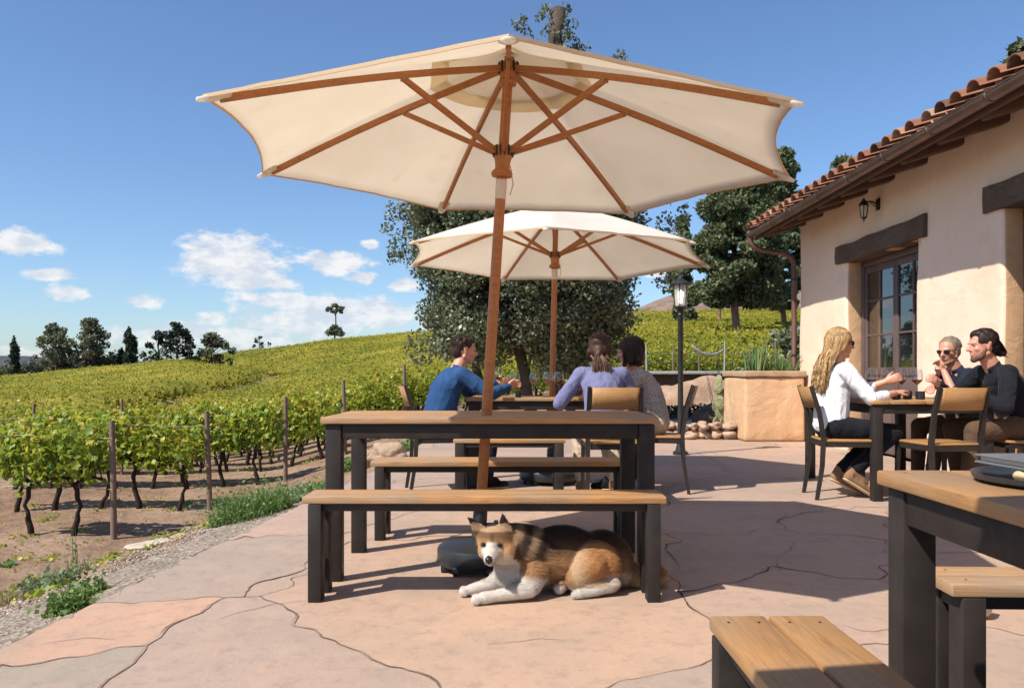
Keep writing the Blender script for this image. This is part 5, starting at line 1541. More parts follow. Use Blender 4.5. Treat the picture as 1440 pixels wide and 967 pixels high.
    # lintels: old timbers standing a little proud
    def lintel(ya, yb, za, zb, seed, lab):
        bm = bmesh.new(); n = 40; rr = random.Random(seed); rings = []
        for k in range(n + 1):
            y = ya + (yb - ya) * k / n; ring = []
            for (x, z) in ((WX - .035, za), (WX - .04, (za + zb) / 2), (WX - .035, zb), (WX + .20, zb), (WX + .20, za)):
                nn = Vector((y * 2.2, z * 5, seed)); ring.append(bm.verts.new(Vector((x + (noise.noise(nn) * .014 if x < WX else 0), y + (noise.noise(nn * 2) * .015 if k in (0, n) else 0), z + noise.noise(nn + Vector((9, 9, 9))) * .022)) - O))
            rings.append(ring)
        for p, q in zip(rings, rings[1:]):
            for i in range(5): bm.faces.new((p[i], q[i], q[(i + 1) % 5], p[(i + 1) % 5]))
        bm.faces.new(rings[0]); bm.faces.new(rings[-1][::-1]); bmesh.ops.recalc_face_normals(bm, faces=bm.faces)
        me = sharp(bm_mesh(bm, 'lintel'), 40)
        # the wood texture runs along X: turn mesh data, then turn the object back
        me.transform(Matrix.Rotation(-PI / 2, 4, 'Z')); o = link('lintel', me, MAT['oldwood'], root); o.rotation_euler = (0, 0, PI / 2)
        if lab: o['label'] = lab
    lintel(8.11, 10.33, 2.325, 2.545, 1, 'weathered grey timber lintel over the glazed door')
    lintel(4.9, 7.10, 2.345, 2.56, 2, 'weathered grey timber lintel at the right edge')
    # doors
    def door(D, name):
        ya, yb, za, zb = D; fx = WX + .21
        dr = empty(name, Vector((fx, (ya + yb) / 2, 0)) - O); dr.parent = root
        fo = Vector((fx, (ya + yb) / 2, 0))
        def b(bm, x0, x1, y0, y1, z0, z1, bev=.003): add_box(bm, Vector(((x0 + x1) / 2, (y0 + y1) / 2, (z0 + z1) / 2)) - fo, (x1 - x0, y1 - y0, z1 - z0), bev)
        bm = bmesh.new(); b(bm, fx - .03, fx + .06, ya + .005, ya + .07, 0, zb - .01); b(bm, fx - .03, fx + .06, yb - .07, yb - .005, 0, zb - .01); b(bm, fx - .03, fx + .06, ya + .07, yb - .07, zb - .08, zb - .01)
        link('frame', sharp(bm_mesh(bm, 'frame')), MAT['mauve'], dr)
        ym = (ya + yb) / 2
        for (l, r) in ((ya + .072, ym - .002), (ym + .002, yb - .072)):
            bm = bmesh.new(); x0, x1 = fx - .012, fx + .032; st = .055
            b(bm, x0, x1, l, l + st, .02, zb - .085); b(bm, x0, x1, r - st, r, .02, zb - .085)
            b(bm, x0, x1, l + st, r - st, zb - .16, zb - .085); b(bm, x0, x1, l + st, r - st, .02, .16); b(bm, x0, x1, l + st, r - st, .93, 1.02)
            # panel with moulding
            b(bm, x0 + .016, x1 - .008, l + st, r - st, .16, .93, .001)
            b(bm, x0 + .006, x1 - .012, l + st + .05, r - st - .05, .22, .50, .006); b(bm, x0 + .006, x1 - .012, l + st + .05, r - st - .05, .57, .87, .006)
            mid = (l + r) / 2; m = .012
            b(bm, x0 + .004, x1 - .004, mid - m, mid + m, 1.02, zb - .16, .002)
            for z in (1.41, 1.83):
                b(bm, x0 + .0045, x1 - .0045, l + st, mid - m, z - m, z + m, .002); b(bm, x0 + .0045, x1 - .0045, mid + m, r - st, z - m, z + m, .002)
            leaf = link('door_leaf', sharp(bm_mesh(bm, 'leaf')), MAT['mauve'], dr)
            for (pa, pb) in ((l + st, mid - m), (mid + m, r - st)):
                for (z0, z1) in ((1.02, 1.41 - m), (1.41 + m, 1.83 - m), (1.83 + m, zb - .16)):
                    bm = bmesh.new(); b(bm, fx + .006, fx + .010, pa + .0005, pb - .0005, z0, z1, 0); pn = link('pane', bm_mesh(bm, 'pane'), MAT['pane'], leaf)
        bm = bmesh.new(); add_tube(bm, [Vector((fx - .02, ym + .03, 1.0)) - fo, Vector((fx - .06, ym + .03, 1.0)) - fo, Vector((fx - .06, ym + .12, 1.0)) - fo], [.008, .008, .007], 8); link('handle', bm_mesh(bm, 'h', True), MAT['iron'], dr)
    door(D1, 'glazed_door'); door(D2, 'glazed_door')
    # dark inside
    blk('interior_floor', (WX + T + .01, Y0 + .45, -.04), (10.55, 11.25, .0), MAT['darkstone'])
    # wall lantern
    wl = empty('wall_lantern', (WX, 9.17, 2.86), 0, 'small black iron wall lantern on a bracket above the glazed door', 'lantern')
    bm = bmesh.new(); add_box(bm, (-.012, 0, 0), (.02, .07, .13), .006); add_tube(bm, [(-.02, 0, 0), (-.08, 0, .035), (-.14, 0, .03), (-.17, 0, .0)], [.010, .009, .009, .008], 8)
    add_tube(bm, [(-.02, 0, -.03), (-.06, 0, -.01), (-.1, 0, .025)], [.006, .006, .006], 6); link('bracket', sharp(bm_mesh(bm, 'bracket')), MAT['iron'], wl)
    lx = -.17
    me = lathe_me([(0, .075), (.010, .07), (.014, .055), (.030, .035), (.058, .0), (.060, -.012), (.048, -.014), (0, -.014)], 6, cap=False); me.transform(Matrix.Translation((lx, 0, 0))); link('cap', me, MAT['iron'], wl)
    bm = bmesh.new()
    for k in range(6):
        a = k * PI / 3; add_tube(bm, [(lx + .050 * math.cos(a), .050 * math.sin(a), -.012), (lx + .034 * math.cos(a), .034 * math.sin(a), -.145)], [.0045, .0045], 5)
    add_tube(bm, [(lx, 0, -.145), (lx, 0, -.158), (lx, 0, -.17)], [.040, .03, .008], 6); add_tube(bm, [(lx, 0, -.165), (lx, 0, -.20)], [.010, .004], 6)
    link('cage', bm_mesh(bm, 'cage'), MAT['iron'], wl)
    me = lathe_me([(.046, -.014), (.031, -.143)], 6, cap=False); me.transform(Matrix.Translation((lx, 0, 0))); link('glass', me, MAT['lampglass'], wl)

def build_planter():
    O = Vector((3.25, 11.3, 0)); x1 = 4.085
    root = empty('planter_box', O, 0, 'tall orange stucco planter box with a worn stone rim at the building corner', 'planter')
    # outer shell: rounded rough block with a hollow top
    bm = bmesh.new(); w, d, h = x1 - 3.25, 1.15, .90
    add_box(bm, (w / 2, d / 2, h / 2), (w, d, h), .04, seg=3)
    bmesh.ops.subdivide_edges(bm, edges=[e for e in bm.edges if e.calc_length() > .15], cuts=9, use_grid_fill=True)
    for v in bm.verts:
        n = noise.noise(v.co * 3.2 + Vector((2, 8, 1))) * .014 + noise.noise(v.co * 8) * .006
        if v.co.y < .06: v.co.y += n
        if v.co.x < .06: v.co.x += n
        v.co.x -= (.9 - v.co.z) * .012 if v.co.x < .06 else 0
    bmesh.ops.triangulate(bm, faces=[f for f in bm.faces if len(f.verts) > 4]); bmesh.ops.recalc_face_normals(bm, faces=bm.faces)
    link('body', sharp(bm_mesh(bm, 'body'), 50), MAT['planter'], root)
    bm = bmesh.new()
    for (c, s) in (((w / 2, -.0 + .06, .945), (w + .03, .16, .085)), ((w / 2, d - .06, .945), (w + .03, .16, .085)), ((.055, d / 2, .944), (.14, d - .205, .083)), ((w - .055, d / 2, .944), (.14, d - .205, .083))): add_box(bm, c, s, .014, seg=3)
    bmesh.ops.subdivide_edges(bm, edges=[e for e in bm.edges if e.calc_length() > .15], cuts=8, use_grid_fill=True)
    for v in bm.verts: v.co += Vector((noise.noise(v.co * 7), noise.noise(v.co * 7 + Vector((4, 4, 4))), noise.noise(v.co * 7 + Vector((8, 4, 4))))) * .007
    link('rim', sharp(bm_mesh(bm, 'rim'), 50), MAT['capstone'], root)
    link('earth', box_me((w / 2, d / 2, .955), (w - .25, d - .25, .02), .004), MAT['soil'], root)
    # succulents growing in it
    def blades(name, loc, n, L, w_, mat, label, cat, seed, spread=.06, tilt=.35, curve=.2, thick=.35):
        r = random.Random(seed); bm = bmesh.new()
        for k in range(n):
            a = r.uniform(0, 2 * PI); t = tilt * r.uniform(.1, 1.0); l = L * r.uniform(.6, 1.1); o = Vector((math.cos(a), math.sin(a), 0)); s0 = o * spread * r.uniform(.2, 1)
            pts = []; rad = []
            for q in range(7):
                u = q / 6; pts.append(s0 + o * (l * u * math.sin(t) + curve * l * u * u * .5) + Vector((0, 0, l * u * math.cos(t) - .12 * curve * l * u * u))); ww = w_ * (math.sin((.18 + .82 * (1 - u)) * PI / 2)) * (1 if u < .98 else .15); rad.append((ww, ww * thick))
            add_tube(bm, pts, rad, 6, up=o)
        me = bm_mesh(bm, name, True); A = me.attributes.new('rnd', 'FLOAT', 'FACE'); A.data.foreach_set('value', np.repeat(np.random.default_rng(seed).random(n), len(me.polygons) // n).astype(np.float32)[:len(me.polygons)] if len(me.polygons) % n == 0 else np.full(len(me.polygons), .4, dtype=np.float32))
        o = link(name, me, mat, loc=loc); return tag(o, label, cat)
    zb = .96
    def at(px, d, z=zb): return ((px - 720) * d / F, d, z)
    blades('aloe_plant', at(1062, 11.55), 30, .40, .017, MAT['aloe'], 'clump of upright green blades at the left of the planter', 'aloe', 1, .15, .22, .1)
    blades('aloe_plant', at(1078, 11.75), 20, .36, .015, MAT['aloe'], 'second clump of upright blades just behind the left clump', 'aloe', 2, .12, .25, .1)
    blades('aloe_plant', at(1100, 11.6), 18, .26, .016, MAT['aloe'], 'spreading aloe with arched leaves in the middle of the planter', 'aloe', 3, .05, 1.0, .3)
    blades('aloe_plant', at(1118, 11.75), 22, .36, .013, MAT['aloe'], 'long arched leaves drooping beside the downpipe in the planter', 'aloe', 4, .05, .8, .9)
    def cactus(loc, pads, label, seed, name='prickly_pear'):
        r = random.Random(seed); bm = bmesh.new()
        for (x, y, z, s, tilt, yaw) in pads:
            M = Matrix.Translation((x, y, z)) @ Matrix.Rotation(yaw, 4, 'Z') @ Matrix.Rotation(tilt, 4, 'X') @ Matrix.Diagonal((s * .72, s * .22, s, 1))
            bmesh.ops.create_icosphere(bm, subdivisions=3, radius=1, matrix=M)
        o = link(name, bm_mesh(bm, name, True), MAT['cactus'], loc=loc); return tag(o, label, 'cactus')
    r = random.Random(6)
    cactus(at(1108, 12.0), [(0, 0, .08, .11, .1, .3), (.1, 0, .1, .10, -.2, .9), (.05, .02, .24, .09, .15, .2), (-.08, .04, .2, .08, .3, -.5), (.13, .02, .23, .08, 0, 1.2)], 'prickly pear pads among the leaves in the planter', 5)
    # ground cactus and shrub left of the planter
    gp = on_ground(1022, 13.2)
    cactus(gp, [(r.uniform(-.16, .16), r.uniform(-.15, .15), .1 + .12 * k / 2, .14 - .003 * k, r.uniform(-.4, .4), r.uniform(-1.4, 1.4)) for k in range(14)], 'large dull green prickly pear growing left of the planter', 7)
    boulder('boulder', on_ground(1000, 13.6, .18), (.28, .25, .26), 'grey mounded boulder left of the prickly pear', 'rock', MAT['darkstone'], 21, .9)
    # tall stalks behind the planter
    blades('yucca_plant', on_ground(1038, 14.5), 40, .60, .014, MAT['sage'], 'spiky grey yucca standing behind the planter left side', 'yucca', 8, .1, 1.0, .2)
    blades('dry_stalk', on_ground(1012, 15.0), 5, 1.75, .008, MAT['drygrass'], 'tall dry flower stalks left of the planter', 'stalk', 9, .1, .28, .1, 1)
    blades('yucca_plant', on_ground(1090, 15.5), 40, 1.0, .02, MAT['sage'], 'tall grey green yucca behind the planter right side', 'yucca', 10, .2, .7, .25)

def build_garden():
    # rubble edging wall
    shapes = stone_shapes(9, 31, 3, .75, .30); rr = random.Random(12)
    root = empty('rubble_wall', (2.3, 11.75, 0), 0, 'low wall of rough tan rubble stones between patio and garden', 'wall')
    V = []; Fq = []; off = 0
    for course, (h, z) in enumerate(((.15, .065), (.13, .185))):
        x = 1.0 + .06 * course
        while x < 3.26:
            L = rr.uniform(.13, .26); vs, fs = shapes[rr.randrange(9)]
            w = vs * np.array((L * .52, .12, h * .62)); w = w + np.array((x + L / 2 - 2.3, rr.uniform(-.02, .02), z + rr.uniform(-.008, .008)))
            V.append(w); Fq.append(fs + off); off += len(vs); x += L * .93
    link('stones', mesh_np('stones', np.concatenate(V), np.concatenate(Fq), True), MAT['rock'], root)
    link('core', box_me((0, .03, .09), (2.2, .1, .17), .01), MAT['darkstone'], root)
    # pale path strip, dirt mound, terrace wall and hedge line
    def sheet(name, x0, x1, y0, y1, mat, dz):
        V = []; Q = []; nx, ny = 24, 24
        for j in range(ny + 1):
            for i in range(nx + 1):
                y = y0 + (y1 - y0) * j / ny; x = (x0 + (x1 - x0) * i / nx); V.append((x, y, ground_z(x, y) + dz))
        for j in range(ny):
            for i in range(nx): a = j * (nx + 1) + i; Q.append((a, a + 1, a + nx + 2, a + nx + 1))
        o = link(name, mesh_np(name, V, np.array(Q), True), mat); o['kind'] = 'structure'
    sheet('garden_path', 1.9, 4.6, 12.6, 15.4, MAT['path'], .03)
    p = on_ground(985, 18.0)
    vs, fs = stone_shapes(1, 40, 5, 1, .10)[0]
    o = link('earth_mound', mesh_np('earth_mound', vs * np.array((1.35, 1.2, .78)), fs, True), MAT['mound'], loc=(p.x, p.y, p.z - .05)); o['kind'] = 'structure'
    p = on_ground(935, 19.2); o = link('earth_mound', mesh_np('earth_mound', vs * np.array((1.1, 1.0, .5)), fs, True), MAT['mound'], loc=(p.x, p.y, p.z - .05), rz=2); o['kind'] = 'structure'
    # low dark shrub line in front of the mound
    rng = np.random.default_rng(4)
    cl = [(x, rng.uniform(-.15, .15), rng.uniform(.05, .16), .22, .2, .14) for x in np.linspace(-1.0, .9, 14)]
    b = on_ground(968, 16.2); tree('low_hedge', b, [([(x, 0, -.05), (x, 0, .12)], [.02, .01]) for x in (-.8, -.2, .4, .8)], cl, .05, 2500, (MAT['cypress'], MAT['bark']), 'low dark creeping hedge at the foot of the earth mound', 'hedge', None, 9)
    # terrace: grey slab on a dark stone wall
    root = empty('terrace_wall', (4.0, 21.0, .2), 0, 'long dark stone terrace wall capped by a grey slab, below the vines', 'wall')
    link('wall', box_me((0, .2, .25), (4.6, .4, .95), .02), MAT['darkstone'], root)
    link('slab', box_me((0, .2, .77), (4.8, .9, .08), .02), MAT['concrete'], root)
    # wire fence with thin posts on the slope
    root = empty('wire_fence', (4.2, 22.6, .8), 0, 'light wire fence on thin pale posts in front of the right hand vines', 'fence')
    bm = bmesh.new()
    for k in range(9):
        x = -2.6 + k * .72; link('fence_post', tube_me([(x, 0, -.3), (x + rr.uniform(-.03, .03), 0, .95 + rr.uniform(-.12, .2))], [.026, .022], 7), MAT['post'] if k % 3 else MAT['concrete'], root)
    for z in (.2, .45, .7): add_tube(bm, [(-2.6, 0, z), (3.2, 0, z + .03)], [.006, .006], 5)
    link('fence_wire', bm_mesh(bm, 'fw'), MAT['wire'], root)
    # hammock slung between two posts
    root = empty('hammock', P(995, 497, 21.8), 0, 'pale grey cloth hammock slung between posts on the garden terrace', 'hammock')
    V = []; Q = []
    for i in range(17):
        t = i / 16; x = -.42 + .84 * t; w = .02 + .16 * math.sin(t * PI); z = .20 * (2 * t - 1) ** 2 - .12 + (.12 * (1 - t))
        for q in range(5): V.append((x, (q / 4 - .5) * 2 * w * .6, z + .05 * (q / 2 - 1) ** 2))
    for i in range(16):
        for q in range(4): a = 5 * i + q; Q.append((a, a + 5, a + 6, a + 1))
    h = link('cloth', mesh_np('cloth', V, np.array(Q), True), MAT['greycloth'], root); so = h.modifiers.new('t', 'SOLIDIFY'); so.thickness = .01
    for a_, b_ in (((-.42, 0, .2), (-.5, 0, .35)), ((.42, 0, .08), (.6, 0, .16))): link('rope', tube_me([a_, b_], [.004, .004], 5), MAT['wire'], root)
    # small garden plants on the terrace
    r = np.random.default_rng(14)
    k = 0
    for (px, d, h_, mat, lab) in ((905, 21.6, .5, 'weed', 'leafy green plant in front of the fence, leftmost on the terrace'), (1000, 20.0, .55, 'weed', 'fresh green plant right of the lantern post on the garden terrace'), (970, 22.0, .4, 'sage', 'grey green mound plant behind the lantern post'), (1050, 19.5, .8, 'sage', 'feathery grey green plant behind the planter'), (1120, 20, .9, 'aloe', 'tall leafy plant beside the downpipe behind the planter')):
        b = on_ground(px, d); cl = [(r.normal() * .22, r.normal() * .2, h_ * r.uniform(.2, 1), .16, .16, .13) for _ in range(12)]
        tree('garden_plant', b, [([(0, 0, -.1), (0, 0, h_ * .7)], [.02, .006]), ([(.05, 0, 0), (.2, .05, h_ * .6)], [.015, .005])], cl, .055, 1700, (MAT[mat], MAT['bark']), lab, 'plant', None, 50 + k, 2.0, .1, .4); k += 1

def build_lamp_post():
    d = 9.5; X = (957 - 720) * d / F
    root = empty('path_lantern', (X, d, 0), 0, 'black iron lamp post with a lit glass lantern beside the far table', 'lamp post')
    zt = CAMZ + (525 - 433) * d / F     # 1.717
    link('post', lathe_me([(.0, 0), (.09, 0), (.09, .03), (.06, .05), (.045, .12), (.036, .2), (.032, .8), (.030, zt - .10), (.042, zt - .08), (.030, zt - .06), (.045, zt - .02), (.06, zt), (0, zt)], 16, cap=False), MAT['iron'], root)
    ln = empty('lantern'); ln.parent = root; ln.location = (0, 0, zt)
    bm = bmesh.new()
    for k in range(6):
        a = k * PI / 3 + .2; add_tube(bm, [(.075 * math.cos(a), .075 * math.sin(a), .01), (.088 * math.cos(a), .088 * math.sin(a), .27)], [.006, .006], 5)
    link('cage', bm_mesh(bm, 'cage'), MAT['iron'], ln)
    link('lantern_base', lathe_me([(0, 0), (.085, 0), (.09, .012), (.07, .025), (0, .025)], 6, cap=False), MAT['iron'], ln)
    link('lantern_roof', lathe_me([(0, .265), (.115, .265), (.122, .275), (.10, .30), (.055, .325), (.03, .345), (.018, .36), (.012, .39), (.016, .40), (0, .42)], 12, cap=False), MAT['iron'], ln)
    link('glass', lathe_me([(.072, .02), (.084, .265)], 6, cap=False), MAT['lampglass'], ln)
    link('bulb', lathe_me([(0, .05), (.020, .055), (.022, .10), (.034, .15), (.030, .19), (.0, .215)], 14, cap=False), MAT['bulb'], ln)
# ------------------------------------------------------------------ bodies
def sph(bm, c, r, M=None, sub=2):
    """ellipsoid"""
    r = (r, r, r) if not hasattr(r, '__len__') else r
    T = Matrix.Translation(Vector(c)) @ (M.to_4x4() if M is not None else Matrix.Identity(4)) @ Matrix.Diagonal((r[0], r[1], r[2], 1))
    bmesh.ops.create_icosphere(bm, subdivisions=sub, radius=1, matrix=T)
def cap(bm, a, ra, b, rb, flat=None, n=14):
    """rounded cone from a to b (closed); flat = (axis vector, factor) squashes the section"""
    a, b = Vector(a), Vector(b); t = (b - a); L = t.length
    if L < 1e-5: return sph(bm, a, ra)
    t.normalize()
    if flat is not None:
        u = (flat[0] - t * flat[0].dot(t)).normalized(); v = t.cross(u); fu = flat[1]
    else:
        u, v = frame_at(t); fu = 1.0
    rings = []
    st = [(a, ra, -math.cos(q), math.sin(q)) for q in (.35, .8, 1.2)] + [(a + t * L * .0, ra, 0, 1), (b, rb, 0, 1)] + [(b, rb, math.cos(q), math.sin(q)) for q in (1.2, .8, .35)]
    for (c, r, al, s) in st:
        rings.append([bm.verts.new(c + t * al * r * (fu if flat is not None and False else 1) + u * math.cos(2 * PI * k / n) * r * s * fu + v * math.sin(2 * PI * k / n) * r * s) for k in range(n)])
    for p, q in zip(rings, rings[1:]):
        for k in range(n): bm.faces.new((p[k], p[(k + 1) % n], q[(k + 1) % n], q[k]))
    bm.faces.new(rings[0][::-1]); bm.faces.new(rings[-1])

def fuse(bm, voxel=.008, smooth=6, name='body', wr=None, keep=.55):
    """join overlapping closed shapes into one continuous skin"""
    bmesh.ops.recalc_face_normals(bm, faces=bm.faces)
    me = bpy.data.meshes.new(name); bm.to_mesh(me); bm.free()
    o = bpy.data.objects.new('tmp', me); COL.objects.link(o)
    m = o.modifiers.new('r', 'REMESH'); m.mode = 'VOXEL'; m.voxel_size = voxel; m.use_smooth_shade = True
    if smooth:
        s = o.modifiers.new('s', 'SMOOTH'); s.iterations = smooth; s.factor = keep
    dg = bpy.context.evaluated_depsgraph_get(); dg.update()
    out = bpy.data.meshes.new_from_object(o.evaluated_get(dg)); out.name = name
    bpy.data.objects.remove(o); bpy.data.meshes.remove(me)
    out.materials.clear()
    if wr:
        n = len(out.vertices); co = np.zeros(n * 3, dtype=np.float32); out.vertices.foreach_get('co', co); co = co.reshape(-1, 3)
        no = np.zeros(n * 3, dtype=np.float32); out.vertices.foreach_get('normal', no); no = no.reshape(-1, 3)
        amp, fr = wr
        d = np.array([(noise.noise(Vector((p[0] * fr, p[1] * fr, p[2] * fr * .55)) + Vector((noise.noise(Vector(p) * 4) * 1.6,) * 3)) ) for p in co])
        d = (1 - np.abs(d) * 2.2) * amp    # ridged folds
        co += no * d[:, None]; out.vertices.foreach_set('co', co.ravel())
    out.polygons.foreach_set('use_smooth', np.ones(len(out.polygons), dtype=bool))
    out.update()
    return out

def ik(a, b, l1, l2, pole):
    a, b, pole = Vector(a), Vector(b), Vector(pole)
    d = b - a; L = min(d.length, (l1 + l2) * .995); t = d.normalized()
    b = a + t * L
    x = (l1 * l1 - l2 * l2 + L * L) / (2 * L); h = math.sqrt(max(l1 * l1 - x * x, 0))
    p = (pole - t * pole.dot(t)).normalized()
    return a + t * x + p * h, b

def hair_locks(roots, name='locks', n=6):
    """list of (points, r0, r1) -> one mesh of tapered strands, one random tone each"""
    bm = bmesh.new(); cnt = []
    for pts, r0, r1 in roots:
        k = len(pts); f0 = len(bm.faces)
        add_tube(bm, pts, [(r0 + (r1 - r0) * (i / (k - 1)) ** 1.5) * (.55 + .45 * math.sin(min(1, (i + 1) / 3) * PI / 2)) for i in range(k)], n); cnt.append(len(bm.faces) - f0)
    me = bm_mesh(bm, name, True)
    a = me.attributes.new('rnd', 'FLOAT', 'FACE'); rr = random.Random(len(roots)); vals = []
    for c in cnt: vals += [min(1, max(0, rr.gauss(.5, .27)))] * c
    a.data.foreach_set('value', np.array(vals, dtype=np.float32))
    return me

def person(loc, rz, label, top, bottom, shoe, lean=.3, k=1.0, seat=.45, hands=((.45, .12, .80), (.45, -.12, .80)), grip=(.5, .5), sleeve=1.0,
           head_yaw=0, head_pitch=0, feet=((.42, .10, 0), (.42, -.10, 0)), knees=None, hair=None, glasses=None, seed=1, curve=.2, toes=(0, 0), heel=(0, 0), ears=True, elbow=(0, 0), beard=None, slim=1.0, hand_fwd=None, collar=True, twist=0.0):
    root = empty('person', loc, rz, label, 'person')
    V = Vector
    pel = V((0, 0, seat + .10 * k)); s1 = V((math.sin(lean), 0, math.cos(lean))); s2 = V((math.sin(lean + curve), 0, math.cos(lean + curve)))
    chest = pel + s1 * .27 * k; neckb = chest + s2 * .21 * k
    fwd = V((math.cos(lean + curve), 0, -math.sin(lean + curve)))
    side = V((0, 1, 0)); 
    Rt = Matrix.Rotation(twist, 3, 'Z'); side = Rt @ side
    neck_dir = V((math.sin((lean + curve) * .55), 0, math.cos((lean + curve) * .55)))
    hc = neckb + neck_dir * .165 * k + V((.015, 0, 0))
    RH = Matrix.Rotation(head_yaw, 3, 'Z') @ Matrix.Rotation(head_pitch, 3, 'Y')
    def H(x, y, z): return hc + RH @ (V((x, y, z)) * k)
    sh = [neckb - s2 * .045 * k + side * (.165 * k * slim * s) + fwd * .01 for s in (1, -1)]
    l1, l2 = .285 * k, .255 * k
    el = []; wr = []
    for i, s in enumerate((1, -1)):
        tgt = V(hands[i]); pole = V((-.25, s * (.5 + elbow[i]), -.75))
        e, w = ik(sh[i], tgt, l1, l2, pole); el.append(e); wr.append(w)
    hips = [pel + V((0, s * .085 * k, -.01)) for s in (1, -1)]
    ank = [V((feet[i][0], feet[i][1], feet[i][2] + .085 + heel[i])) for i in (0, 1)]
    if knees is None:
        kn = []
        for i, s in enumerate((1, -1)):
            a, b = ik(hips[i], ank[i], .43 * k, .42 * k, V((.7, s * .12, .9))); kn.append(a); ank[i] = b
    else:
        kn = [V(q) for q in knees]
    # ---- bare body
    bm = bmesh.new()
    sph(bm, pel, (.115 * k, .155 * k * slim, .10 * k)); cap(bm, pel, .11 * k, chest, .115 * k); sph(bm, chest + s2 * .06, (.098 * k, .145 * k * slim, .15 * k), Matrix.Rotation(lean + curve, 3, 'Y'))
    for i in (0, 1):
        cap(bm, neckb - s2 * .05, .06 * k, sh[i], .052 * k); cap(bm, sh[i], .05 * k, el[i], .038 * k); cap(bm, el[i], .040 * k, wr[i], .026 * k)
        cap(bm, hips[i], .082 * k, kn[i], .056 * k); cap(bm, kn[i], .056 * k, ank[i], .036 * k)
        toe = ank[i] + V((.13 * k, 0, -.055 - heel[i] * .55)); toe.z = max(toe.z, .028); cap(bm, ank[i] + V((-.02, 0, -.04)), .034, toe, .026)
    cap(bm, neckb - s2 * .05 * k, .062 * k, hc + V((-.005, 0, -.04)), .052 * k)
    # head
    RM = RH
    sph(bm, H(-.012, 0, .028), V((.097, .077, .093)) * k, RM, 3); sph(bm, H(.022, 0, -.02), V((.066, .063, .088)) * k, RM, 3)
    cap(bm, H(.030, .028, -.072), .030 * k, H(.060, 0, -.092), .021 * k); cap(bm, H(.030, -.028, -.072), .030 * k, H(.060, 0, -.092), .021 * k)
    cap(bm, H(-.005, .048, -.05), .026 * k, H(.045, .02, -.082), .022 * k); cap(bm, H(-.005, -.048, -.05), .026 * k, H(.045, -.02, -.082), .022 * k)
    cap(bm, H(.084, 0, .016), .010 * k, H(.106, 0, -.022), .0135 * k); sph(bm, H(.094, .011, -.026), .0085 * k, None, 2); sph(bm, H(.094, -.011, -.026), .0085 * k, None, 2)
    cap(bm, H(.078, .036, .024), .010 * k, H(.086, .010, .026), .010 * k); cap(bm, H(.078, -.036, .024), .010 * k, H(.086, -.010, .026), .010 * k)   # brow
    cap(bm, H(.074, .017, -.052), .0085 * k, H(.086, 0, -.049), .0085 * k); cap(bm, H(.074, -.017, -.052), .0085 * k, H(.086, 0, -.049), .0085 * k)
    cap(bm, H(.072, .014, -.063), .009 * k, H(.083, 0, -.063), .009 * k); cap(bm, H(.072, -.014, -.063), .009 * k, H(.083, 0, -.063), .009 * k)
    sph(bm, H(.058, .042, -.02), V((.022, .016, .02)) * k, RM); sph(bm, H(.058, -.042, -.02), V((.022, .016, .02)) * k, RM)
    if ears:
        for s in (1, -1): cap(bm, H(-.012, s * .078, .020), .014 * k, H(-.002, s * .076, -.022), .010 * k, (RM @ V((0, 1, 0)), .5))
    # hands with five fingers each
    for i, s in enumerate((1, -1)):
        d = (wr[i] - el[i]).normalized()
        if hand_fwd and hand_fwd[i] is not None: d = (d * .25 + V(hand_fwd[i]).normalized()).normalized()
        up = V((0, 0, 1)) if abs(d.z) < .85 else V((-1, 0, 0)); across = d.cross(up).normalized(); palmn = across.cross(d).normalized()
        g = grip[i]
        if g > .3: across, palmn = palmn, across * s    # holding: thumb side up, palm facing inward
        pc = wr[i] + d * .045 * k
        cap(bm, wr[i], .026 * k, wr[i] + d * .035 * k, .032 * k, (palmn, .62)); cap(bm, wr[i] + d * .03 * k, .036 * k, wr[i] + d * .070 * k, .036 * k, (palmn, .42))
        curl_dir = -palmn if g <= .3 else -palmn
        for f in range(4):
            off = across * ((f - 1.5) * .0185 * k); b0 = wr[i] + d * .082 * k + off; Ln = (.074, .082, .078, .062)[f] * k * .9
            a0 = .15 + g * 1.0; p = b0; ang = a0 * .5; dirn = d
            for seg, (ll, r0, r1) in enumerate(((.44, .0095, .009), (.32, .009, .0082), (.26, .0082, .0068))):
                dirn = (d * math.cos(ang) + curl_dir * math.sin(ang)).normalized(); q = p + dirn * Ln * ll * 1.05; cap(bm, p, r0 * k, q, r1 * k, None, 8); p = q; ang += a0 * .85
        tb = wr[i] + d * .028 * k + across * (.024 * k) * (1 if g > .3 else -s * 1.0) ; td = (d * .65 + across * (.65 if g > .3 else -s * .65) + curl_dir * .45 * (1 + g)).normalized()
        cap(bm, tb, .014 * k, tb + td * .035 * k, .0115 * k, None, 8); cap(bm, tb + td * .035 * k, .0112 * k, tb + td * .035 * k + (td * .5 + d * .7).normalized() * .03 * k, .009 * k, None, 8)
    link('body', fuse(bm, .0062, 3, 'body', None, .5), MAT['skin'], root)
    # eyes
    for s in (1, -1):
        bm = bmesh.new(); sph(bm, H(.0700, s * .030, .008), .0125 * k); e = link('eye', bm_mesh(bm, 'eye', True), MAT['eyewhite'], root)
        bm = bmesh.new(); sph(bm, H(.0772, s * .030, .008), .0072 * k); link('iris', bm_mesh(bm, 'iris', True), MAT['lens'], e)
    # ---- upper garment
    bm = bmesh.new(); g = .014
    waist = pel + V((-.005, 0, .01)) + s1 * .0
    sph(bm, waist, (.135 * k, .172 * k * slim, .095 * k)); cap(bm, waist + s1 * .02, .132 * k, chest, .128 * k, (side, 1.15)); sph(bm, chest + s2 * .065 * k, (.116 * k, .168 * k * slim, .158 * k), Matrix.Rotation(lean + curve, 3, 'Y'))
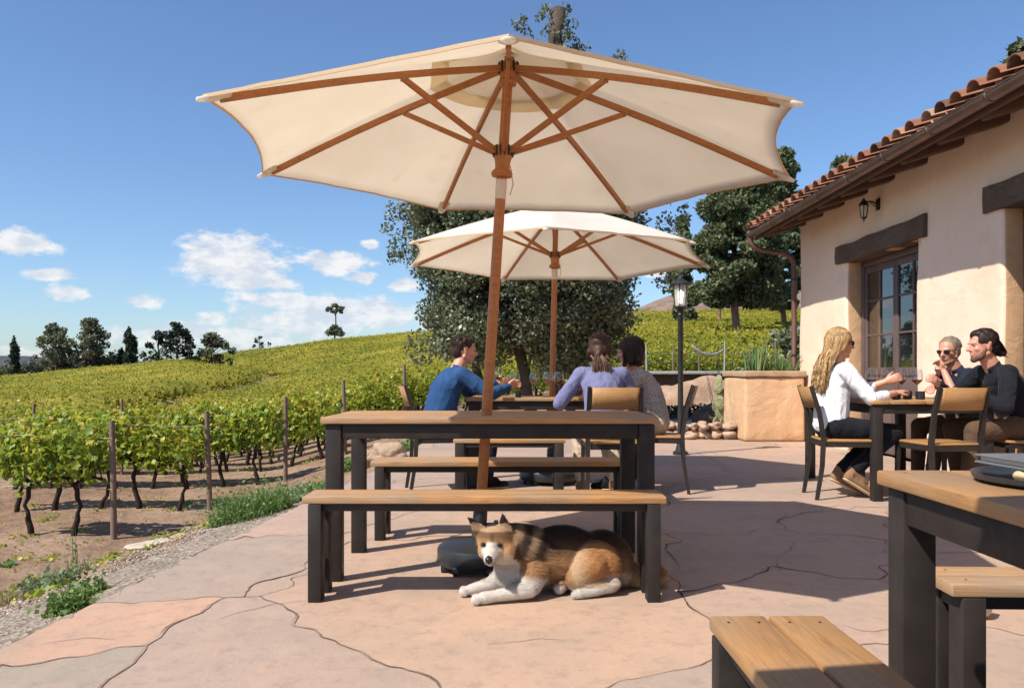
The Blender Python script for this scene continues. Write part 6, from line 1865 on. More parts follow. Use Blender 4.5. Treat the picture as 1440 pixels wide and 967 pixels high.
    for i in (0, 1):
        cap(bm, neckb - s2 * .060, .062 * k, sh[i], .060 * k)
        cap(bm, sh[i], .063 * k, el[i].lerp(sh[i], 1 - min(1, sleeve * 2)), .051 * k + (.006 if sleeve < .5 else 0))
        if sleeve > .5:
            endp = el[i].lerp(wr[i], (sleeve - .5) * 2 * .97); cap(bm, el[i], .052 * k, endp, .037 * k)
            ax_ = (wr[i] - el[i]).normalized(); cap(bm, endp - ax_ * .025, .039 * k, endp, .039 * k)
    if collar:
        for q in range(12):
            a = q / 12 * 2 * PI; c = neckb + s2 * .012 + fwd * math.cos(a) * .052 * k + side * math.sin(a) * .060 * k; a2 = (q + 1) / 12 * 2 * PI; c2 = neckb + s2 * .012 + fwd * math.cos(a2) * .052 * k + side * math.sin(a2) * .060 * k
            if not (q in (0, 11)): cap(bm, c, .014, c2, .014, None, 6)
    link('shirt', fuse(bm, .0085, 5, 'shirt', (.0055, 9)), MAT[top], root)
    # ---- trousers
    bm = bmesh.new()
    sph(bm, pel + V((0, 0, -.01)), (.128 * k, .168 * k * slim, .105 * k))
    for i in (0, 1):
        cap(bm, hips[i], .094 * k, kn[i], .070 * k); cap(bm, kn[i], .068 * k, ank[i] + (kn[i] - ank[i]).normalized() * .035, .052 * k)
    link('trousers', fuse(bm, .009, 5, 'trousers', (.005, 8)), MAT[bottom], root)
    # ---- shoes
    for i in (0, 1):
        bm = bmesh.new(); a = ank[i]; h = heel[i]; toe = a + V((.16 * k, 0, -.055 - h)); toe.z = max(toe.z, .036)
        heelp = a + V((-.035, 0, -.045)); heelp.z = max(heelp.z, .04)
        cap(bm, heelp, .040, toe, .037, (V((0, 0, 1)), .8)); cap(bm, heelp, .040, a + V((0, 0, .012)), .041); cap(bm, a, .042, a.lerp(toe, .5), .036)
        sho = link('shoe', fuse(bm, .007, 4, 'shoe'), MAT[shoe], root)
        bm = bmesh.new(); dn = V((0, 0, -1)) * .026; ax_ = (toe - heelp).normalized(); nrm = ax_.cross(V((0, 1, 0))).normalized(); nrm = nrm if nrm.z < 0 else -nrm
        cap(bm, heelp + nrm * .028, .036, toe + nrm * .024, .036, (V((0, 0, 1)) if h < .05 else nrm, .35)); link('sole', fuse(bm, .007, 2, 'sole'), MAT['sole'], sho)
    if hair: hair(root, H, RM, k, hc, neckb, s2, fwd)
    if glasses:
        bm = bmesh.new()
        for s in (1, -1):
            M = RM @ Matrix.Rotation(s * .22, 3, 'Z'); sph(bm, H(.088, s * .032, .006), (.006 * k, .027 * k, .019 * k), M, 3)
        gl = link('sunglasses', bm_mesh(bm, 'lenses', True), MAT['lens'], root)
        bm = bmesh.new()
        for s in (1, -1): add_tube(bm, [H(.086, s * .055, .014), H(.04, s * .078, .016), H(-.02, s * .083, .012)], [.0035, .003, .003], 6)
        add_tube(bm, [H(.094, .012, .012), H(.098, 0, .013), H(.094, -.012, .012)], [.003] * 3, 6); link('temple', bm_mesh(bm, 'temple'), MAT['iron'], gl)
    if beard: beard(root, H, RM, k)
    return root, wr, H

def wob_shell(bm, vox, amp, fr, name, smooth=3):
    me = fuse(bm, vox, smooth, name, (amp, fr))
    a = me.attributes.new('rnd', 'FLOAT', 'FACE'); n = len(me.polygons)
    a.data.foreach_set('value', np.full(n, .35, dtype=np.float32)); return me
def hair_short(mat, seed=1, recede=0.0, th=.012):
    def fn(root, H, RM, k, hc, nb, s2, fwd):
        bm = bmesh.new(); sph(bm, H(-.024, 0, .042), Vector((.094, .081, .088)) * k, RM, 3); sph(bm, H(-.058, 0, -.005), Vector((.052, .066, .070)) * k, RM, 3); sph(bm, H(.022 - recede, 0, .088 - recede * .5), Vector((.052, .058, .030)) * k, RM, 3)
        h = link('hair', wob_shell(bm, .006, .004, 26, 'hair', 2), MAT[mat], root)
        rr = random.Random(seed); L = []
        for i in range(420):
            a = rr.uniform(0, 2 * PI); z = rr.uniform(-.15, 1); r = math.sqrt(max(0, 1 - z * z)); x, y = r * math.cos(a), r * math.sin(a)
            if x > .45 and z < .62 + recede * 3: continue
            p = Vector((-.024 + .096 * x, .083 * y, .042 + .090 * z)); n = Vector((x, y, z * .9)).normalized(); fl = (Vector((-.5, y * .3, -.2)) + Vector((rr.uniform(-.3, .3), rr.uniform(-.3, .3), rr.uniform(-.2, .3)))).normalized()
            l = rr.uniform(.012, .028) * th / .012
            L.append(([H(*(p)), H(*(p + n * l * .35 + fl * l * .5)), H(*(p + n * l * .3 + fl * l * 1.2))], .0035, .0008))
        link('strands', hair_locks(L, 'strands', 4), MAT[mat], h)
    return fn
def hair_flow(mat, length=.40, seed=1, n=260, spread=.075, wave=.018, back=True, width=.085, gather=None, rstr=.0085, a0=.25, drift=.085):
    """long hair: shell over the skull plus locks that run down the back"""
    def fn(root, H, RM, k, hc, nb, s2, fwd):
        bm = bmesh.new(); sph(bm, H(-.020, 0, .040), Vector((.100, .088, .091)) * k, RM, 3); sph(bm, H(-.052, 0, -.020), Vector((.062, .076, .085)) * k, RM, 3)
        for s in (1, -1): cap(bm, H(.022, s * .068, .045), .022 * k, H(-.018, s * .078, -.05), .020 * k)
        h = link('hair', wob_shell(bm, .007, .005, 20, 'hair', 2), MAT[mat], root)
        rr = random.Random(seed); L = []
        Z = Vector((0, 0, 1))
        for i in range(n):
            s = rr.choice((-1, 1)); a = rr.uniform(a0, PI) * s       # 0 front, pi back
            t0 = rr.uniform(.0, .9)
            # start near the crown, drape over the skull, then fall
            x, y = math.cos(a), math.sin(a)
            pts = [H(-.02 + .012 * x, .010 * y, .130 + .002)]
            for zq in (.55, 1.0):
                el_ = zq * PI / 2; pts.append(H(-.02 + .104 * x * math.sin(el_), .090 * y * math.sin(el_), .038 + .094 * math.cos(el_)))
            base = pts[-1]; Ls = length * k * rr.uniform(.62, 1.04) * (1 if x < .3 else .8)
            ph = rr.uniform(0, 6.3); w = wave * rr.uniform(.5, 1.3)
            tgt = nb - fwd * drift * k + Vector((0, y * width, 0)) if back else base
            for q in range(1, 8):
                u = q / 7
                c = base + Vector((0, 0, -Ls * u))
                if back:
                    m = min(1, u * 1.8); bx = tgt.x - .035 * u - (.0 if x < 0 else 0); c.x = base.x * (1 - m) + (bx + (c.z - tgt.z) * (s2.x / max(s2.z, .2)) * .9) * m if True else c.x
                    c.y = base.y * (1 - m * .5) + (tgt.y) * m * .5
                if gather:
                    m = min(1, u * 2.2); g = gather(u, H, nb, s2, fwd); c = c.lerp(g + Vector((rr.uniform(-1, 1), rr.uniform(-1, 1), 0)) * .02 * (1 - .4 * u) + Vector((0, y * .018, 0)), m)
                c += Vector((math.sin(ph + u * 8) * w * u, math.cos(ph * 1.7 + u * 8) * w * u, 0)); pts.append(c)
            L.append((pts, rstr * rr.uniform(.6, 1.2), .0022))
        link('strands', hair_locks(L, 'strands', 5), MAT[mat], h)
    return fn
def hair_bun(mat, seed=1):
    def fn(root, H, RM, k, hc, nb, s2, fwd):
        bm = bmesh.new(); sph(bm, H(-.020, 0, .042), Vector((.098, .083, .089)) * k, RM, 3); sph(bm, H(-.060, 0, -.005), Vector((.056, .066, .066)) * k, RM, 3); sph(bm, H(-.130, 0, -.050), Vector((.036, .036, .034)) * k, RM, 3); sph(bm, H(.03, 0, .085), Vector((.045, .055, .035)) * k, RM, 3)
        h = link('hair', wob_shell(bm, .006, .004, 24, 'hair', 2), MAT[mat], root)
        rr = random.Random(seed); L = []
        for i in range(240):
            a = rr.uniform(-2.6, 2.6); x, y = math.cos(a), math.sin(a); st = rr.uniform(.15, .95)
            pts = [H(.055 - .02 * st, y * .060 * st, .118 - .055 * st)]
            for q in (.3, .6, .85, 1): 
                yy = y * .088 * st * math.sin((1 - q * .8) * PI * .8 + .3); pts.append(H(.055 - .02 * st - q * .17, yy, (.118 - .055 * st) * (1 - q) - .045 * q + .055 * math.sin(q * PI)))
            L.append((pts, .006, .003))
        for i in range(26):
            a = rr.uniform(0, 6.3); pts = [H(-.125 + .03 * math.cos(a + q), .034 * math.sin(a + q), -.05 + .028 * math.sin(a * 2 + q * .7)) for q in (0, .8, 1.6, 2.4)] + [H(-.16 + rr.uniform(-.02, .02), rr.uniform(-.03, .03), -.075 + rr.uniform(-.02, .03))]; L.append((pts, .006, .001))
        link('strands', hair_locks(L, 'strands', 5), MAT[mat], h)
    return fn
def hair_pony(mat, seed=1):
    def fn(root, H, RM, k, hc, nb, s2, fwd):
        bm = bmesh.new(); sph(bm, H(-.020, 0, .042), Vector((.100, .086, .090)) * k, RM, 3); sph(bm, H(-.056, 0, -.012), Vector((.058, .072, .078)) * k, RM, 3); cap(bm, H(-.08, 0, -.03), .036, H(-.105, 0, -.085), .026)
        for s in (1, -1): cap(bm, H(.022, s * .068, .045), .020 * k, H(-.020, s * .075, -.03), .020 * k)
        h = link('hair', wob_shell(bm, .006, .004, 34, 'hair', 2), MAT[mat], root)
        rr = random.Random(seed); L = []
        for i in range(260):
            a = rr.uniform(0, 6.3); r = rr.random() ** .5; w = rr.uniform(.6, 1.3); p0 = H(-.098, math.sin(a) * .018 * r, -.055 + math.cos(a) * .014 * r); end = nb - fwd * (.125 + .02 * rr.random()) + Vector((-.02, math.sin(a) * .062 * r, -.21 * w))
            mid = p0.lerp(end, .45) + Vector((-.022, math.sin(a) * .03 * r, .01)); ph = rr.uniform(0, 6.3)
            pts = []
            for q in range(9):
                u = q / 8; pp = p0.lerp(mid, min(1, u * 2)) if u < .5 else mid.lerp(end, (u - .5) * 2); pts.append(pp + Vector((0, math.sin(ph + u * 7) * .008 * u, 0)))
            L.append((pts, .0065, .0015))
        link('strands', hair_locks(L, 'strands', 5), MAT[mat], h)
    return fn
def hair_bob(mat, seed=1):
    def fn(root, H, RM, k, hc, nb, s2, fwd):
        bm = bmesh.new(); sph(bm, H(-.022, 0, .045), Vector((.108, .098, .095)) * k, RM, 3); sph(bm, H(-.050, 0, -.040), Vector((.080, .092, .098)) * k, RM, 3)
        for s in (1, -1): cap(bm, H(.018, s * .074, .04), .024 * k, H(-.004, s * .084, -.075), .026 * k)
        h = link('hair', wob_shell(bm, .006, .005, 26, 'hair', 2), MAT[mat], root)
        rr = random.Random(seed); L = []
        for i in range(260):
            s = rr.choice((-1, 1)); a = rr.uniform(.95, PI) * s; x, y = math.cos(a), math.sin(a); pts = [H(-.01, 0, .138)]
            for e in (.4, .7, 1.0): pts.append(H(-.022 + .110 * x * math.sin(e * PI / 2), .100 * y * math.sin(e * PI / 2), .045 + .094 * math.cos(e * PI / 2)))
            b = pts[-1]; Ls = rr.uniform(.10, .17); ph = rr.uniform(0, 6)
            for q in range(1, 5): u = q / 4; pts.append(b + Vector((math.sin(ph + u * 4) * .006, -y * .012 * u * u + math.cos(ph + u * 5) * .006, -Ls * u)) + RM @ Vector((.02 * u * u if x < 0 else 0, 0, 0)))
            L.append((pts, .009, .003))
        link('strands', hair_locks(L, 'strands', 5), MAT[mat], h)
    return fn
def beard_fn(mat, full=True):
    def fn(root, H, RM, k):
        bm = bmesh.new(); 
        for s in (1, -1): cap(bm, H(.004, s * .058, -.020), .016 * k, H(.036, s * .040, -.074), .023 * k); cap(bm, H(.036, s * .040, -.074), .023 * k, H(.066, 0, -.094), .0225 * k)
        h = link('beard', wob_shell(bm, .005, .003, 50, 'beard', 2), MAT[mat], root)
    return fn

def build_people():
    z = 0
    # 1 man in blue at the left end of the far table
    person((-.61, 6.62, 0), R_(24), 'man in a blue denim shirt leaning on the far table, back turned, short brown hair', 'denim', 'darkjean', 'blackcloth',
           lean=.26, curve=.28, k=.985, hands=((.60, .20, .86), (.56, -.16, .84)), grip=(.4, .6), hair=hair_short('hair_brown', 1, 0, .006), head_yaw=-.12, head_pitch=.12, feet=((.30, .12, 0), (.38, -.14, 0)), seed=1, elbow=(.2, .5))
    # 2 woman in lavender, back to the camera
    person((.70, 6.13, 0), R_(93), 'woman in a lavender shirt seen from behind with long brown hair tied low', 'lavender', 'beige', 'tan',
           lean=.30, curve=.22, k=.99, hands=((.42, .20, .80), (.44, -.17, .80)), grip=(.3, .4), slim=.98, hair=hair_pony('hair_long', 4), head_yaw=-.25, head_pitch=.22, feet=((.36, .12, 0), (.34, -.14, 0)), seed=2, elbow=(.15, .15))
    # 3 woman in the grey print, right end of the far table
    person((1.17, 6.66, 0), R_(176), 'dark haired woman in a grey patterned short sleeved blouse drinking at the far table', 'greyprint', 'beige', 'blackcloth',
           lean=.24, curve=.22, k=.95, hands=((.40, .06, .93), (.42, -.12, .80)), grip=(.8, .3), sleeve=.36, slim=.92, hair=hair_bob('hair_dark', 6), head_yaw=-.10, head_pitch=.12, feet=((.34, .1, 0), (.30, -.12, 0)), seed=3, elbow=(.2, .1), collar=False)
    # 4 woman in the white blouse
    person((2.47, 6.28, 0), R_(2), 'woman with long wavy blonde hair in a white blouse and dark trousers', 'whitecloth', 'blackcloth', 'tan',
           lean=.06, curve=.09, k=.985, hands=((.46, .06, .885), (.44, -.12, .80)), grip=(.8, .2), sleeve=.80, slim=.90, hair=hair_flow('hair_blonde', .42, 8, 900, wave=.024, width=.08, a0=.95, rstr=.0052), glasses=True, head_yaw=.05, head_pitch=.06, feet=((.10, .07, .0), (.13, -.10, .0)), heel=(.10, .12), seed=4, elbow=(.05, .05), collar=False)
    # 5 older man
    person((3.96, 6.93, 0), R_(188), 'older man in dark sunglasses and navy polo shirt with short grey hair', 'navy', 'brownpants', 'blackcloth',
           lean=.30, curve=.24, k=.985, seat=.45, hands=((.36, .10, .96), (.60, .26, .82)), grip=(.9, .3), sleeve=.36, hair=hair_short('hair_grey', 5, .018, .004), glasses=True, head_yaw=.42, head_pitch=.12, feet=((.50, .12, 0), (.44, -.14, 0)), seed=5, elbow=(.1, .1))
    # 6 long haired man leaning in
    person((3.90, 6.20, 0), R_(182), 'bearded man in black with dark hair in a loose bun, leaning on the wall table', 'blackcloth', 'brownpants', 'blackcloth',
           lean=.38, curve=.25, k=1.05, hands=((.50, .12, .80), (.53, -.20, .86)), grip=(.3, .4), hair=hair_bun('hair_dark', 5), beard=beard_fn('stubble'), glasses=False, head_yaw=-.06, head_pitch=.06, feet=((.50, .12, 0), (.40, -.14, 0)), seed=6, elbow=(.2, .3))
    # glasses held in hands
    wine_glass((-.61 + .60 * math.cos(R_(24)) - .20 * math.sin(R_(24)) + .02, 6.62 + .60 * math.sin(R_(24)) + .2 * math.cos(R_(24)), .80), 'wine glass held up by the man in the blue shirt', .95, .3)
    wine_glass((.72, 6.60, .86), 'wine glass held to the mouth by the dark haired woman', .95, .3, tilt=(0, -.35, 0))
    wine_glass((3.60, 6.86, .84), 'wine glass held under the chin of the older man', .95, .5, tilt=(0, .15, 0))
    # dark jacket hanging over the chair at the right edge
    bm = bmesh.new()
    for i in range(9): sph(bm, (4.04 + (i % 3) * .012, 6.10 + (i % 3) * .07 - .05, .80 - (i // 3) * .13), (.05, .075, .10), Matrix.Rotation(i * .4, 3, 'X'))
    o = link('jacket', fuse(bm, .009, 3, 'jacket', (.010, 14)), MAT['navy']); tag(o, 'dark jacket draped over the chair back at the right edge', 'jacket')

# ------------------------------------------------------------------ dog
def build_dog():
    root = empty('dog', (.1, 3.5, 0), 0, 'tan and white husky like dog lying under the near bench', 'dog')
    O = Vector((.1, 3.5, 0)); V = Vector
    bm = bmesh.new()
    def C(a, ra, b, rb, flat=None): cap(bm, V(a) - O, ra, V(b) - O, rb, flat)
    def E(c, r, M=None): sph(bm, V(c) - O, r, M, 3)
    C((.10, 3.555, .140), .118, (.36, 3.615, .130), .112)
    E((.22, 3.58, .155), (.17, .115, .125)); E((.40, 3.63, .125), (.12, .115, .125)); E((.46, 3.62, .10), (.07, .10, .10))
    E((.04, 3.52, .145), (.11, .105, .13)); E((.0, 3.49, .11), (.08, .085, .095))
    C((.06, 3.52, .19), .105, (-.02, 3.47, .225), .088); C((.0, 3.49, .17), .09, (-.045, 3.44, .21), .075)
    # head
    E((-.072, 3.425, .250), (.078, .078, .070)); E((-.062, 3.40, .216), (.080, .054, .052)); E((-.118, 3.385, .214), (.026, .04, .034)); E((-.020, 3.385, .208), (.032, .04, .036))
    C((-.082, 3.375, .218), .036, (-.093, 3.298, .196), .0235); C((-.084, 3.37, .193), .028, (-.092, 3.312, .182), .018); C((-.078, 3.385, .258), .034, (-.085, 3.352, .238), .022)
    # ears: flat cones
    for (b0, b1, tip) in (((-.112, 3.42, .290), (-.148, 3.43, .266), (-.182, 3.400, .345)), ((-.010, 3.425, .282), (-.052, 3.41, .296), (-.040, 3.390, .362))):
        m = (V(b0) + V(b1)) / 2; C(m, .036, V(tip), .006, (V((0.25, 1, .1)).normalized(), .40))
    # front legs, paws
    C((.09, 3.44, .105), .056, (.070, 3.395, .048), .036); C((.070, 3.39, .046), .035, (-.075, 3.350, .031), .024); C((-.075, 3.35, .030), .024, (-.118, 3.338, .026), .027)
    for q in (-1.5, -.5, .5, 1.5): E((-.148, 3.336 + q * .0145, .022), (.021, .0105, .019))
    C((-.01, 3.52, .09), .050, (-.09, 3.49, .045), .032); C((-.09, 3.49, .043), .030, (-.175, 3.462, .028), .024)
    for q in (-1.5, -.5, .5, 1.5): E((-.206, 3.460 + q * .0145, .022), (.021, .0105, .019))
    # hind leg: haunch, stifle, hock folded along the floor, foot forward
    E((.355, 3.51, .120), (.112, .060, .108), Matrix.Rotation(-.35, 3, 'Y')); C((.33, 3.485, .13), .075, (.275, 3.462, .075), .045); C((.275, 3.462, .06), .040, (.42, 3.475, .040), .030); C((.43, 3.475, .045), .030, (.34, 3.435, .024), .019); C((.34, 3.435, .024), .018, (.285, 3.420, .021), .021)
    for q in (-1, 0, 1): E((.264, 3.420 + q * .013, .016), (.016, .009, .013))
    C((.24, 3.53, .05), .03, (.20, 3.47, .03), .024)
    # tail
    C((.46, 3.63, .09), .055, (.54, 3.61, .055), .048); C((.54, 3.61, .055), .050, (.63, 3.615, .048), .048); C((.62, 3.615, .048), .044, (.655, 3.63, .045), .030)
    me = fuse(bm, .0052, 3, 'dog_body', None, .5)
    n = len(me.vertices); co = np.zeros(n * 3, dtype=np.float32); me.vertices.foreach_get('co', co); co = co.reshape(-1, 3); no = np.zeros(n * 3, dtype=np.float32); me.vertices.foreach_get('normal', no); no = no.reshape(-1, 3)
    W = np.array([.80, .73, .65]) * .66; T_ = np.array([.33, .175, .080]); TB = np.array([.095, .050, .027]); K = np.array([.022, .015, .012]); OR = np.array([.42, .20, .075]); CR = np.array([.46, .31, .18])
    def seg(p, a, b):
        a, b = V(a), V(b); ab = b - a; t = max(0, min(1, (p - a).dot(ab) / ab.dot(ab))); return (p - a - ab * t).length
    def ss(a, b, x): t = max(0, min(1, (x - a) / (b - a))); return t * t * (3 - 2 * t)
    def color(p):
        n1 = noise.noise(p * 9); n2 = noise.noise(p * 30) * .5; nn = n1 * .6 + n2 * .4
        x, y, zz = p
        c = T_ * (1 + .25 * nn)
        # flank darker towards the back: saddle
        sad = ss(.135, .205, zz + .02 * nn) * ss(-.02, .06, x) * (1 - ss(.46, .52, x) * .5); c = c * (1 - sad) + (TB if nn > -.2 else K * 2) * sad
        dk = ss(.205, .255, zz + .03 * nn) * ss(.05, .10, x); c = c * (1 - dk * .75) + K * dk * .75
        # lower flank warmer
        # neck collars: dark and light bands sweeping round the ruff
        if -.05 < x < .17 and zz > .07 and (y > 3.455 or zz > .17):
            s = x * 1.0 - (zz - .18) * .35 + .012 * nn
            b = .5 + .5 * math.sin((s + .035) * 78); wgt = ss(-.05, -.01, x) * (1 - ss(.12, .17, x)) * ss(.07, .14, zz)
            m_ = ss(.35, .7, b + .15 * nn); c = c * (1 - wgt * .75) + (CR * .9 * m_ + K * 1.8 * (1 - m_)) * wgt * .75
        # haunch orange with pale front edge
        hd = ((x - .36) / .115) ** 2 + ((zz - .12) / .11) ** 2
        if y < 3.545 and x > .2 and hd < 1.1:
            w = ss(.27, .35, x + .02 * nn) * ss(.05, .11, zz); e = 1 - ss(.75, 1.1, hd); h2 = CR * 1.05 * (1 - w) + OR * (1 + .25 * nn) * w; c = c * (1 - e) + h2 * e
            w = 1 - ss(.03, .075, zz); c = c * (1 - w * .6) + W * w * .6
        if zz < .045 and .18 < x < .43 and y < 3.47: c = W * .85
        if x > .40 and zz < .09 and y < 3.56: c = c * .5 + W * .5
        if x > .50: w = ss(.50, .56, x); c = c * (1 - w) + (T_ * .85 * (1 + .3 * nn) if zz > .06 else CR * .9) * w
        # chest, belly, forelegs white
        ch = 1 - ss(.10, .135, zz + .03 * nn + max(0, x) * .25); 
        if x < .15: c = c * (1 - ch) + W * ch
        if x < .13 and zz < .075: c = W
        if x < .02 and y < 3.47 and zz < .17: c = W
        if zz < .05: c = c * .4 + W * .6 if x < .2 else c
        # head
        hd_ = (p - V((-.07, 3.40, .235))).length
        if y < 3.455 and zz > .155 and x < .005:
            c = CR * .35 + OR * .55
            top = ss(.245, .278, zz + .006 * nn); c = c * (1 - top * .8) + TB * top * .8
            c = c * (1 - .6 * max(0, 1 - abs(x + .082) / .012) * ss(.245, .26, zz)) + K * .6 * max(0, 1 - abs(x + .082) / .012) * ss(.245, .26, zz)   # dark forehead line
            mz = seg(p, (-.086, 3.345, .215), (-.093, 3.29, .188)); m = 1 - ss(.036, .046, mz + .006 * nn); c = c * (1 - m) + W * 1.08 * m
            if zz < .205 and y < 3.40: w = 1 - ss(.185, .212, zz + .008 * nn); c = c * (1 - w) + W * w
            bl = 1 - ss(.004, .012, abs(x + .085)); 
            if y < 3.39 and zz < .248: c = c * (1 - bl) + W * bl
            for ex_ in (-.119, -.050):
                de = math.sqrt((x - ex_) ** 2 + (zz - .242) ** 2 * 1.6); e = (1 - ss(.008, .017, de)) * (1 - ss(3.36, 3.40, y)); c = c * (1 - e) + K * e
        if zz > .292 and y < 3.46 and x < 0:   # ears: dark rims and backs, pale inside
            c = K * 2.2 if no_y > -.35 else CR * .9
            if zz > .325: c = K
        if (p - V((-.094, 3.277, .197))).length < .017: c = K * .4
        if seg(p, (-.105, 3.295, .176), (-.118, 3.33, .184)) < .0045 or seg(p, (-.082, 3.29, .176), (-.066, 3.335, .184)) < .0045: c = K
        return np.clip(c, 0, 1)
    col = np.zeros((n, 3), dtype=np.float32)
    for i in range(n):
        no_y = no[i][1]; col[i] = color(V(co[i]) + O)
    a = me.attributes.new('col', 'FLOAT_COLOR', 'POINT'); c4 = np.ones((n, 4), dtype=np.float32); c4[:, :3] = col; a.data.foreach_set('color', c4.ravel())
    link('body', me, MAT['fur'], root)
    # fur: short blades lying back along the body
    tri = []; r = np.random.default_rng(3)
    m = len(me.polygons); cen = np.zeros(m * 3, dtype=np.float32); me.polygons.foreach_get('center', cen); cen = cen.reshape(-1, 3); pn = np.zeros(m * 3, dtype=np.float32); me.polygons.foreach_get('normal', pn); pn = pn.reshape(-1, 3)
    v0 = np.array([p.vertices[0] for p in me.polygons]); reps = 4
    VV = []; CC = []
    W_ = cen + np.array(O)
    # lengths: short on face and legs, long on ruff, haunch and tail
    ln = np.full(m, .016); face = (W_[:, 1] < 3.40) & (W_[:, 2] > .15); ln[face] = .004; legs = (W_[:, 2] < .06) & (W_[:, 0] < .1); ln[legs] = .003; ln[(W_[:, 0] > .48)] = .030; ln[(W_[:, 0] > -.05) & (W_[:, 0] < .14) & (W_[:, 2] > .1) & (W_[:, 1] > 3.4)] = .022
    ln[(W_[:, 2] > .27) & (W_[:, 0] < 0)] = .005; ln[(W_[:, 2] < .05) & (W_[:, 0] > .15) & (W_[:, 0] < .46)] = .005; head = (W_[:, 1] < 3.45) & (W_[:, 2] > .2) & (W_[:, 0] < 0) & ~face; ln[head] = .009
    for rep in range(reps):
        flow = np.array([1.0, .15, -.45]) + r.normal(size=(m, 3)) * .28; flow -= (flow * pn).sum(1)[:, None] * pn * .75; d = flow / np.linalg.norm(flow, axis=1)[:, None] + pn * .28; d /= np.linalg.norm(d, axis=1)[:, None]
        sd = np.cross(d, pn); sd /= np.linalg.norm(sd, axis=1)[:, None] + 1e-6
        L = (ln * r.uniform(.6, 1.3, m))[:, None]; w = .0008 + ln[:, None] * .018; b = cen + r.normal(size=(m, 3)) * .0022
        VV.append(np.stack([b - sd * w - pn * .001, b + sd * w - pn * .001, b + d * L], 1).reshape(-1, 3)); CC.append(np.repeat(np.clip(col[v0] * r.uniform(.84, 1.16, (m, 1)), 0, 1), 3, axis=0))
    Vf = np.concatenate(VV); fm = mesh_np('fur_coat', Vf, np.arange(len(Vf)).reshape(-1, 3), False, vcol=np.concatenate(CC)); link('fur', fm, MAT['fur'], root)
    # nose and eyes
    bm = bmesh.new(); sph(bm, V((-.094, 3.274, .199)) - O, (.0135, .010, .0105), None, 3); link('nose', bm_mesh(bm, 'nose', True), MAT['nose'], root)
    for ex_, ey in ((-.117, 3.352), (-.052, 3.346)):
        bm = bmesh.new(); sph(bm, V((ex_, ey, .243)) - O, (.0085, .006, .0068), None, 3); link('eye', bm_mesh(bm, 'eye', True), MAT['lens'], root)
    print('dog verts', n)

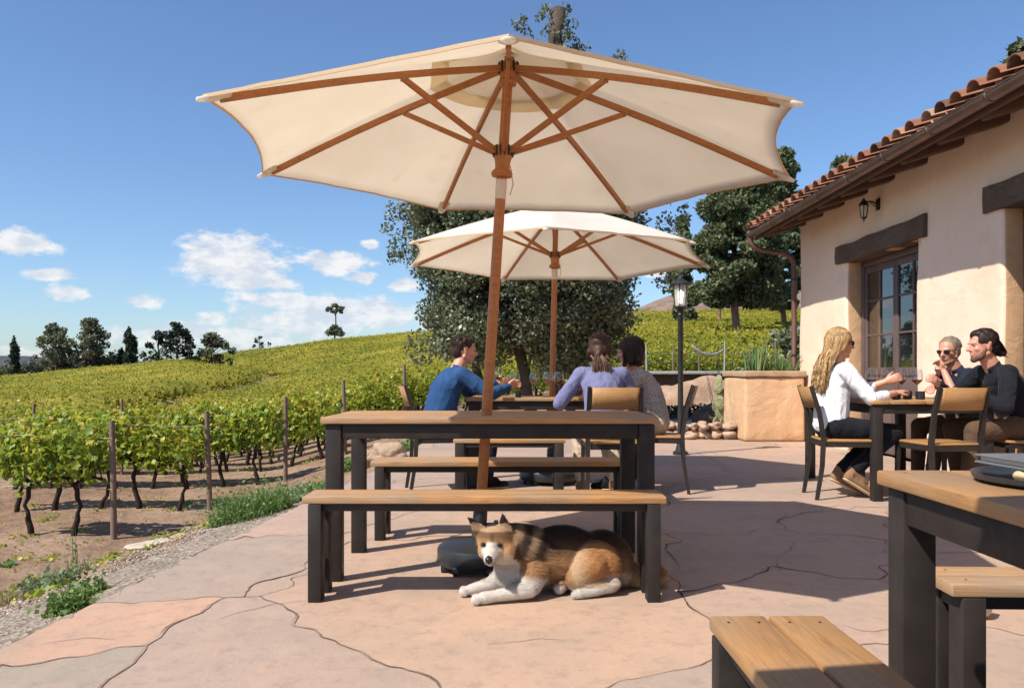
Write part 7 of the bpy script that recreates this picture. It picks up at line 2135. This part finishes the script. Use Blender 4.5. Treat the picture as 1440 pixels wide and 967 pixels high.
# ------------------------------------------------------------------ sky, sun, camera
def build_world():
    w = bpy.data.worlds.new('World'); scene.world = w; w.use_nodes = True
    t = w.node_tree; n = t.nodes; l = t.links; n.clear()
    out = n.new('ShaderNodeOutputWorld'); bg = n.new('ShaderNodeBackground'); bg2 = n.new('ShaderNodeBackground'); mx = n.new('ShaderNodeMixShader')
    sky = n.new('ShaderNodeTexSky'); sky.sky_type = 'NISHITA'; sky.sun_disc = False
    sky.sun_elevation = math.asin(SUN.z); sky.sun_rotation = math.atan2(SUN.x, SUN.y) % (2 * PI)
    sky.altitude = 0; sky.air_density = 1.0; sky.dust_density = .55; sky.ozone_density = 1.6
    tint = n.new('ShaderNodeMix'); tint.data_type = 'RGBA'; tint.blend_type = 'MULTIPLY'; tint.inputs[0].default_value = 1; tint.inputs[7].default_value = (.82, .975, 1.17, 1); l.new(sky.outputs[0], tint.inputs[6])
    l.new(tint.outputs[2], bg.inputs[0]); bg.inputs[1].default_value = SKY_STRENGTH
    tc = n.new('ShaderNodeTexCoord'); sep = n.new('ShaderNodeSeparateXYZ'); l.new(tc.outputs['Generated'], sep.inputs[0])
    def M(op, a, b=None, c=None):
        m = n.new('ShaderNodeMath'); m.operation = op
        for i, v in enumerate((a, b, c)):
            if v is None: continue
            if isinstance(v, (int, float)): m.inputs[i].default_value = v
            else: l.new(v, m.inputs[i])
        return m.outputs[0]
    # azimuth and elevation of the view direction
    az = M('ARCTAN2', sep.outputs[0], sep.outputs[1]); hyp = M('SQRT', M('ADD', M('MULTIPLY', sep.outputs[0], sep.outputs[0]), M('MULTIPLY', sep.outputs[1], sep.outputs[1]))); el = M('ARCTAN2', sep.outputs[2], hyp)
    blobs = [(28, 342, 52, 17), (70, 385, 40, 9), (90, 411, 34, 11), (198, 423, 34, 9), (322, 366, 84, 36), (372, 396, 46, 12), (475, 370, 48, 17), (512, 390, 22, 9), (392, 424, 42, 14), (300, 447, 22, 9), (425, 455, 110, 24), (540, 440, 60, 22), (568, 400, 25, 10), (210, 474, 70, 15), (260, 465, 50, 13), (340, 475, 80, 16), (520, 345, 14, 6), (70, 500, 70, 12), (470, 440, 60, 20), (640, 450, 60, 25), (920, 380, 30, 8)]
    blobs += [(-400, 350, 120, 40), (-700, 420, 160, 40), (-200, 440, 80, 20), (1700, 330, 130, 40), (2000, 430, 150, 40)]
    cur = None
    for (px, py, rx, ry) in blobs:
        a0 = math.atan((px - 720) / F) if abs(px - 720) < 3000 else 0; e0 = math.atan((525 - py) / F * math.cos(a0)); ra = rx / F * math.cos(a0) ** 2 * 1.15; re = ry / F * math.cos(a0) * 1.3
        dx = M('MULTIPLY', M('SUBTRACT', az, a0), 1 / ra); dy = M('MULTIPLY', M('SUBTRACT', el, e0), 1 / re)
        v = M('SUBTRACT', 1.0, M('SQRT', M('ADD', M('MULTIPLY', dx, dx), M('MULTIPLY', dy, dy))))
        cur = v if cur is None else M('SMOOTH_MAX', cur, v, .25)
    comb = n.new('ShaderNodeCombineXYZ'); l.new(M('MULTIPLY', az, 1.0), comb.inputs[0]); l.new(M('MULTIPLY', el, 1.9), comb.inputs[1])
    def N(scale, detail, rough, vec=None):
        no = n.new('ShaderNodeTexNoise'); no.inputs['Scale'].default_value = scale; no.inputs['Detail'].default_value = detail; no.inputs['Roughness'].default_value = rough; l.new(vec or comb.outputs[0], no.inputs['Vector']); return no.outputs[0]
    n1 = N(26, 8, .62); n2 = N(9, 5, .55)
    dens = M('ADD', cur, M('ADD', M('MULTIPLY', M('SUBTRACT', n1, .5), 1.9), M('MULTIPLY', M('SUBTRACT', n2, .48), .8)))
    mr = n.new('ShaderNodeMapRange'); mr.interpolation_type = 'SMOOTHSTEP'; mr.inputs[1].default_value = .02; mr.inputs[2].default_value = .5; l.new(dens, mr.inputs[0])
    hz = n.new('ShaderNodeMapRange'); hz.inputs[1].default_value = .0; hz.inputs[2].default_value = .10; hz.inputs[3].default_value = .6; hz.inputs[4].default_value = 1.0; l.new(el, hz.inputs[0])
    cov = M('MULTIPLY', M('MULTIPLY', mr.outputs[0], hz.outputs[0]), .93)
    # lighter crowns, greyer undersides: density sampled a little higher up
    c2 = n.new('ShaderNodeCombineXYZ'); l.new(M('ADD', az, -.012), c2.inputs[0]); l.new(M('ADD', M('MULTIPLY', el, 1.9), .030), c2.inputs[1]); n3 = N(26, 6, .6, c2.outputs[0])
    shd = n.new('ShaderNodeMapRange'); shd.inputs[1].default_value = -.10; shd.inputs[2].default_value = .12; l.new(M('SUBTRACT', n1, n3), shd.inputs[0])
    mc = n.new('ShaderNodeMix'); mc.data_type = 'RGBA'; mc.inputs[6].default_value = (.70, .76, .86, 1); mc.inputs[7].default_value = (.98, .97, .97, 1); l.new(shd.outputs[0], mc.inputs[0])
    l.new(mc.outputs[2], bg2.inputs[0]); bg2.inputs[1].default_value = CLOUD_STRENGTH
    l.new(cov, mx.inputs[0]); l.new(bg.outputs[0], mx.inputs[1]); l.new(bg2.outputs[0], mx.inputs[2]); l.new(mx.outputs[0], out.inputs[0])
    sun = bpy.data.lights.new('sun', 'SUN'); sun.energy = SUN_ENERGY; sun.angle = R_(.53); sun.color = (1, .93, .83)
    so = bpy.data.objects.new('sun', sun); COL.objects.link(so); so.rotation_euler = SUN.to_track_quat('Z', 'Y').to_euler(); so.location = (-5, -5, 12)
    cam = bpy.data.cameras.new('camera'); co = bpy.data.objects.new('camera', cam); COL.objects.link(co); scene.camera = co
    co.location = (0, 0, CAMZ); co.rotation_euler = (PI / 2, 0, 0); cam.sensor_width = 36; cam.lens = F / 1440 * 36; cam.shift_y = 41.5 / 1440; cam.clip_start = .05; cam.clip_end = 3000
    scene.view_settings.view_transform = 'Standard'; scene.view_settings.look = 'None'; scene.view_settings.exposure = EXPOSURE; scene.view_settings.gamma = 1
    scene.render.engine = 'CYCLES'; cy = scene.cycles; cy.max_bounces = 8; cy.diffuse_bounces = 3; cy.glossy_bounces = 3; cy.transmission_bounces = 6; cy.transparent_max_bounces = 16; cy.use_denoising = True; cy.sample_clamp_indirect = 6
    cy.use_adaptive_sampling = True; cy.adaptive_threshold = .02
SKY_STRENGTH, SUN_ENERGY, EXPOSURE, CLOUD_STRENGTH = .095, 4.8, 0.52, .68
import time as _t
def step(fn):
    t0 = _t.perf_counter(); fn(); print(fn.__name__, round(_t.perf_counter() - t0, 2), 's')
for fn in (build_world, build_ground, build_patio, build_gravel, build_vines, build_trees, build_weeds, build_furniture, build_building, build_planter, build_garden, build_lamp_post, build_people, build_dog):
    step(fn)
